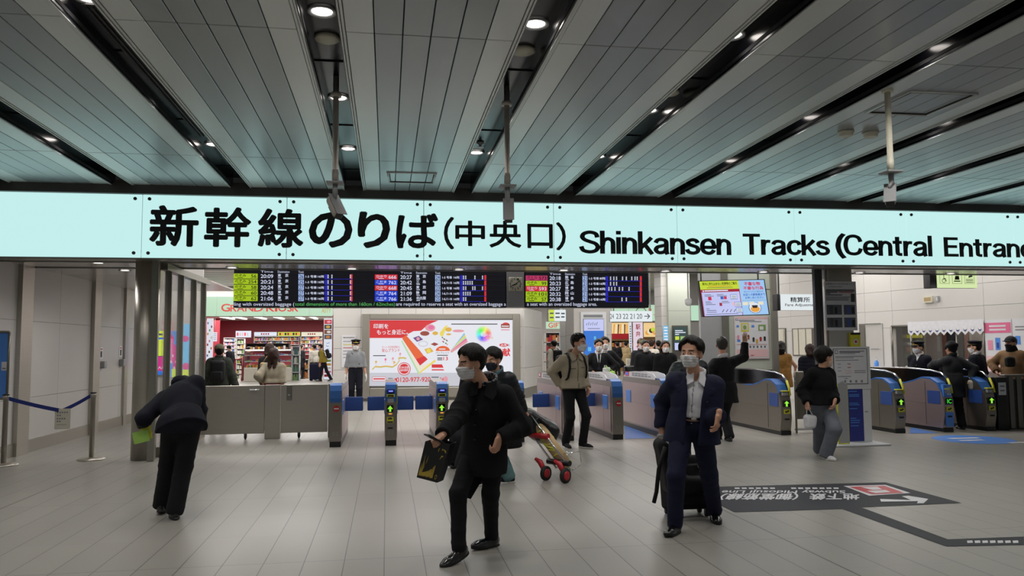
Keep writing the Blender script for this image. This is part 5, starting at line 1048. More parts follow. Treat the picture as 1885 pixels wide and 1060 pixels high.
adc(mb, 725, 252, 55, 'ad_brown', .03, 28); adc(mb, 790, 185, 60, 'ad_pink', .031, 42); adc(mb, 800, 180, 34, 'ad_magenta', .033, 24); adc(mb, 850, 250, 34, 'ad_gold', .031, 22); adq(mb, [(900, 250), (960, 170), (1000, 150), (940, 290), (915, 285)], 'ad_yellow', .03); adc(mb, 1008, 205, 38, 'ad_gold', .031, 26); adc(mb, 1010, 262, 30, 'ad_gold', .031, 12); adc(mb, 1125, 222, 70, 'ad_pink', .03, 16); adq(mb, [(795, 380), (840, 358), (890, 380), (845, 402)], 'ad_brown', .03)
for k in range(14): adc(mb, 935+(k*37) % 70, 300+(k*23) % 85, 8, ('ad_ink', 'ad_green', 'ad_magenta')[k % 3], .031)
adc(mb, 940, 460, 85, 'ad_orange', .034, 60); adq(mb, [(850, 460), (1030, 460), (1030, 580), (850, 580)], 'ad_white', .035); adt(mb, 'パンフレット', 855, 470, 1015, 495, 'ad_ink', .01); adt(mb, '13', 945, 530, 1000, 572, 'ad_red', .02); None
for x0, y0, x1, y1 in ((870, 508, 1000, 518), (875, 540, 935, 552), (875, 560, 935, 570), (895, 432, 970, 444), (110, 512, 260, 522), (1040, 135, 1590, 146), (805, 768, 890, 778), (805, 796, 890, 806)): adq(mb, [(x0, y1), (x1, y1), (x1, y0), (x0, y0)], 'ad_ink' if y0 != 432 else 'ad_white', .037)
# map line with flags, round stamp
pts = [(100, 680), (135, 645), (200, 650), (260, 640), (340, 650), (390, 620), (425, 570), (410, 545), (470, 540), (505, 548)]
for (a, b), (c, e) in zip(pts, pts[1:]): adq(mb, [(a, b+7), (c, e+7), (c, e-7), (a, b-7)], 'ad_gold', .03); adq(mb, [(a, b+12), (c, e+12), (c, e+7), (a, b+7)], 'ad_green', .03)
for x, y, m in ((145, 605, 'ad_gold'), (258, 575, 'ad_magenta'), (345, 565, 'ad_pink'), (362, 610, 'ad_gold'), (432, 510, 'ad_pink')): adq(mb, [(x-12, y), (x+14, y-6), (x+8, y-30), (x-10, y-26)], m, .033); adq(mb, [(x-2, y+28), (x+2, y+28), (x+2, y-28), (x-2, y-28)], m, .032)
adc(mb, 480, 673, 78, 'ad_red', .03); adc(mb, 480, 673, 70, 'ad_white', .032); adc(mb, 480, 673, 60, 'ad_red', .034); adt(mb, '日本全国', 428, 642, 532, 672, 'ad_white', .01); adt(mb, '送料無料', 428, 676, 532, 704, 'ad_white', .01)
adt(mb, 'TEL', 288, 782, 360, 826, 'ad_ink', .01); adt(mb, '0120-977-920', 385, 775, 793, 832, 'ad_red', .02); adc(mb, 375, 806, 14, 'ad_red', .034, 22)
adq(mb, [(98, 818), (262, 818), (262, 768), (98, 768)], 'ad_white', .03)
for a in ((98, 768, 262, 772), (98, 814, 262, 818), (98, 768, 102, 818), (258, 768, 262, 818), (112, 785, 250, 800)): adq(mb, [(a[0], a[3]), (a[2], a[3]), (a[2], a[1]), (a[0], a[1])], 'ad_red', .033)
adt(mb, '24', 903, 775, 950, 822, 'ad_red', .01); adc(mb, 975, 795, 24, 'ad_pink', .033, 34)
adq(mb, [(808, 660), (948, 660), (930, 620), (808, 620)], 'ad_red', .033); adq(mb, [(808, 692), (960, 692), (945, 678), (808, 678)], 'ad_red', .033)
# colour glow ball, slogan
for k in range(24):
    h = k/24*6; rgb = [max(0, min(1, abs((h+o_) % 6-3)-1)) for o_ in (0, 4, 2)]
    for r0, r1, sat in ((0, 35, .25), (35, 62, .6), (62, 82, .45), (82, 98, .18)):
        nm = 'glow_%d_%d' % (k, r0); screen(nm, tuple(.93*(1-sat)+sat*v for v in rgb), .92); a0 = k/24*2*math.pi; a1 = a0+2*math.pi/24
        adq(mb, [(1425+r*math.cos(a), 260-r*math.sin(a)) for r, a in ((r0, a0), (r1, a0), (r1, a1), (r0, a1))][(1 if r0 == 0 else 0):], nm, .03)
adt(mb, '安心という', 1395, 250, 1540, 285, 'ad_white', .02); adt(mb, 'しあわせ', 1425, 290, 1540, 320, 'ad_gold', .01)
adt(mb, 'どこよりも', 1210, 382, 1355, 412, 'ad_ink', .01); adc(mb, 1665, 390, 52, 'ad_red', .032, 22); adt(mb, '品質', 1630, 374, 1700, 406, 'ad_white', .01, .055); adt(mb, 'と', 1715, 376, 1738, 404, 'ad_ink', .01); adt(mb, '社会貢献', 1350, 430, 1742, 528, 'ad_red', .03)
adc(mb, 1690, 150, 45, 'ad_red', .03, 28); adq(mb, [(1632, 185), (1735, 185), (1735, 140), (1632, 140)], 'ad_brown', .032); adq(mb, [(1640, 172), (1725, 172), (1725, 160), (1640, 160)], 'ad_white', .034); adq(mb, [(1632, 215), (1735, 215), (1735, 203), (1632, 203)], 'ad_pink', .032)
mb.obj('poster', o)
f = FY(629, 617, 655, 676, AY-.02); mb = MB(); f.slab(mb, .015, 'paper_white'); f.rect(mb, .05, .88, .95, .98, 'white_plain'); [f.rect(mb, .1, v, .9, v+.02, m) for v, m in ((.92, 'ink_red'), (.8, 'ink_grey'), (.7, 'yellow'), (.6, 'ink_red'), (.5, 'ink_grey'), (.4, 'ink_grey'), (.3, 'ink_grey'))]; tag(mb.obj('wall_notice'), 'white printed notice on the tiled wall behind the standing guard', 'notice')
# ================================================================ kiosk at the far left
KY = 42.; KZ = P(500, 583, KY)[2]; KT = P(500, 546, KY)[2]; kx0, kx1 = P(300, 600, KY)[0], P(614, 600, KY)[0]
def kp(x, y): return 370+x/6.236, 540+y/6.236     # from the close-up of the shop
mb = MB(); mb.box(kx0, kx1, KY+9, KY+9.1, 0, KZ+.3, 'kiosk_red'); mb.box(kx0-.1, kx0, KY, KY+9.1, 0, KZ+.3, 'kiosk_red'); mb.box(kx1, kx1+.1, KY, KY+9.1, 0, KZ+.3, 'wall_white'); mb.box(kx0, kx1, KY, KY+9.1, KZ+.12, KZ+.2, 'wall_white')
x = P(kp(215, 0)[0], 600, KY+5)[0]; mb.box(kx0, x, KY+5, KY+5.1, 0, KZ+.2, 'kiosk_red'); mb.struct('wall_kiosk')
mb = MB(); mb.box(kx0, kx1, KY-.1, KY+.1, KZ, KZ+.08, 'kiosk_red'); mb.struct('trim_9'); MB().box(kx0-.2, kx1+.05, KY+.02, KY+.3, KZ, 4.9, 'wall_white').struct('wall_kiosk_front')
for i, (px, py) in enumerate(((250, 312), (400, 330), (640, 330), (860, 345), (1110, 320), (1270, 352))):
    q = P(*kp(px, py), KY+2.5); ob = MB().rbx(q[0]-.1, q[0]+.1, KY+.8, KY+5.5, KZ+.06, KZ+.1, 'lamp_soft', .02, 1).obj('strip_light'); tag(ob, 'glowing strip light on the kiosk ceiling, %s from the left' % ordn[i], 'ceiling light', 'kiosk strip lights')
lamp('kiosk_lamp', 'AREA', ((kx0+kx1)/2, KY+3, KZ), 800, (1, .97, .95), shape='RECTANGLE', size=kx1-kx0, size_y=5)
o = thing('shop_sign', 'pale green kiosk sign with red capital lettering behind the departure board', 'sign', (P(480, 580, KY)[0], KY-.1, KZ))
q = FY(330, 546, 612.5, 582, KY-.12); mb = MB(); bp(mb, 330, 546, 612.5, 582.5, KY-.1, .12, 'plastic_white'); mb.obj('box', o); mb = MB(); q.rect(mb, 0, 0, 1, 1, 'sign_green')
for px in (399, 485.5, 569.5): rp(mb, px-.2, 546, px+.2, 582, KY-.13, 'ink_grey'); [rp(mb, px+e-.5, 579, px+e+.5, 580, KY-.14, 'ink_grey') for e in (-2.5, 2.5)]
mb.obj('panel', o); mb = MB()
for w, a, b in (('G', 407, 423.5), ('R', 424, 435.5), ('A', 436, 450), ('N', 451, 466.5), ('D', 467.5, 484), ('K', 490, 505), ('I', 506, 510.5), ('O', 512, 527), ('S', 529, 537.5), ('K', 538, 549)): tp(mb, w, a, 559 if w in 'GK' else 561, b, 573.3, KY-.15, 'scr_red', .018)
tp(mb, 'ASTY', 592, 567.5, 609, 575.5, KY-.15, 'gold', .0); mb.obj('lettering', o)
# back wall headers and shelves with packets
for px0, py0, px1, py1, lab, m in ((610, 443, 870, 488, 'white lit header on the red kiosk wall', 'scr_white'), (882, 443, 1138, 488, 'yellow lit header on the red kiosk wall', 'scr_yellow'), (1152, 443, 1395, 488, 'white and red lit header at the right of the kiosk wall', 'scr_cream')):
    a, b = kp(px0, py0), kp(px1, py1); q = FY(*a, *b, KY+7.9); mb = MB(); bp(mb, *a, *b, KY+7.95, .3, 'plastic_white'); q.rect(mb, 0, 0, 1, 1, m, .0)
    if 'yellow' in lab: [q.rect(mb, .06+k*.12, .2, .15+k*.12, .8, ('ink_red', 'scr_orange', 'ink')[k % 3], .01) for k in range(8)]
    else: [q.rect(mb, .3+k*.1, .3, .36+k*.1, .7, 'ink_red', .01) for k in range(4)]
    tag(mb.obj('lit_header'), lab, 'sign')
for c_ in (('pk_red', 'b03038'), ('pk_pink', 'd98aa0'), ('pk_white', 'd9d5d2'), ('pk_gold', 'c9a048'), ('pk_green', '7a9a58'), ('pk_purple', '6a4a80'), ('pk_blue', '5a7ab0'), ('pk_brown', '7a4a34'), ('pk_orange', 'd08040')): mat(c_[0], c_[1], .45, var=.2, scale=20)
PK = ['pk_red', 'pk_pink', 'pk_white', 'pk_gold', 'pk_green', 'pk_purple', 'pk_blue', 'pk_brown', 'pk_orange']
def shelf(x0, y0, x1, y1, Y, label, rows, cols, depth=.5, pal=PK, frame='wall_white', cat='shelf'):
    a, b = P(x0, y1, Y), P(x1, y0, Y); zb, zt = (a[2] if a[2] > .75 else 0.), b[2]; o = thing('shelf_unit', label, cat, ((a[0]+b[0])/2, Y, zb)); mb = MB(); mb.box(a[0], b[0], Y+depth-.03, Y+depth, zb, zt, frame)
    for r in range(rows+1): z = zb+(zt-zb)*r/rows; mb.box(a[0], b[0], Y, Y+depth, z-.015, z+.015, frame)
    for x in (a[0], b[0]-.03): mb.box(x, x+.03, Y, Y+depth, zb, zt, frame)
    mb.obj('frame', o); mb = MB(); w = (b[0]-a[0]-.08)/cols; h = (zt-zb)/rows
    for r in range(rows):
        for c in range(cols): hh = h*random.uniform(.45, .75); mb.box(a[0]+.04+c*w+.01, a[0]+.04+(c+1)*w-.01, Y+.04, Y+depth*.6, zb+h*r+.016, zb+h*r+.016+hh, random.choice(pal))
    ob = mb.obj('packets', o); tag(ob, kind='stuff'); return o
shelf(*kp(605, 492), *kp(1130, 640), KY+7.6, 'long shelf of colourful packets along the red kiosk wall', 3, 34); shelf(*kp(1140, 490), *kp(1395, 700), KY+7, 'tall shelf of pink and gold packets at the kiosk right', 5, 16); shelf(*kp(255, 510), *kp(392, 760), KY+4.5, 'white rack of small packets at the kiosk left', 6, 9, pal=['pk_white', 'pk_white', 'pk_pink', 'pk_blue']); shelf(*kp(400, 520), *kp(500, 880), KY+3, 'white wire rack of packets beside the red rope', 8, 6, .35, ['pk_white', 'pk_white', 'pk_gold', 'pk_green'])
# glass counters
def showcase(x0, y0, x1, y1, yb, Y, label, foods):
    a, b = P(x0, y1, Y), P(x1, y0, Y); zt = b[2]; zm = P(x0, y1, Y)[2]; zb = 0; o = thing('display_case', label, 'display case', ((a[0]+b[0])/2, Y, zb))
    MB().rbx(a[0], b[0], Y, Y+.8, zb, zm, 'cloth_cream', .02, 1).obj('base', o); mb = MB()
    for r in range(4): z = zm+(zt-zm)*r/3; mb.box(a[0], b[0], Y+.05, Y+.75, z-.012, z+.012, 'plastic_white')
    for x in (a[0], b[0]-.03): mb.box(x, x+.03, Y+.05, Y+.75, zm, zt, 'chrome')
    mb.obj('shelves', o); MB().box(a[0], b[0], Y+.01, Y+.02, zm, zt, 'clear_glass').obj('glass_front', o); MB().rbx(a[0]+.05, b[0]-.05, Y+.1, Y+.15, zt-.06, zt-.02, 'lamp_soft', .01, 1).obj('strip_lamp', o)
    mb = MB(); w = (b[0]-a[0]-.1)/foods
    for r in range(3):
        for c in range(foods): z = zm+(zt-zm)*r/3+.013; mb.rbx(a[0]+.05+c*w+.02, a[0]+.05+(c+1)*w-.02, Y+.15, Y+.5, z, z+random.uniform(.04, .12)*(1.6 if r == 0 else .8), random.choice(PK[2:]), .01, 1)
    tag(mb.obj('food_packs', o), kind='stuff')
c0, c1 = kp(490, 640), kp(1040, 855); showcase(c0[0], c0[1], c1[0], c1[1], kp(0, 1005)[1], KY-1.2, 'long glass display case with a cream front in the middle of the kiosk', 14)
c0, c1 = kp(520, 575), kp(1010, 640); shelf(c0[0], c0[1], c1[0], c1[1]+4, KY+1.5, 'black counter shelf with packed lunches behind the display case', 1, 16, .6, ['pk_white', 'pk_brown', 'pk_gold'], 'black_plastic')
c0, c1 = kp(1042, 610), kp(1135, 915); shelf(c0[0], c0[1], c1[0], c1[1], KY-1, 'narrow white rack with teal bottles right of the display case', 4, 5, .4, ['cloth_teal', 'cloth_teal', 'pk_white', 'pk_green'], 'plastic_white'); c0, c1 = kp(1150, 760), kp(1235, 880); shelf(c0[0], c0[1], c1[0], c1[1], KY+2, 'low rack with orange packets near the kiosk aisle', 2, 4, .5, ['pk_orange', 'pk_gold', 'pk_brown'])
# banner columns left and right of the shop
screen('banner_white', 'dfe3ee', .9)
for x0, x1, lab, lft in ((kp(60, 0)[0], kp(135, 0)[0], 'white poster panel full of small print at the left of the kiosk', True), (kp(1408, 0)[0], kp(1505, 0)[0], 'lit banner with food photos at the right of the kiosk', False)):
    q = FY(x0, kp(0, 285)[1], x1, kp(0, 880)[1], KY-.3); q.u[2] += q.o[2]; q.o[2] = 0; mb = MB(); q.slab(mb, .08, 'plastic_white'); q.rect(mb, .03, .01, .97, .99, 'banner_white')
    if lft:
        for k in range(16): q.rect(mb, .1+(k % 3)*.28, .05+k*.057, .32+(k % 3)*.28, .085+k*.057, PK[k % 9], .008)
    else:
        for k in range(4): q.rect(mb, .06, .66+k*.082, .94, .73+k*.082, ('photo_dark', 'pk_brown', 'grey_dark', 'pk_red')[k], .008); q.disc(mb, .5+.1*(k % 2), .695+k*.082, .25, .02, ('pk_orange', 'pk_white', 'pk_gold', 'pk_pink')[k], .01)
        q.text(mb, 'ご', .3, .54, .7, .61, 'scr_navy', .01); q.text(mb, 'ち', .3, .44, .7, .51, 'scr_navy', .01); [q.rect(mb, .1, .05+k*.06, .9, .09+k*.06, PK[k % 9], .008) for k in range(6)]
    tag(mb.obj('lit_poster'), lab, 'poster')
q = FY(*kp(132, 445), *kp(183, 550), KY-.05); mb = MB(); mb.tube([q.p(.5, .95, -.015), (q.p(.5, 1)[0], KY-.035, KZ+.02)], .015, 'plastic_grey', 6); q.slab(mb, .03, 'scr_white'); [q.rect(mb, .12, v, .88, v+.05, 'ink_grey', .005) for v in (.2, .4, .6, .8)]; tag(mb.obj('hanging_notice'), 'small white notice hanging before the red kiosk wall', 'notice')
q = FY(*kp(398, 430), *kp(575, 505), KY+4.4); mb = MB(); q.slab(mb, .03, 'scr_white'); [q.rect(mb, .08+k*.16, .25, .18+k*.16, .75, ('ink_red', 'ink_grey', 'scr_pink')[k % 3], .005) for k in range(5)]; tag(mb.obj('lit_header'), 'white lit board over the wire rack in the kiosk', 'sign')
o = thing('rope_barrier', 'red rope barrier on white posts in front of the wire rack', 'barrier', tuple(P(*kp(380, 880), KY-.5)*[1, 1, 0])); a, b = P(*kp(330, 745), KY-.5), P(*kp(475, 745), KY-.5)
mb = MB(); mb.tube([tuple(a), tuple((a+b)/2-[0, 0, .06]), tuple(b)], .03, 'red', 8); mb.obj('rope', o); [MB().tube([(p[0], p[1], 0), (p[0], p[1], p[2]+.1)], .03, 'red', 10).obj('post', o) for p in (a+(b-a)*.3, b)]
# ================================================================ shops and pillars right of the advertisement
def pillar(x0, x1, Y, d, m, name, joints=(1.0, 2.0, 3.0)):
    a, b = P(x0, 640, Y)[0], P(x1, 640, Y)[0]; mb = MB(); z0 = 0
    for z in (*joints, 4.8): mb.box(a, b, Y, Y+d, z0+.004, z-.004, m); z0 = z
    mb.box(a+.01, b-.01, Y+.01, Y+d, 0, 4.8, 'joint_dark'); mb.struct(name); return a, b
pillar(1041.5, 1057, 29, 1., 'wall_white', 'column_plain'); pillar(1057, 1126, 26, 1.2, 'wall_white', 'column_digital')
o = thing('digital_signage', 'tall blue digital screen set in the white pillar above the beige jacket man', 'screen', tuple(P(1093, 700, 25.95)*[1, 1, 0])); mb = MB(); q = FY(1070, 574, 1117, 720, 25.93); q.slab(mb, .06, 'plastic_white'); q.rect(mb, .1, .93, .86, .965, 'ink_grey'); mb.obj('cabinet', o)
q = FY(1074.5, 586.5, 1112, 672, 25.9); mb = MB(); q.slab(mb, .02, 'black_plastic'); q.rect(mb, .01, .01, .99, .99, 'scr_deepblue'); q.rect(mb, .01, .74, .99, .99, 'scr_lilac', .008); [q.poly(mb, [(.12+.1*k, .86), (.14+.1*k, .855), (.19+.1*k, .9+.02*(k % 2)), (.17+.1*k, .91+.02*(k % 2))], 'scr_ink', .012) for k in range(6)]; q.rect(mb, .2, .78, .8, .792, 'scr_ink', .012)
for u, v, w, h in ((.5, .55, .1, .07), (.48, .42, .3, .08), (.2, .3, .16, .09), (.6, .2, .2, .12), (.15, .1, .5, .08)): q.rect(mb, u, v, u+w, v+h, 'scr_cyan', .01)
mb.obj('screen', o)
o = thing('gift_sign', 'pale green shop sign with red capital letters left of the digital pillar', 'sign', tuple(P(1025, 600, 33))); q = FY(1005, 592, 1042, 605, 33); mb = MB(); q.slab(mb, .1, 'plastic_white'); q.rect(mb, 0, 0, 1, 1, 'sign_green', .01); [mb.tube([q.p(u, .9, -.05), (q.p(u, 1)[0], 33.05, 4.85)], .02, 'plastic_grey', 6) for u in (.1, .9)]; mb.obj('panel', o); mb = MB(); q.text(mb, 'GIFT', .12, .15, .82, .85, 'scr_red', .01, .02); mb.obj('lettering', o)
shelf(1005, 612, 1042, 690, 36, 'gift shop shelf with warm-lit boxes left of the digital pillar', 5, 12, .5, ['pk_gold', 'pk_orange', 'pk_white', 'pk_red'])
q = FY(1030, 611, 1041.5, 664, 32); q.u[2] += q.o[2]; q.o[2] = 0; mb = MB(); q.slab(mb, .06, 'plastic_white'); q.rect(mb, .05, .55, .95, .98, 'scr_cyan'); q.rect(mb, .05, .02, .95, .5, 'scr_pink'); tag(mb.obj('lit_poster'), 'narrow blue and pink lit panel by the gift shop', 'poster')
DY = 44.; mb = MB(); dx0, dx1 = P(1110, 600, DY)[0], P(1330, 600, DY)[0]; dz = P(1170, 592, DY)[2]; mb.box(dx0, dx1, DY+7, DY+7.1, 0, dz+.4, 'wood'); mb.box(dx0, dx1, DY, DY+7, dz+.1, dz+.2, 'wall_white'); mb.box(dx0, dx1, DY-.05, DY+.1, dz, 4.9, 'wall_white'); mb.struct('wall_shop')
lamp('shop_lamp', 'AREA', ((dx0+dx1)/2, DY+2, dz), 300, (1, .87, .68), shape='RECTANGLE', size=dx1-dx0, size_y=3)
o = thing('shop_sign', 'pale green shop sign with widely spaced red letters above the food shop', 'sign', tuple(P(1180, 590, DY))); q = FY(1126, 561, 1300, 590.5, DY-.1); mb = MB(); q.slab(mb, .1, 'plastic_white'); q.rect(mb, 0, 0, 1, 1, 'sign_green', .01); rp(mb, 1156.8, 562, 1157.2, 590, DY-.12, 'ink_grey'); mb.obj('panel', o)
mb = MB(); [tp(mb, w, a, y, a+e, y+8, DY-.15, 'scr_red', .012) for w, a, y, e in (('D', 1194, 567, 5.5), ('E', 1205, 567, 4.5), ('L', 1215, 567, 4.5), ('I', 1223, 567, 1.5), ('T', 1203, 578.5, 6), ('A', 1210, 578.5, 7))]; mb.tube([tuple(P(1180+10*math.cos(t_), 576+10*math.sin(t_), DY-.14)) for t_ in np.linspace(0, 6.283, 25)], .02, 'ink_grey', 6); mb.obj('lettering', o)
screen('warm_glow', 'f2cf92', .95)
for k, (x0, y0, x1, y1, lab) in enumerate(((1126, 594, 1158, 622, 'warm yellow food photo panel over the food shop counter'), (1185, 594, 1219, 620, 'lit food photo panel right of the pink banner'))):
    q = FY(x0, y0, x1, y1, DY+.3); mb = MB(); q.slab(mb, .04, 'plastic_white'); q.rect(mb, 0, 0, 1, 1, 'warm_glow')
    for j in range(7): q.poly(mb, [(.06+j*.13, .1), (.12+j*.13, .1), (.2+j*.12, .9), (.12+j*.12, .9)], ('scr_orange', 'scr_cream', 'pk_brown')[j % 3], .008) if k == 0 else q.disc(mb, .2+.1*j, .3+.07*(j % 4), .12, .16, ('scr_orange', 'scr_cream', 'pk_brown', 'scr_yellow')[j % 4], .008+.001*j)
    tag(mb.obj('food_poster'), lab, 'poster')
mb = MB(); q = FY(1126, 614, 1159, 624, DY-.2); a, b = q.p(0, 0), q.p(1, 1); mb.prism([(a[0], a[2]), (b[0], a[2]), (b[0], b[2])]+[(a[0], b[2])], DY-.3, DY+.22, 'red'); tag(mb.obj('awning'), 'red awning over the food shop counter', 'awning')
shelf(1126, 626, 1219, 662, DY+1, 'food shop counter stacked with warm-lit boxes', 3, 26, .6, ['pk_gold', 'pk_orange', 'pk_brown', 'pk_white', 'pk_red'], 'wood')
for x0, x1, chars, lab, m, r_ in ((1158, 1163.5, '', 'slim white banner with a column of small marks beside the food shop', 'banner_white', 'scr_ink'), (1165.5, 1184, '駅弁・サ', 'pale pink vertical banner with red characters by the food shop', 'banner_pink', 'ink_red')):
    if m == 'banner_pink': screen('banner_pink', 'e8d4e2', .9)
    q = FY(x0, 593, x1, 668, DY-.6); mb = MB(); mb.box(q.p(.45, 0)[0], q.p(.55, 0)[0], DY-.62, DY-.6, 0, q.o[2]+.1, 'plastic_grey'); mb.box(q.p(.0, 0)[0], q.p(1, 0)[0], DY-.75, DY-.45, 0, .03, 'plastic_grey'); q.slab(mb, .03, 'plastic_white'); q.rect(mb, .02, .0, .98, 1, m); n = len(chars)
    for k, ch in enumerate(chars): v = .82-k*.17; q.text(mb, ch, .28 if ch != '・' else .45, v, .74 if ch != '・' else .55, v+(.13 if ch != '・' else .03), 'ink_red', .02, .012)
    if not n: [q.rect(mb, .3, .1+k*.06, .7, .13+k*.06, r_, .01) for k in range(14)]
    tag(mb.obj('vertical_banner'), lab, 'banner')
pillar(1219, 1232, 30.2, .8, 'wall_tile', 'column_slim', tuple(.4*k for k in range(1, 12))); pillar(1232, 1272, 30, 1.2, 'panel_green', 'column_poster', (3.0,))
q = FY(1220.5, 599, 1230.5, 629, 30.1); mb = MB(); q.slab(mb, .04, 'plastic_white'); q.rect(mb, .05, .02, .95, .98, 'scr_cyan'); [q.rect(mb, .15, .1+k*.18, .85, .2+k*.18, 'scr_white', .008) for k in range(5)]; tag(mb.obj('light_panel'), 'small pale blue lit panel on the slim tiled pillar', 'sign')
o = thing('digital_signage', 'dark digital poster in a steel frame on the grey pillar behind the navy suit man', 'screen', tuple(P(1252, 660, 29.9)*[1, 1, 0])); q = FY(1238, 599, 1267, 660, 29.9); mb = MB(); q.slab(mb, .05, 'steel_plain'); mb.obj('frame', o); q = FY(1240.5, 601.5, 1264.5, 645, 29.84); mb = MB(); screen('scr_dark', '2f4a48', .8); q.rect(mb, 0, 0, 1, 1, 'scr_dark')
for u, v, w, h, m in ((.1, .82, .6, .04, 'scr_white'), (.1, .74, .8, .04, 'scr_white'), (.1, .66, .3, .04, 'scr_white'), (.1, .45, .3, .15, 'scr_yellow'), (.5, .4, .4, .2, 'scr_green'), (.05, .02, .9, .3, 'scr_lilac'), (.3, .06, .5, .2, 'scr_navy')): q.rect(mb, u, v, u+w, v+h, m, .006)
mb.obj('screen', o)
screen('sign_mint', 'bfe6c8', .9); mb = MB(); q = FY(1272, 562, 1291, 590, 33.08); q.slab(mb, .12, 'plastic_white'); q.rect(mb, 0, 0, 1, 1, 'sign_mint'); tag(mb.obj('light_panel'), 'plain mint lit panel between the poster pillar and the grey partition', 'sign')
MB().box(P(1270, 640, 33.2)[0], P(1300, 640, 33.2)[0], 33.2, 33.3, 0, 4.8, 'wall_white').struct('wall_side')
o = thing('security_camera', 'small white camera hanging from the concourse ceiling left of the monitor', 'security camera', tuple(P(1267, 556, 27))); c = P(1267, 556, 27); MB().tube([tuple(c), (c[0], c[1], 4.86)], .03, 'plastic_white', 8).obj('drop_pole', o); MB().lathe([(.04, .16), (.12, .1), (.13, 0), (.1, -.1), (.02, -.14)], tuple(c), 'plastic_white', 20).obj('dome', o)
# colourful poster wall seen through the glazed screen
PYY = 20.57
for k, (x0, y0, x1, y1, m, lab) in enumerate(((287, 609, 303, 655, 'scr_yellow', 'yellow poster behind the glazed screen'), (288, 656, 303, 690, 'scr_magenta2', 'magenta poster below the yellow one behind the glazed screen'), (305, 609, 330, 694, 'scr_poster', 'blue and magenta swirl poster behind the glazed screen'), (334, 596, 352, 694, 'scr_cyan', 'blue poster farthest right behind the glazed screen'))):
    if m == 'scr_magenta2': screen(m, 'd0228a', .9)
    if m == 'scr_poster': screen(m, '3f8ad0', .9)
    q = FY(x0, y0, x1, y1, PYY); mb = MB(); q.slab(mb, .03, 'plastic_white'); q.rect(mb, 0, 0, 1, 1, m)
    if k == 0: q.rect(mb, 0, .66, 1, .74, 'scr_deepblue', .006); q.rect(mb, .2, .82, .8, .9, 'scr_ink', .006)
    if k == 1: q.rect(mb, 0, 0, 1, .22, 'scr_deepblue', .006); [q.disc(mb, .2+.2*j, .35+.06*(j % 2), .08, .05, 'scr_pink', .007) for j in range(4)]
    if k == 2: [q.disc(mb, .3+.18*j, .8-.19*j, .3, .12, 'scr_magenta2', .006+.001*j) for j in range(4)]; q.rect(mb, 0, .85, .2, 1, 'scr_yellow', .012); q.rect(mb, .5, 0, 1, .18, 'scr_yellow', .012); [q.disc(mb, .3+.12*j, .2+.13*(j % 3), .07, .03, 'scr_pink', .013) for j in range(5)]
    if k == 3: q.disc(mb, .4, .72, .35, .06, 'scr_magenta2', .007); q.disc(mb, .5, .2, .35, .07, 'scr_magenta2', .007); q.rect(mb, .0, .0, .9, .14, 'scr_yellow', .009)
    tag(mb.obj('poster'), lab, 'poster')
# ================================================================ fare counter and right wall
f = RF(1645, 598, 1815, 680); o = thing('counter_window', 'long counter window with a staff office behind it in the right wall', 'window', tuple(f.o)); wv = f.r/np.linalg.norm(f.r)
mb = MB(); A, B, C, D = (Vector(f.p(u, v, .01)) for u, v in ((0, 0), (1, 0), (1, 1), (0, 1)))
for a, b in ((A, B), (B, C), (C, D), (D, A)): mb.tube([a, b], .03, 'steel_plain', 6)
for u in (.22, .72): mb.tube([Vector(f.p(u, 0, -.02)), Vector(f.p(u, 1, -.02))], .025, 'steel_dark', 6)
mb.obj('frame', o); mb = MB(); f.rect(mb, 0, 0, 1, 1, 'clear_glass', -.03); mb.obj('pane', o)
mb = MB()                                                      # the office: back panel, shelves and papers
for u0, v0, u1, v1, d, m in ((0, 0, .16, 1, -.6, 'cloth_olive'), (.16, 0, .45, .85, -1.2, 'pk_brown'), (.45, 0, .62, .9, -.5, 'coat_grey'), (.62, 0, 1, .9, -1.4, 'wood'), (.03, .72, .2, .8, -.4, 'yellow'), (.04, .55, .22, .62, -.4, 'plastic_grey'), (.08, .4, .13, .5, -.4, 'pk_orange'), (.14, .42, .18, .5, -.4, 'blue_film'), (.05, .25, .12, .32, -.4, 'pk_green'), (.14, .12, .2, .25, -.4, 'gate_blue'), (.75, .55, .86, .78, -1.3, 'paper'), (.3, .4, .34, .75, -1.1, 'paper'), (.36, .2, .4, .8, -1.1, 'cloth_cream')): q = Face(f.p(u0, v0, d), f.r*(u1-u0), f.u*(v1-v0)); q.slab(mb, .05, m)
mb.obj('office_fittings', o); a = np.array(f.p(.5, 1.0, -1.2)); lamp('office_fill_light', 'AREA', (a[0], a[1], 2.85), 30, (1, .95, .88), shape='RECTANGLE', size=2.2, size_y=.8)  # area light added to brighten the dark office behind the window
v0 = RF(1675, 590, 1815, 617, .06); mb = MB(); n = 11; pts = [(0, 1), (0, .25)]
for k in range(n): pts += [((k+.5)/n, 0), ((k+1)/n, .25)]
pts += [(1, 1)]; v0.poly(mb, pts, 'cloth_white', 0)
for k in range(n): u = (k+.5)/n; v0.disc(mb, u, .42, .022, .15, 'ink_grey', .003, 12); v0.disc(mb, u+.004, .48, .024, .15, 'cloth_white', .005, 12); v0.poly(mb, [(u-.02, .3), (u+.025, .36), (u+.005, .22)], 'navy_panel', .006)
tag(mb.obj('window_valance'), 'white scalloped valance with small dark motifs over the counter window', 'curtain')
mb = MB(); c = RF(1600, 676, 1835, 684, .0); a = Vector(c.p(0, .5)); b = Vector(c.p(1, .5)); d = (b-a).normalized(); nn = Vector((-RD[1], RD[0], 0)); h = 1.0
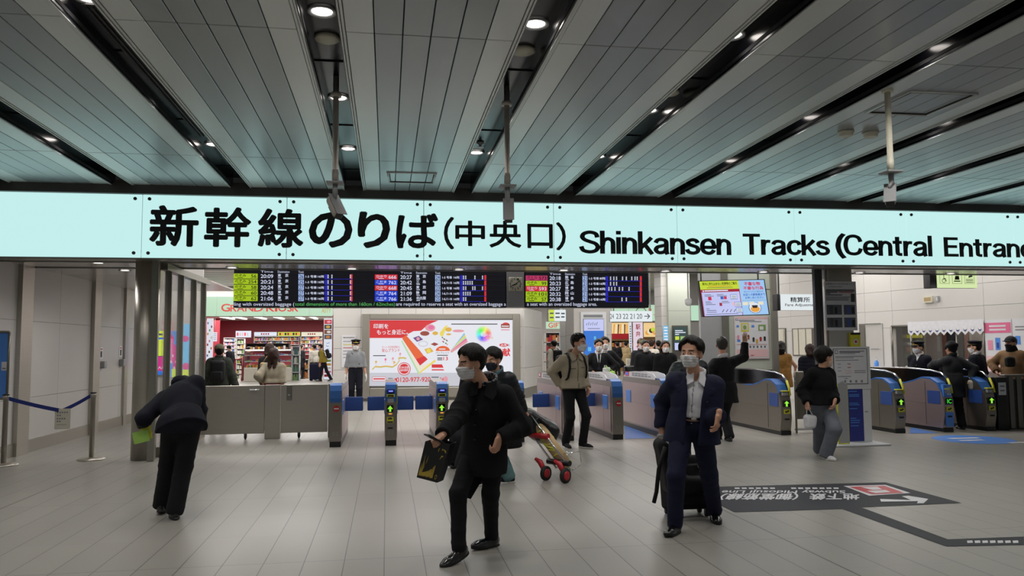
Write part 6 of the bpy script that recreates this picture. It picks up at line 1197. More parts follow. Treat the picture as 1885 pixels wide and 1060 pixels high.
mb.prism([(p.x, p.y) for p in (a, b, b+nn*.45, a+nn*.45)], h-.03, h, 'plastic_white', 'xy'); mb.prism([(p.x, p.y) for p in (a+nn*.02, b+nn*.02, b+nn*.38, a+nn*.38)], 0, h-.03, 'wall_white', 'xy'); tag(mb.obj('counter'), 'white counter ledge running under the counter window', 'counter')
q = Vector(c.p(.14, .5))+nn*.25; o = thing('sanitizer_bottle', 'blue pump bottle standing on the white counter', 'bottle', (q.x, q.y, h)); MB().lathe([(.05, 0), (.055, .02), (.055, .15), (.025, .19), (.02, .2)], (q.x, q.y, h), 'blue_film', 20).obj('bottle', o); MB().lathe([(.02, .2), (.022, .235), (.008, .24), (.008, .275)], (q.x, q.y, h), 'plastic_white', 12).box(q.x-.05, q.x+.01, q.y-.01, q.y+.01, h+.27, h+.285, 'plastic_white').obj('pump', o)
# grey door, fare windows, posters, fixtures
f = RF(1588, 596, 1629, 690, .03); mb = MB(); f.slab(mb, .05, 'wall_white'); d_ = mb.obj('door_1'); tag(d_, kind='structure'); mb = MB(); f.rect(mb, -.0, 0, .25, 1, 'steel_plain', .03); f.rect(mb, .0, .985, 1, 1.01, 'steel_dark', .035); f.rect(mb, .5, .5, .88, .515, 'ink_grey', .03); tag(mb.obj('trim_10'), kind='structure')
for i, (x0, x1) in enumerate(((1461, 1500), (1429, 1449))):
    f = RF(x0, 604, x1, 655, .03); mb = MB(); f.slab(mb, .06, 'steel_plain'); f.rect(mb, .06, .04, .94, .97, 'paper', .01); [f.rect(mb, u, .04, u+.03, .97, 'steel_plain', .015) for u in ((.3, .65) if i == 0 else (.85,))]; tag(mb.obj('fare_window'), ('steel framed fare window with pale blinds under the hanging fare sign', 'narrow steel framed window behind the fur vest person')[i], 'window')
f = RF(1817, 588, 1868, 700, .012); mb = MB(); f.slab(mb, .012, 'paper_white'); f.rect(mb, .02, .78, .98, .95, 'pink', .003); [f.rect(mb, .2, v, .8, v+.03, 'paper_white', .005) for v in (.88, .82)]; f.rect(mb, .04, .05, .96, .4, 'pink_pale', .003); f.rect(mb, .12, .5, .3, .66, 'pk_pink', .005); f.rect(mb, .4, .5, .58, .7, 'blue_film', .005); f.rect(mb, .45, .53, .53, .62, 'navy_panel', .007); tag(mb.obj('wall_poster'), 'white poster with a pink heading right of the counter window', 'poster')
f = RF(1870, 586, 1920, 700, .012); mb = MB(); f.slab(mb, .012, 'paper_white'); f.rect(mb, .1, .86, .8, .88, 'ink_grey', .003); f.rect(mb, .1, .81, .7, .83, 'ink_grey', .003); f.rect(mb, .08, .58, .28, .72, 'blue_film', .004); tag(mb.obj('wall_poster'), 'white poster with small blue pictures at the right edge of the frame', 'poster')
f = RF(1703, 545, 1719, 557, .06); mb = MB(); f.slab(mb, .06, 'plastic_cream'); f.rect(mb, .1, .2, .9, .8, 'cloth_tan', .002); tag(mb.obj('wall_box'), 'cream alarm box on the right wall below the green sign', 'alarm'); f = RF(1725, 545, 1730, 555, .05); mb = MB(); f.slab(mb, .04, 'plastic_grey'); f.rect(mb, .3, .2, .7, .8, 'paper_white', .003); tag(mb.obj('wall_switch'), 'small grey switch beside the cream alarm box', 'switch')
# notice poster on the pale green partition
o = thing('partition_poster', 'cream poster with a pink striped border on the green-grey partition behind the raised hand', 'poster', tuple(P(1383, 660, Yp-.02))); f = FY(1352.5, 582, 1415, 660, Yp-.02); mb = MB(); f.slab(mb, .01, 'paper_white')
for k in range(24): f.rect(mb, 0, k/24, .025, k/24+.02, 'pink_pale', .002); f.rect(mb, .975, k/24, 1, k/24+.02, 'pink_pale', .002)
for k in range(20): f.rect(mb, k/20, 0, k/20+.025, .018, 'pink_pale', .002)
f.rect(mb, .03, .94, .97, .99, 'pink_pale', .002); f.rect(mb, .04, .9, .1, .945, 'navy_panel', .003); f.rect(mb, .05, .908, .09, .937, 'paper_white', .004); f.rect(mb, .12, .9, .6, .915, 'ink_grey', .003); f.rect(mb, .15, .87, .8, .885, 'ink_grey', .003)
f.rect(mb, .19, .64, .42, .84, 'yellow', .003); f.rect(mb, .22, .67, .39, .82, 'paper', .004); f.disc(mb, .3, .74, .05, .05, 'pk_green', .006); f.rect(mb, .7, .66, .92, .8, 'pk_green', .003); f.rect(mb, .74, .68, .85, .76, 'paper_white', .004); f.rect(mb, .06, .74, .13, .79, 'blue_film', .003); f.rect(mb, .5, .74, .58, .79, 'blue_film', .003); f.rect(mb, .07, .4, .16, .45, 'blue_film', .003)
for u, v, m in ((.1, .52, 'pk_pink'), (.4, .53, 'pk_brown'), (.55, .47, 'ink'), (.65, .43, 'pk_gold'), (.76, .48, 'pk_red'), (.88, .49, 'ink')): f.disc(mb, u, v, .035, .035, m, .003, 12); f.rect(mb, u-.03, v-.07, u+.03, v-.02, m, .004)
for u in (.45, .55, .66, .77, .88): f.poly(mb, [(u-.03, .26), (u-.02, .25), (u+.03, .3), (u+.02, .31)], 'ink', .003); f.poly(mb, [(u+.03, .26), (u+.02, .25), (u-.03, .3), (u-.02, .31)], 'ink', .004)
f.rect(mb, .05, .04, .95, .22, 'pink_pale', .003); f.rect(mb, .45, .07, .55, .085, 'ink_red', .004); f.rect(mb, .05, .33, .95, .337, 'ink_red', .003); mb.obj('print', o)
# ================================================================ the people
def bpack(F, label, m='backpack_black', w=.3, h=.44, d=.17, straps=True):
    k = F.k; c = F.neck-F.up*.24*k-F.tf*(.17+d/2)*k; R = np.stack([F.tr, F.tf, F.up]); T = Matrix([[R[0][i], R[1][i], R[2][i], c[i]] for i in range(3)]+[[0, 0, 0, 1]])
    o = thing('backpack', label, 'backpack', tuple(c-F.up*h/2)); MB().rbx(-w/2*k, w/2*k, -d/2*k, d/2*k, -h/2*k, h/2*k, m, .07, 4, T).obj('bag', o)
    MB().rbx(-w*.36*k, w*.36*k, -d*.85*k, -d*.3*k, -h*.42*k, h*.02*k, m, .04, 3, T).obj('pocket', o)
    if straps:
        for s in (-1, 1):
            q = lambda x, y, z: tuple(F.neck+F.tr*x*s*k+F.tf*y*k+F.up*z*k); MB().tube([q(.1, -.16, -.1), q(.105, -.1, .0), q(.11, .02, .03), q(.125, .12, -.05), q(.14, .155, -.18), q(.155, .12, -.32), q(.17, -.02, -.42)], .017, m, 8).obj('strap', o)
def foot(px, py, yaw, pit=0, lift=0.):
    q = FL(px, py); return (q[0], q[1], lift, yaw, pit)
def at(px, py, Y): return P(px, py, Y)
T_ = lambda name, m, **k: dict(name=name, mat=m, **k)
# -- the bowing station man in the left foreground
def stripe(F, body):
    a, b = F.elb[0]*.52+F.wr[0]*.48, F.elb[0]*.02+F.wr[0]*.98; d = nrm(b-a); n = nrm(np.cross(d, [1, 0, 0])); o_ = np.array([-.02, -.09, 0]); mb = MB()
    mb.tube([tuple(a+o_+np.array([.035, 0, .0])), tuple((a+b)/2+o_+np.array([.008, -.012, 0])), tuple(b+o_+np.array([.0, -.0, 0]))], .011, 'yellow', 6); mb.obj('sleeve_braid', body)
F = Fig(1.68, at(334, 783, 8.0), at(331, 712, 8.42), 0, 8, 5, [foot(297, 946, 352, -8, .02), foot(322, 955, 340)], [at(264, 783, 8.40), at(366, 792, 8.6)], elbow=((-.4, -1, -.5), (.6, -.5, .2)), head=at(337, 717, 8.64), pitch=-62, curl=('half', 'relax'), palm=((1, .3, 0), None), hdir=((.25, .1, -1), None), build=1.14)
build_person('person in a dark navy uniform bowing low with yellow-green cards in one hand, back turned', F, dict(trousers=dict(mat='cloth_black', r=(.105, .085, .082), seed=3), tops=[T_('jacket', 'cloth_navy_dark', o=.03, hem=.06, flare=(.03, .03), seed=4, collar=.03, amp=.006)], extra=[stripe]))
# -- the man in the long black coat
def collar_flaps(F, body, m, s=1., lift=0., name='collar_flap'):
    for sg in (-1, 1):
        q = lambda x, y, z: Vector(F.neck+F.tr*sg*x*s*F.k+F.tf*(y+lift)*F.k+F.up*z*F.k); pts = [q(.03, .07, .035), q(.082, .015, .05), q(.105, .08, -.04), q(.085, .115, -.085), q(.028, .118, -.05)]
        mb = MB(); n = (pts[1]-pts[0]).cross(pts[4]-pts[0]).normalized()*.005; A = [mb.b.verts.new(p+n) for p in pts]; B = [mb.b.verts.new(p-n) for p in pts]; fs = [mb.b.faces.new(A), mb.b.faces.new(B[::-1])]+[mb.b.faces.new((A[i], B[i], B[(i+1) % 5], A[(i+1) % 5])) for i in range(5)]
        mb._f(fs, m); mb.obj(name, body, weld=True)
def coat_bits(F, body):
    collar_flaps(F, body, 'wool_black', 1.15, .035)
    mb = MB(); mb.prism([(P(x, y, 6.3)[0], P(x, y, 6.3)[2]) for x, y in ((872, 820), (858, 858), (835, 909), (866, 917), (888, 880), (900, 830))], 6.27, 6.3, 'wool_black'); mb.obj('coat_tail', body)
    for k in range(3): q = F.neck-F.up*(.17+.12*k)*F.k+F.tf*.165*F.k+F.tr*.03; MB().lathe([(.012, -.006), (.013, 0), (.008, .006)], tuple(q), 'black_plastic', 10).obj('button', body)
F = Fig(1.66, at(893, 818, 6.2), at(896, 708, 6.12), 248, 205, 215, [foot(904, 1006, 238, 4, .0), foot(848, 1034, 232, -14, .03)], [at(919, 806, 5.95), at(815, 800, 5.72)], elbow=((1, .35, -.2), (.1, .8, -.7)), head=at(867, 668, 6.07), pitch=-6, curl=('half', 'grip'), palm=((-.6, .6, 0), (.3, .2, -.8)), hdir=((-.35, -.2, -1), (-.75, -.35, -.55)), knee=((-.5, -.8, .2), (-.7, -.6, .2)), build=.93)
build_person('person in a long black coat walking with a phone and a black paper bag', F, dict(mask='mask_white', hairvol=.026, fringe=.045, trousers=dict(mat='cloth_black', r=(.095, .068, .056), seed=5), tops=[T_('shirt', 'uniform_grey', o=.004, hem=-.05, flare=(0, 0), collar=.035), T_('coat', 'wool_black', o=.03, hem=.2, flare=(.02, .05), sway=(-.03, .05, 0), seed=7, collar=.034, amp=.008, neckcut=.06, ragged=1.2)], extra=[coat_bits]))
# -- the man pulling the hand cart
F = Fig(1.68, at(922, 754, 9.4), at(915, 688, 9.35), 222, 222, 245, [foot(936, 889, 262), foot(895, 893, 250, -10, .02)], [at(962, 757, 9.55), None], elbow=((.6, .8, -.3), None), head=at(907, 662, 9.3), pitch=-8, curl=('grip', 'relax'), palm=((0, -.4, -1), None), hdir=((.55, .35, -.5), None))
build_person('person in a dark puffer jacket and black mask pulling the hand cart', F, dict(mask='mask_dark', hairvol=.03, fringe=.03, trousers=dict(mat='cloth_teal', r=(.1, .085, .085), seed=8), shoes=dict(mat='cloth_navy_dark', sole='rubber_white'), tops=[T_('shirt', 'cloth_check', o=.005, hem=-.05, flare=(0, 0), collar=.04), T_('coat', 'knit_black', o=.02, hem=.46, flare=(.05, .09), sway=(.02, .02, 0), seed=10, sleeve=0), T_('jacket', 'puffer_black', o=.035, hem=.06, flare=(.02, .02), puff=1, seed=9, collar=.03, open=(.05, .2, .0))]), fine=1.25)
# -- the man in the beige jacket
F = Fig(1.83, at(1056, 716, 12.4), at(1055, 653, 12.35), 135, 165, 170, [foot(1073, 824, 150), foot(1041, 823, 175, -4, .0)], [at(1082, 714, 12.35), at(1031, 709, 12.5)], elbow=((.15, 1, -.2), (-.8, .6, -.1)), head=at(1066, 631, 12.25), pitch=-2, curl=('relax', 'half'), palm=((-1, 0, 0), (.5, -.6, 0)))
def beige_paint(F, qc):
    q = (qc-F.neck)@np.stack([F.tr, F.tf, F.up]).T; m = np.zeros(len(qc), int)
    m[(np.abs(q[:, 0]) < .006) & (q[:, 1] > 0)] = 1; 
    for s in (-1, 1): m[(np.abs(q[:, 0]-s*.09) < .055) & (np.abs(q[:, 2]+.2) < .006) & (q[:, 1] > .05)] = 1
    m[(np.abs(q[:, 2]+.515) < .008)] = 1
    return m
build_person('person in a beige buttoned jacket and black trousers walking out of the gates', F, dict(mask='mask_white', hairvol=.024, trousers=dict(mat='cloth_black', r=(.095, .068, .062), seed=11), shoes=dict(mat='cloth_black', sole='rubber_white'), tops=[T_('tee', 'knit_black', o=.004, hem=-.05, flare=(0, 0)), T_('jacket', 'cloth_beige', o=.028, hem=.0, flare=(.012, .02), seed=12, collar=.028, amp=.007, open=(.05, .08, 0.), paint=beige_paint, paint_mats=['cloth_olive'])], extra=[lambda F, b: collar_flaps(F, b, 'cloth_beige', 1., .03)]), fine=1.35)
bpack(F, 'black backpack with shoulder straps on the beige jacket')
# -- the man in the navy suit
def suit_bits(F, body):
    q = F.neck-F.up*.21*F.k+F.tf*.15*F.k+F.tr*-.105*F.k; MB().lathe([(.006, -.004), (.008, .0), (.004, .004)], tuple(q), 'chrome', 8).obj('lapel_pin', body)
    mb = MB()
    for k in range(7): c = F.neck-F.up*(.08+.055*k)*F.k+F.tf*(.118+.006*k)*F.k+F.tr*.012; mb.lathe([(.0045, -.003), (.006, .0), (.0045, .003)], tuple(c), 'plastic_grey', 8)
    mb.obj('buttons', body); collar_flaps(F, body, 'cloth_white', .82, .012)
def shirt_paint(F, qc):
    q = (qc-F.neck)@np.stack([F.tr, F.tf, F.up]).T; return ((np.abs(q[:, 0]-.018) < .004) & (q[:, 1] > 0)).astype(int)
F = Fig(1.73, at(1273, 790, 6.72), at(1281, 692, 6.72), 222, 200, 198, [foot(1316, 957, 195, 0), foot(1243, 981, 222, 2)], [at(1323, 764, 6.36), at(1219, 787, 6.95)], elbow=((.22, 1, -.2), (-.1, 1, -.2)), head=at(1272, 650, 6.66), pitch=2, curl=('relax', 'grip'), palm=((-.7, .7, 0), (.9, .2, 0)), hdir=((-.25, -.12, -1), (-.1, .1, -1)))
build_person('person in a navy suit and white shirt pulling a black suitcase', F, dict(mask='mask_white', hairvol=.028, fringe=.06, belt=1, trousers=dict(mat='cloth_navy', r=(.102, .076, .066), seed=14), tops=[T_('shirt', 'cloth_white', o=.008, hem=-.1, flare=(-.01, -.005), seed=15, collar=.03, amp=.002, open=(.03, .06, 0.), paint=shirt_paint, paint_mats=['uniform_grey']), T_('jacket', 'cloth_navy', o=.042, hem=.12, flare=(.04, .02), seed=16, amp=.006, neckcut=.06, open=(.085, .62, .25), wmin=.058)], extra=[suit_bits]))
# -- the man behind the suit, only an arm in view
F = Fig(1.72, at(1274, 742, 10.6), at(1268, 668, 10.6), 190, 190, 190, [foot(1290, 862, 185), foot(1262, 860, 190)], [None, at(1236, 716, 10.2)], elbow=(None, (-1, .1, -.3)), curl=('relax', 'half'))
build_person('person in a black puffer jacket hidden behind the navy suit, only one arm showing', F, dict(mask='mask_white', trousers=dict(mat='cloth_black'), tops=[T_('jacket', 'puffer_black', o=.045, hem=.08, puff=1, seed=17, collar=.03)]), fine=1.5)
# -- the man waving at the gates
F = Fig(1.77, at(1334, 722, 12.62), at(1331, 660, 12.6), 20, 352, 355, [foot(1322, 808, 340), foot(1343, 812, 8)], [at(1312, 712, 12.3), at(1371, 630, 12.75)], elbow=((-1, -.3, 0), (.75, .2, -1)), head=at(1329, 634, 12.66), curl=('relax', 'wave'), palm=(None, (0, 1, .1)), hdir=(None, (.0, .05, 1)))
build_person('person in a black suit seen from behind waving one raised hand', F, dict(hair='short', hairvol=.008, hairmat='hair_grey', trousers=dict(mat='cloth_black', r=(.105, .082, .078), seed=18), tops=[T_('shirt', 'cloth_white', o=.006, hem=-.05, flare=(0, 0), collar=.034, slen=.012), T_('jacket', 'cloth_black', o=.032, hem=.17, flare=(.03, .03), seed=19, neckcut=.06)]), fine=1.3)
# -- the person in the black sweater
F = Fig(1.60, at(1512, 742, 10.4), at(1511, 680, 10.4), 80, 165, 170, [foot(1521, 846, 172), foot(1509, 838, 185, -6, .02)], [at(1537, 737, 10.2), at(1486, 742, 10.3)], elbow=((.45, 1, 0), (-.3, 1, 0)), head=at(1517, 658, 10.38), hs=1.24, curl=('relax', 'grip'), palm=((-.6, .6, 0), None), hdir=((-.4, -.2, -1), (0, 0, -1)))
build_person('person in a black sweater and wide grey jeans holding a white bag', F, dict(mask='mask_beige', hairvol=.03, fringe=.02, trousers=dict(mat='jeans_grey', r=(.112, .105, .098), seed=20), shoes=dict(mat='cloth_white', sole='rubber_white'), tops=[T_('sweater', 'knit_black', o=.042, hem=.02, flare=(.035, .03), seed=21, collar=.018, amp=.008)]), fine=1.15)
# -- person whose legs show behind the black coat
F = Fig(1.68, at(862, 752, 10.75), at(880, 684, 10.75), 180, 180, 180, [foot(853, 858, 185), foot(836, 859, 190)], [None, None])
build_person('person hidden behind the black coat, only dark trouser legs and black shoes showing', F, dict(trousers=dict(mat='cloth_charcoal', r=(.115, .115, .112)), tops=[T_('jacket', 'cloth_black', o=.02, hem=.05)]), fine=1.6)
# -- beyond the gates
def stand(label, H, px, Y, top, head_, chest, cfg, lx=0., feet=None, hands=(None, None), fine=1.8, group=None, lean=0., **k):
    """a standing person by head column px, head-top row and depth"""
    X, zt = P(px, top, Y)[0], P(px, top, Y)[2]; H = zt if H is None else H; c = H/1.72; f = hd(chest)
    pel = np.array([X, Y, .905*c])-f*lean*.5; neck = np.array([X, Y, 1.40*c])+f*lean*.6; r = nrm(np.cross(f, [0, 0, 1]))
    ft = feet or [(*(pel[:2]-r[:2]*.1*c), 0, chest-6, 0), (*(pel[:2]+r[:2]*.1*c), 0, chest+6, 0)]
    return build_person(label, Fig(H, pel, neck, head_, chest, chest, ft, hands, **k), cfg, group, fine)
def guard_bits(F, body):
    mb = MB(); a = F.neck-F.up*.05+F.tf*.13-F.tr*.02; mb.tube([tuple(F.neck+F.tr*.11-F.up*.02+F.tf*.09), tuple(a-F.up*.16), tuple(a-F.up*.3-F.tr*.08)], .012, 'black_plastic', 6); mb.obj('radio_strap', body)
    c = F.pel+F.up*.12; 
Yg = 22.0; g0 = P(655, 700, Yg)
stand('person in a grey shirt, peaked cap and white gloves by the lit poster', 1.86, 655, Yg, 620, 175, 178, dict(hat='peaked', mask='mask_white', gloves=1, belt=1, trousers=dict(mat='cloth_navy_dark', r=(.1, .078, .075)), tops=[T_('shirt', 'uniform_grey', o=.022, hem=-.1, flare=(0, 0), collar=.03, seed=30)], extra=[guard_bits]), hands=((g0[0]+.27, Yg-.05, .86), (g0[0]-.27, Yg-.05, .86)), fine=1.9)
def stand_bp(label, bplabel, bpm='backpack_black', bw=.3, **kw):
    keep = {}
    cfg = kw['cfg']; cfg.setdefault('extra', []).append(lambda F, b: keep.update(F=F)); stand(label, **kw); bpack(keep['F'], bplabel, bpm, bw); return keep['F']
camo = P(405, 700, 17)
stand_bp('person in a dark camouflage jacket seen from behind, facing the kiosk', 'black backpack on the camouflage jacket in front of the kiosk', H=None, px=404, Y=17., top=632, head_=350, chest=355, cfg=dict(hat='knit', hatmat='cloth_olive', hairvol=.008, trousers=dict(mat='jeans_blue'), tops=[T_('jacket', 'camo_green', o=.045, hem=.06, seed=31, collar=.03, amp=.008)]), hands=((camo[0]-.3, 17.1, .9), (camo[0]+.33, 17.0, .82)), fine=1.6)
gp = P(503, 700, 15.7)
stand('person with long brown hair in a cropped beige jacket, arm stretched out behind the barrier', None, 504, 15.7, 640, 8, 12, dict(hair='long', hairmat='hair_brown', hairlen=.3, trousers=dict(mat='jeans_blue'), tops=[T_('top', 'cloth_red', o=.012, hem=-.0, flare=(0, 0)), T_('jacket', 'cloth_beige', o=.035, hem=-.1, flare=(.0, .0), seed=32, collar=.025, amp=.007)]), hands=(tuple(P(481, 700, 15.75)), None), elbow=((-.3, -1, -.1), None), fine=1.5)
stand('person in a grey-brown coat with a tan shoulder bag, standing behind the beige jacket', None, 496.5, 19, 631, 5, 10, dict(hair='bob', hairmat='hair_brown', trousers=dict(mat='cloth_black'), tops=[T_('coat', 'coat_grey', o=.03, hem=.3, seed=33)]), fine=1.9)
Yk = 40.
fx = [P(589.7, 690, Yk), P(610, 690, Yk)]
stand_bp('person in a mustard yellow jacket striding past the kiosk with a backpack', 'large black backpack on the mustard yellow jacket by the kiosk', bw=.36, H=1.86, px=594, Y=Yk, top=628, head_=262, chest=265, cfg=dict(hairvol=.012, mask='mask_white', trousers=dict(mat='cloth_navy_dark'), tops=[T_('jacket', 'cloth_yellow', o=.04, hem=.05, seed=34)]), feet=[(fx[0][0], Yk, 0, 265, 0), (fx[1][0], Yk+.1, .05, 265, -25)], lean=.14, fine=2.4)
stand('person in a white jacket with a dark suitcase at the right of the kiosk', 1.84, 578.5, Yk+1.5, 628, 300, 330, dict(trousers=dict(mat='cloth_black'), tops=[T_('jacket', 'cloth_cream', o=.035, hem=.05, seed=35)]), fine=2.4)
stand('person in dark clothes looking down at the left of the kiosk entrance', 1.84, 424, 41, 631, 300, 300, dict(mask='mask_white', trousers=dict(mat='cloth_black'), tops=[T_('coat', 'cloth_navy_dark', o=.03, hem=.3, seed=36)]), pitch=-30, fine=2.4)
stand('person in black leaning over the counter at the left end of the display case', 1.75, 452, 42.4, 634, 60, 60, dict(trousers=dict(mat='cloth_black'), tops=[T_('jacket', 'cloth_black', o=.03, hem=.05, seed=37)]), lean=.2, fine=2.6)
stand('person in a black coat standing right of the teal bottle rack in the kiosk', 1.84, 554, 43.6, 629, 40, 30, dict(hairmat='hair_brown', trousers=dict(mat='cloth_black'), tops=[T_('coat', 'cloth_charcoal', o=.035, hem=.35, seed=38)]), fine=2.5)
# two young men in dark suits
a_ = P(1102, 690, 17.2)
for px, Y, top, lab, s_, hx in ((1102, 17.2, 623, 'person in a dark suit and tie, front one of the pair by the blue screen', 40, 1), (1113, 17.9, 619, 'person in a dark suit behind the shoulder of the tie wearer by the blue screen', 41, 0)):
    X = P(px, 690, Y)[0]; stand(lab, None, px, Y, top, 190, 195, dict(mask='mask_white', hairvol=.022, tie='cloth_charcoal' if hx else None, trousers=dict(mat='cloth_black'), tops=[T_('shirt', 'cloth_white', o=.008, hem=-.05, flare=(0, 0), collar=.03), T_('jacket', 'cloth_black', o=.03, hem=.12, seed=s_, neckcut=.06, open=(.055, .34, .1))]), hands=((X+.2, Y-.15, 1.06), (X-.2, Y-.2, 1.05)), elbow=((1, .4, 0), (-1, .4, 0)), fine=1.8)
stand('person in a light trench coat seen from behind near the food shop', 1.88, 1152, 43, 626, 20, 20, dict(trousers=dict(mat='cloth_black'), tops=[T_('coat', 'cloth_tan', o=.04, hem=.36, seed=42)]), fine=2.6)
stand('person in black beside the trench coat near the food shop', 1.86, 1136, 42, 627, 340, 350, dict(trousers=dict(mat='cloth_charcoal'), tops=[T_('coat', 'cloth_black', o=.035, hem=.2, seed=43)]), fine=2.6)
stand_bp('person in a cream coat with tied-up hair walking away by the gift shop', 'black backpack on the cream coat by the gift shop', H=1.86, px=1020, Y=28., top=624, head_=350, chest=345, cfg=dict(hair='short', trousers=dict(mat='cloth_cream'), tops=[T_('coat', 'cloth_cream', o=.04, hem=.4, seed=44)]), fine=2.3)
for px, Y, top, lab, tops, extra in ((1188, 17.6, 625, 'person in a black coat and white mask, front of the group beyond the gates', [T_('coat', 'cloth_black', o=.04, hem=.4, seed=45, collar=.03)], dict(mask='mask_white', hairvol=.012)),
        (1180, 19.6, 622, 'person in a dark jacket with a briefcase at the side of the group', [T_('jacket', 'cloth_charcoal', o=.04, hem=.1, seed=46, collar=.03)], dict(mask='mask_white', hairmat='hair_brown', hat='knit', hatmat='cloth_olive')),
        (1224, 17.2, 626, 'person in a black knit with wavy hair in the group beyond the gates', [T_('jacket', 'knit_black', o=.05, hem=.1, seed=47, collar=.035)], dict(mask='mask_white', hair='bob', hairlen=.06, hairmat='hair_brown')),
        (1199, 25, 624, 'person with brown hair half hidden at the back of the group beyond the gates', [T_('coat', 'cloth_cream', o=.03, hem=.2, seed=48)], dict(mask='mask_white', hairmat='hair_brown')),
        (1212, 30, 626, 'person in dark clothes farthest back of the group beyond the gates', [T_('coat', 'cloth_charcoal', o=.03, hem=.2, seed=49)], dict(hairmat='hair_black'))):
    stand(lab, None, px, Y, top, 185 if Y < 22 else 30, 188 if Y < 22 else 40, dict(trousers=dict(mat='cloth_black'), tops=tops, **extra), fine=1.9 if Y < 22 else 2.4)
# right side
X = P(1440, 690, 16.7)[0]
stand('person in a brown fur vest with olive sleeves at the fare window', None, 1437, 16.7, 627, 30, 25, dict(hair='bob', hairlen=.05, trousers=dict(mat='cloth_cream'), tops=[T_('jacket', 'cloth_olive', o=.02, hem=.0, seed=50), T_('vest', 'fur_brown', o=.045, hem=.25, seed=51, sleeve=0, amp=.012)]), hands=(None, (X+.42, 16.9, .98)), elbow=(None, (.8, -.4, -.3)), fine=1.7)
stand('person in a dark hooded jacket facing the fare window', None, 1491, 15.6, 632, 10, 15, dict(hair='bob', hairlen=.08, hairmat='hair_brown', trousers=dict(mat='cloth_black'), tops=[T_('jacket', 'cloth_navy_dark', o=.045, hem=.1, seed=52, collar=.05, puff=1)]), fine=1.6)
navyj = lambda s: [T_('shirt', 'cloth_white', o=.006, hem=-.05, flare=(0, 0), collar=.034), T_('jacket', 'cloth_navy_dark', o=.03, hem=.12, seed=s, neckcut=.062, collar=.012, open=(.04, .14, 0.))]
def badges(F, body):
    mb = MB()
    for k in range(3): mb.lathe([(.008, -.005), (.01, 0), (.006, .006)], tuple(F.neck-F.up*(.2+.1*k)+F.tf*.16+F.tr*.0), 'gold', 8)
    mb.obj('buttons', body); c = F.sh[0]*.7+F.elb[0]*.3-F.tr*.075; MB().lathe([(.022, -.02), (.022, .02)], tuple(c), 'uniform_grey', 10).obj('sleeve_patch', body)
stand('person in a navy station uniform and peaked cap facing left behind the right gates', 1.68, 1691, 14.9, 626, 262, 240, dict(hat='peaked', mask='mask_white', trousers=dict(mat='cloth_navy_dark'), tops=navyj(53), extra=[badges]), fine=1.5)
stand('person in a navy station uniform and peaked cap seen from behind at the counter', 1.68, 1797, 14.4, 628, 315, 335, dict(hat='peaked', mask='mask_white', hairvol=.01, trousers=dict(mat='cloth_navy_dark'), tops=navyj(54)), fine=1.5)
c0 = P(1752, 700, 13.6); hl = P(1712, 674, 14.1)
stand('person in a long charcoal coat and black knit hat passing through the right gates', 1.66, 1752, 13.6, 628, 355, 0, dict(hat='beanie', hatmat='knit_black', trousers=dict(mat='cloth_black', r=(.098, .08, .078)), tops=[T_('coat', 'coat_grey', o=.035, hem=.3, seed=55, collar=.035, amp=.007)]), hands=(tuple(hl), (c0[0]+.28, 13.45, .92)), elbow=((-1, -.2, -.1), (1, -.3, 0)), build=.9, feet=[(*FL(1748, 790)[:2], 0, 0, 0), (*FL(1771, 790)[:2], 0, 10, 0)], curl=('relax', 'grip'), fine=1.35)
def scarf(F, body):
    V, Q = snets(lambda P_: np.abs(cap(P_, F.neck+F.up*.02, F.neck+F.up*.07+F.tf*.03, .085, .075))-.022+.006*wob(P_, 40, 3), F.neck-.16, F.neck+.2, .012); sdf_mesh('scarf', [(V, Q, 0)], [M['knit_black']], body)
c1 = P(1862, 690, 14.2)
stand('person in a brown coat with black cap, scarf and mask behind the fence', 1.76, 1861, 14.2, 618, 255, 240, dict(hat='knit', hatmat='cloth_charcoal', mask='mask_black', trousers=dict(mat='cloth_charcoal'), tops=[T_('coat', 'cloth_brown', o=.045, hem=.3, seed=56, amp=.008)], extra=[scarf]), hands=(None, tuple(P(1834, 684, 14.4))), elbow=(None, (-.2, .9, -.5)), fine=1.5)
w0 = RWp(1768, 650)+np.array([.55, .3, 0])
stand('person with dark hair sitting behind the counter window glass', 1.5, 1768, 17.2, 636, 220, 220, dict(mask='mask_white', trousers=dict(mat='cloth_black'), tops=[T_('shirt', 'cloth_white', o=.02, hem=.0, collar=.03)]), fine=1.8)
# ================================================================ carried and rolling things
# cards in the bowing man's hand
for k, (pts, m, lab) in enumerate((([(243, 797), (272, 790), (276, 811), (247, 818)], 'card_green', 'pale green card in the hand of the bowing man'), ([(258, 790), (279, 793), (281, 806), (262, 814)], 'card_yellow', 'yellow card behind the green one in the hand of the bowing man'))):
    q = [P(x, y, 8.22+.012*k) for x, y in pts]; mb = MB(); f = Face(q[3], q[2]-q[3], q[0]-q[3]); f.slab(mb, .003, m); tag(mb.obj('card'), lab, 'card')
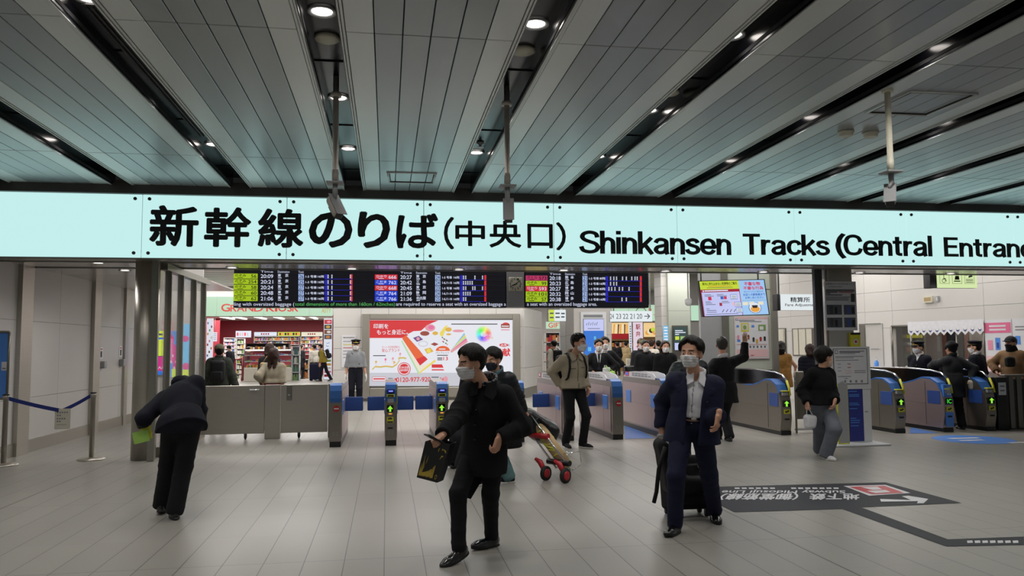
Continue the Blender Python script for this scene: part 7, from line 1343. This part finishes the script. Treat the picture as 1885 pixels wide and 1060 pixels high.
# phone and black paper bag with gold print
q = P(800, 808, 5.66); T = Matrix.Translation(Vector(q))@Matrix.Rotation(math.radians(25), 4, 'Z')@Matrix.Rotation(math.radians(28), 4, 'Y'); o = thing('phone', 'dark smartphone in the hand of the person in the black coat', 'phone', tuple(q)); MB().rbx(-.078, .078, -.038, .038, -.005, .005, 'black_plastic', .005, 2, T).obj('case', o); MB().box(-.072, .072, -.034, .034, .005, .0065, 'black_gloss', T).obj('screen', o)
Yb = 5.7; o = thing('paper_bag', 'glossy black paper bag with gold print hanging from a hand', 'bag', tuple(P(797, 886, Yb)))
mat('bag_black', '121318', .3, bump=.3, bscale=9, coat=.2); mat('bag_gold', 'cdb145', .45, .1, var=.25, scale=30)
c = [P(783, 812, Yb), P(829, 817, Yb+.05), P(805, 888, Yb+.05), P(767, 878, Yb)]   # tl tr br bl
D_ = np.array([.05, .1, 0]); mb = MB(); tl, tr_, br, bl = [Vector(v) for v in c]; d = Vector(D_)
mb.quad(bl, br, tr_, tl, 'bag_black'); mb.quad(br+d, bl+d, tl+d, tr_+d, 'bag_black'); mb.quad(bl+d, bl, tl, tl+d, 'bag_black'); mb.quad(br, br+d, tr_+d, tr_, 'bag_black'); mb.quad(bl, bl+d, br+d, br, 'bag_black'); ob = mb.obj('bag', o, weld=True); ob.modifiers.new('thick', 'SOLIDIFY').thickness = .002
f = lambda u, v: bl+(br-bl)*u+(tl-bl)*v+(tr_-br-tl+bl)*u*v; nn = (br-bl).cross(tl-bl).normalized()*.003
mb = MB(); gp_ = lambda pts: mb._f([mb.b.faces.new([mb.b.verts.new(f(u, v)+nn) for u, v in pts])], 'bag_gold')
random.seed(5)                                                # gold brushwork: a fan of flames below, loops above
for k in range(11): u = .04+.06*k; h = .42+.26*abs(math.sin(k*1.7)); gp_([(u, .06+.02*(k % 3)), (u+.06, .07), (u+.05, .22), (u+.02+.03*(k % 2), h), (u+.0, .2)])
gp_([(.05, .06), (.66, .1), (.6, .2), (.05, .16)])
for a, r in ((.2, .13), (2.2, .1), (4., .12)):
    cu, cv = .74+.08*math.cos(a), .72+.1*math.sin(a)
    for k in range(10): t0, t1 = a+k*.5, a+(k+1)*.5; gp_([(cu+r*math.cos(t0), cv+r*.8*math.sin(t0)), (cu+r*math.cos(t1), cv+r*.8*math.sin(t1)), (cu+r*.68*math.cos(t1), cv+r*.5*math.sin(t1)), (cu+r*.68*math.cos(t0), cv+r*.5*math.sin(t0))])
for k in range(12): t0, t1 = k*.524, (k+1)*.524; gp_([(.84+.05*math.cos(t0), .12+.06*math.sin(t0)), (.84+.05*math.cos(t1), .12+.06*math.sin(t1)), (.84+.035*math.cos(t1), .12+.042*math.sin(t1)), (.84+.035*math.cos(t0), .12+.042*math.sin(t0))])
mb.obj('gold_print', o); hnd = Vector(P(806, 810, Yb-.02))
for s in (0, 1): MB().tube([tl+(tr_-tl)*.25+d*s, hnd-(tr_-tl)*.12, hnd+(tr_-tl)*.1, tl+(tr_-tl)*.75+d*s], .004, 'mask_white' if s == 0 else 'black_plastic', 6).obj('handle', o)
# hand cart with tube and black bag
Yc = 9.75; g1, g2 = P(958, 760, Yc), P(1040, 872, Yc); o = thing('hand_cart', 'folding hand cart with red wheels, silver rails and a yellow-corded roll', 'cart', (g2[0], Yc, 0))
wl, wr = FL(1005, 884), FL(1041, 889); wl[2] = wr[2] = .085; ax = Vector(wr-wl).normalized(); ax.z = 0
top = P(964, 762, Yc-.05); bot = (wl+wr)/2+np.array([.1, -.0, .06]); up_ = Vector(top-bot).normalized(); sd = Vector((ax.x, ax.y, 0))
for s in (-1, 1): MB().tube([Vector(bot)+sd*.11*s, Vector(top)+sd*.11*s], .012, 'chrome', 10).obj('rail', o)
MB().tube([Vector(top)+sd*-.11, Vector(top)+sd*.11], .016, 'black_plastic', 10).obj('grip', o); MB().tube([Vector(bot)+up_*.5+sd*-.14, Vector(bot)+up_*.5+sd*.14], .035, 'red', 10).obj('cross_bar', o); MB().tube([Vector(bot)+up_*.1+sd*-.17, Vector(bot)+up_*.1+sd*.17], .035, 'black_plastic', 10).obj('axle_housing', o)
T0 = Matrix(((ax.y, ax.x, 0, 0), (-ax.x, ax.y, 0, 0), (0, 0, 1, 0), (0, 0, 0, 1)))
for c in (wl, wr):
    Tw = Matrix.Translation(Vector(c))@Vector((0, 0, 1)).rotation_difference(sd).to_matrix().to_4x4()
    w = MB().lathe([(.02, -.022), (.083, -.022), (.087, -.012), (.087, .012), (.083, .022), (.02, .022)], (0, 0, 0), 'rubber_black', 28, Tw).obj('wheel', o); MB().lathe([(.03, -.027), (.055, -.024), (.055, .024), (.03, .027)], (0, 0, 0), 'red', 20, Tw).obj('hub', w)
    MB().tube([Vector(c), Vector(c)+up_*.12+Vector((.0, 0, .04)), Vector(c)+up_*.22], [.03, .035, .02], 'red', 8).obj('fork', o)
MB().tube([Vector(bot)+sd*.13, Vector(bot)+Vector((.22, 0, .05)), Vector(bot)+Vector((.2, 0, .2)), Vector(bot)+Vector((.0, .0, .18))], .006, 'chrome', 6).tube([Vector(bot)-sd*.13, Vector(bot)-sd*.2+Vector((.22, 0, .05)), Vector(bot)-sd*.2+Vector((.2, 0, .2))], .006, 'chrome', 6).obj('toe_frame', o)
nrm_ = sd.cross(up_).normalized(); nrm_ = nrm_ if nrm_.z > 0 else -nrm_
a, b = Vector(bot)+up_*.02+nrm_*.085, Vector(bot)+up_*.62+nrm_*.085
r = MB().tube([a, b], .075, 'cardboard', 18).obj('parcel_roll'); tag(r, 'tan cardboard roll strapped to the hand cart', 'parcel')
mb = MB()
for k in range(9): t_ = .06+.1*k; cc = a+(b-a)*t_; mb.tube([cc+(sd*math.cos(q)+nrm_*math.sin(q))*.084+up_*.05*math.sin(q+k) for q in np.linspace(0, 6.283, 17)], .007, 'yellow_rope', 6)
tag(mb.obj('cord'), 'yellow cord wound around the cardboard roll on the hand cart', 'cord')
bc = P(990, 786, Yc+.02); V, Q = snets(lambda P_: rbox(P_, bc, np.array([[.86, 0, -.5], [0, 1, 0], [.5, 0, .86]]), (.26, .17, .155), .10)+.014*wob(P_, 16, 5)+.007*np.abs(wob(P_, 34, 8)), bc-.42, bc+.42, .011); bg = sdf_mesh('travel_bag', [(V, Q, 0)], [M['nylon_shine']]); tag(bg, 'crumpled shiny black travel bag on top of the hand cart', 'bag')
MB().tube([tuple(bc+[-.12, -.16, .05]), tuple(bc+[-.02, -.19, .13]), tuple(bc+[.1, -.16, .02])], .014, 'nylon_shine', 8).obj('handle', bg)
# suitcase of the navy suit man with a backpack resting on it
Ysu = 7.25; sb = P(1262, 940, Ysu); o = thing('suitcase', 'black wheeled suitcase pulled behind the navy suit', 'suitcase', (sb[0], Ysu, 0)); tl_ = math.radians(12)
x0, x1 = P(1224, 900, Ysu)[0], P(1303, 900, Ysu)[0]; T = Matrix.Translation((0, Ysu, 0))@Matrix.Rotation(math.radians(-8), 4, 'X')
MB().rbx(x0, x1, -.12, .13, .06, .56, 'cloth_black', .04, 3, T).obj('shell', o); MB().rbx(x0+.04, x1-.04, -.15, -.1, .1, .48, 'backpack_black', .03, 3, T).obj('front_pocket', o)
for x in (x0+.05, x1-.05):
    for y in (-.08, .1): MB().lathe([(.01, -.014), (.032, -.014), (.032, .014), (.01, .014)], (0, 0, 0), 'rubber_black', 18, Matrix.Translation((x, Ysu+y, .034))@Matrix.Rotation(math.pi/2, 4, 'Y')).obj('wheel', o); MB().box(x-.02, x+.02, Ysu+y-.02, Ysu+y+.02, .03, .09, 'black_plastic').obj('caster', o)
hq = Vector(P(1216, 802, 6.9)); xb = x0+.12
MB().tube([(xb, Ysu-.02, .5), (xb, Ysu-.02, .6), hq+Vector((.01, .0, 0))], .008, 'chrome', 8).tube([(xb+.12, Ysu-.02, .5), (xb+.12, Ysu-.02, .6), hq+Vector((.11, .02, 0))], .008, 'chrome', 8).obj('pull_tube', o); MB().tube([hq+Vector((-.03, 0, 0)), hq+Vector((.13, .02, 0))], .014, 'plastic_grey', 10).obj('pull_handle', o)
q1 = P(1228, 868, Ysu-.05); V, Q = snets(lambda P_: smin(rbox(P_, q1+[.03, 0, .06], np.array([[.97, 0, .2], [0, 1, 0], [-.2, 0, .97]]), (.10, .13, .27), .08), rbox(P_, q1+[.2, -.02, -.12], np.eye(3), (.16, .12, .09), .06), .05)+.006*wob(P_, 22, 2), q1-.45, q1+.5, .011); bp_ = sdf_mesh('backpack', [(V, Q, 0)], [M['backpack_black']]); tag(bp_, 'black backpack strapped to the suitcase beside the navy trousers', 'backpack')
MB().tube([tuple(q1+[-.06, -.13, .25]), tuple(q1+[-.13, -.14, .05]), tuple(q1+[-.15, -.12, -.16]), tuple(q1+[-.17, -.1, -.26])], .02, 'backpack_black', 8).obj('strap', bp_)
q2 = P(1291, 852, Ysu-.12); MB().rbx(q2[0]-.03, q2[0]+.0, q2[1], q2[1]+.03, q2[2]-.05, q2[2]+.1, 'plastic_grey', .01).obj('buckle', bp_); MB().tube([tuple(q2+[0, -.01, -.08]), tuple(q2+[.05, -.03, -.16]), tuple(q2+[.09, -.02, -.26])], .014, 'plastic_grey', 8).obj('side_strap', bp_)
# white bag of the sweater person, paper bags and other bags
def softbag(px, py, Y, size, m, label, handle_to=None, seed=1, cat='bag', name='tote_bag', rot=0.):
    c = P(px, py, Y); s = np.array(size); R = np.array([[math.cos(rot), 0, math.sin(rot)], [0, 1, 0], [-math.sin(rot), 0, math.cos(rot)]])
    V, Q = snets(lambda P_: rbox(P_, c, R, s/2, min(s)*.4)+.008*wob(P_, 26, seed), c-s*.9, c+s*.9, max(.01, min(s)/14)); b = sdf_mesh(name, [(V, Q, 0)], [M[m]]); tag(b, label, cat)
    if handle_to is not None: h = P(*handle_to, Y); [MB().tube([tuple(c+[k*s[0]*.28, 0, s[2]*.42]), tuple(h+[k*.015, 0, 0])], .007, m if m != 'paper' else 'plastic_white', 6).obj('handle', b) for k in (-1, 1)]
    return b
softbag(1491, 776, 10.38, (.17, .12, .2), 'cloth_white', 'small white cloth bag held beside the grey jeans', (1487, 752), 3)
softbag(1795, 707, 13.42, (.26, .12, .18), 'paper', 'cream paper bag carried beside the long charcoal coat', (1785, 695), 4, rot=.2)
softbag(1116, 688, 17., (.17, .08, .28), 'paper_white', 'white carrier bag in the hand of the suit wearers by the blue screen', (1114, 672), 5); softbag(1127, 692, 16.8, (.14, .1, .22), 'led_arrow' if 0 else 'card_green', 'lime green bag hanging by the placard gate', (1115, 674), 6)
softbag(1161, 682, 19.3, (.36, .12, .26), 'leather_black', 'black briefcase at the left of the group beyond the gates', (1163, 672), 7, 'briefcase', 'briefcase')
softbag(1859, 666, 13.95, (.2, .1, .2), 'backpack_black', 'small black cross-body bag on the brown coat', None, 8); softbag(488, 675, 18.8, (.22, .12, .2), 'cloth_tan', 'tan shoulder bag on the grey-brown coat in front of the kiosk', (493, 655), 9); softbag(1157, 668, 42.8, (.3, .15, .5), 'paper', 'white paper bag hanging beside the trench coat', None, 10)
c = P(580, 690, 40.8); o = thing('suitcase', 'navy upright suitcase beside the white jacket in front of the kiosk', 'suitcase', (c[0], 40.8, 0)); MB().rbx(c[0]-.27, c[0]+.27, 40.7, 41.0, .06, .86, 'cloth_navy', .05, 3).obj('shell', o); MB().tube([(c[0]-.12, 40.85, .86), (c[0]-.12, 40.85, 1.2), (c[0]+.12, 40.85, 1.2), (c[0]+.12, 40.85, .86)], .015, 'chrome', 8).obj('pull_handle', o); [MB().lathe([(.02, 0), (.05, .01), (.05, .06)], (c[0]+x, 40.85, 0), 'rubber_black', 10).obj('wheel', o) for x in (-.2, .2)]
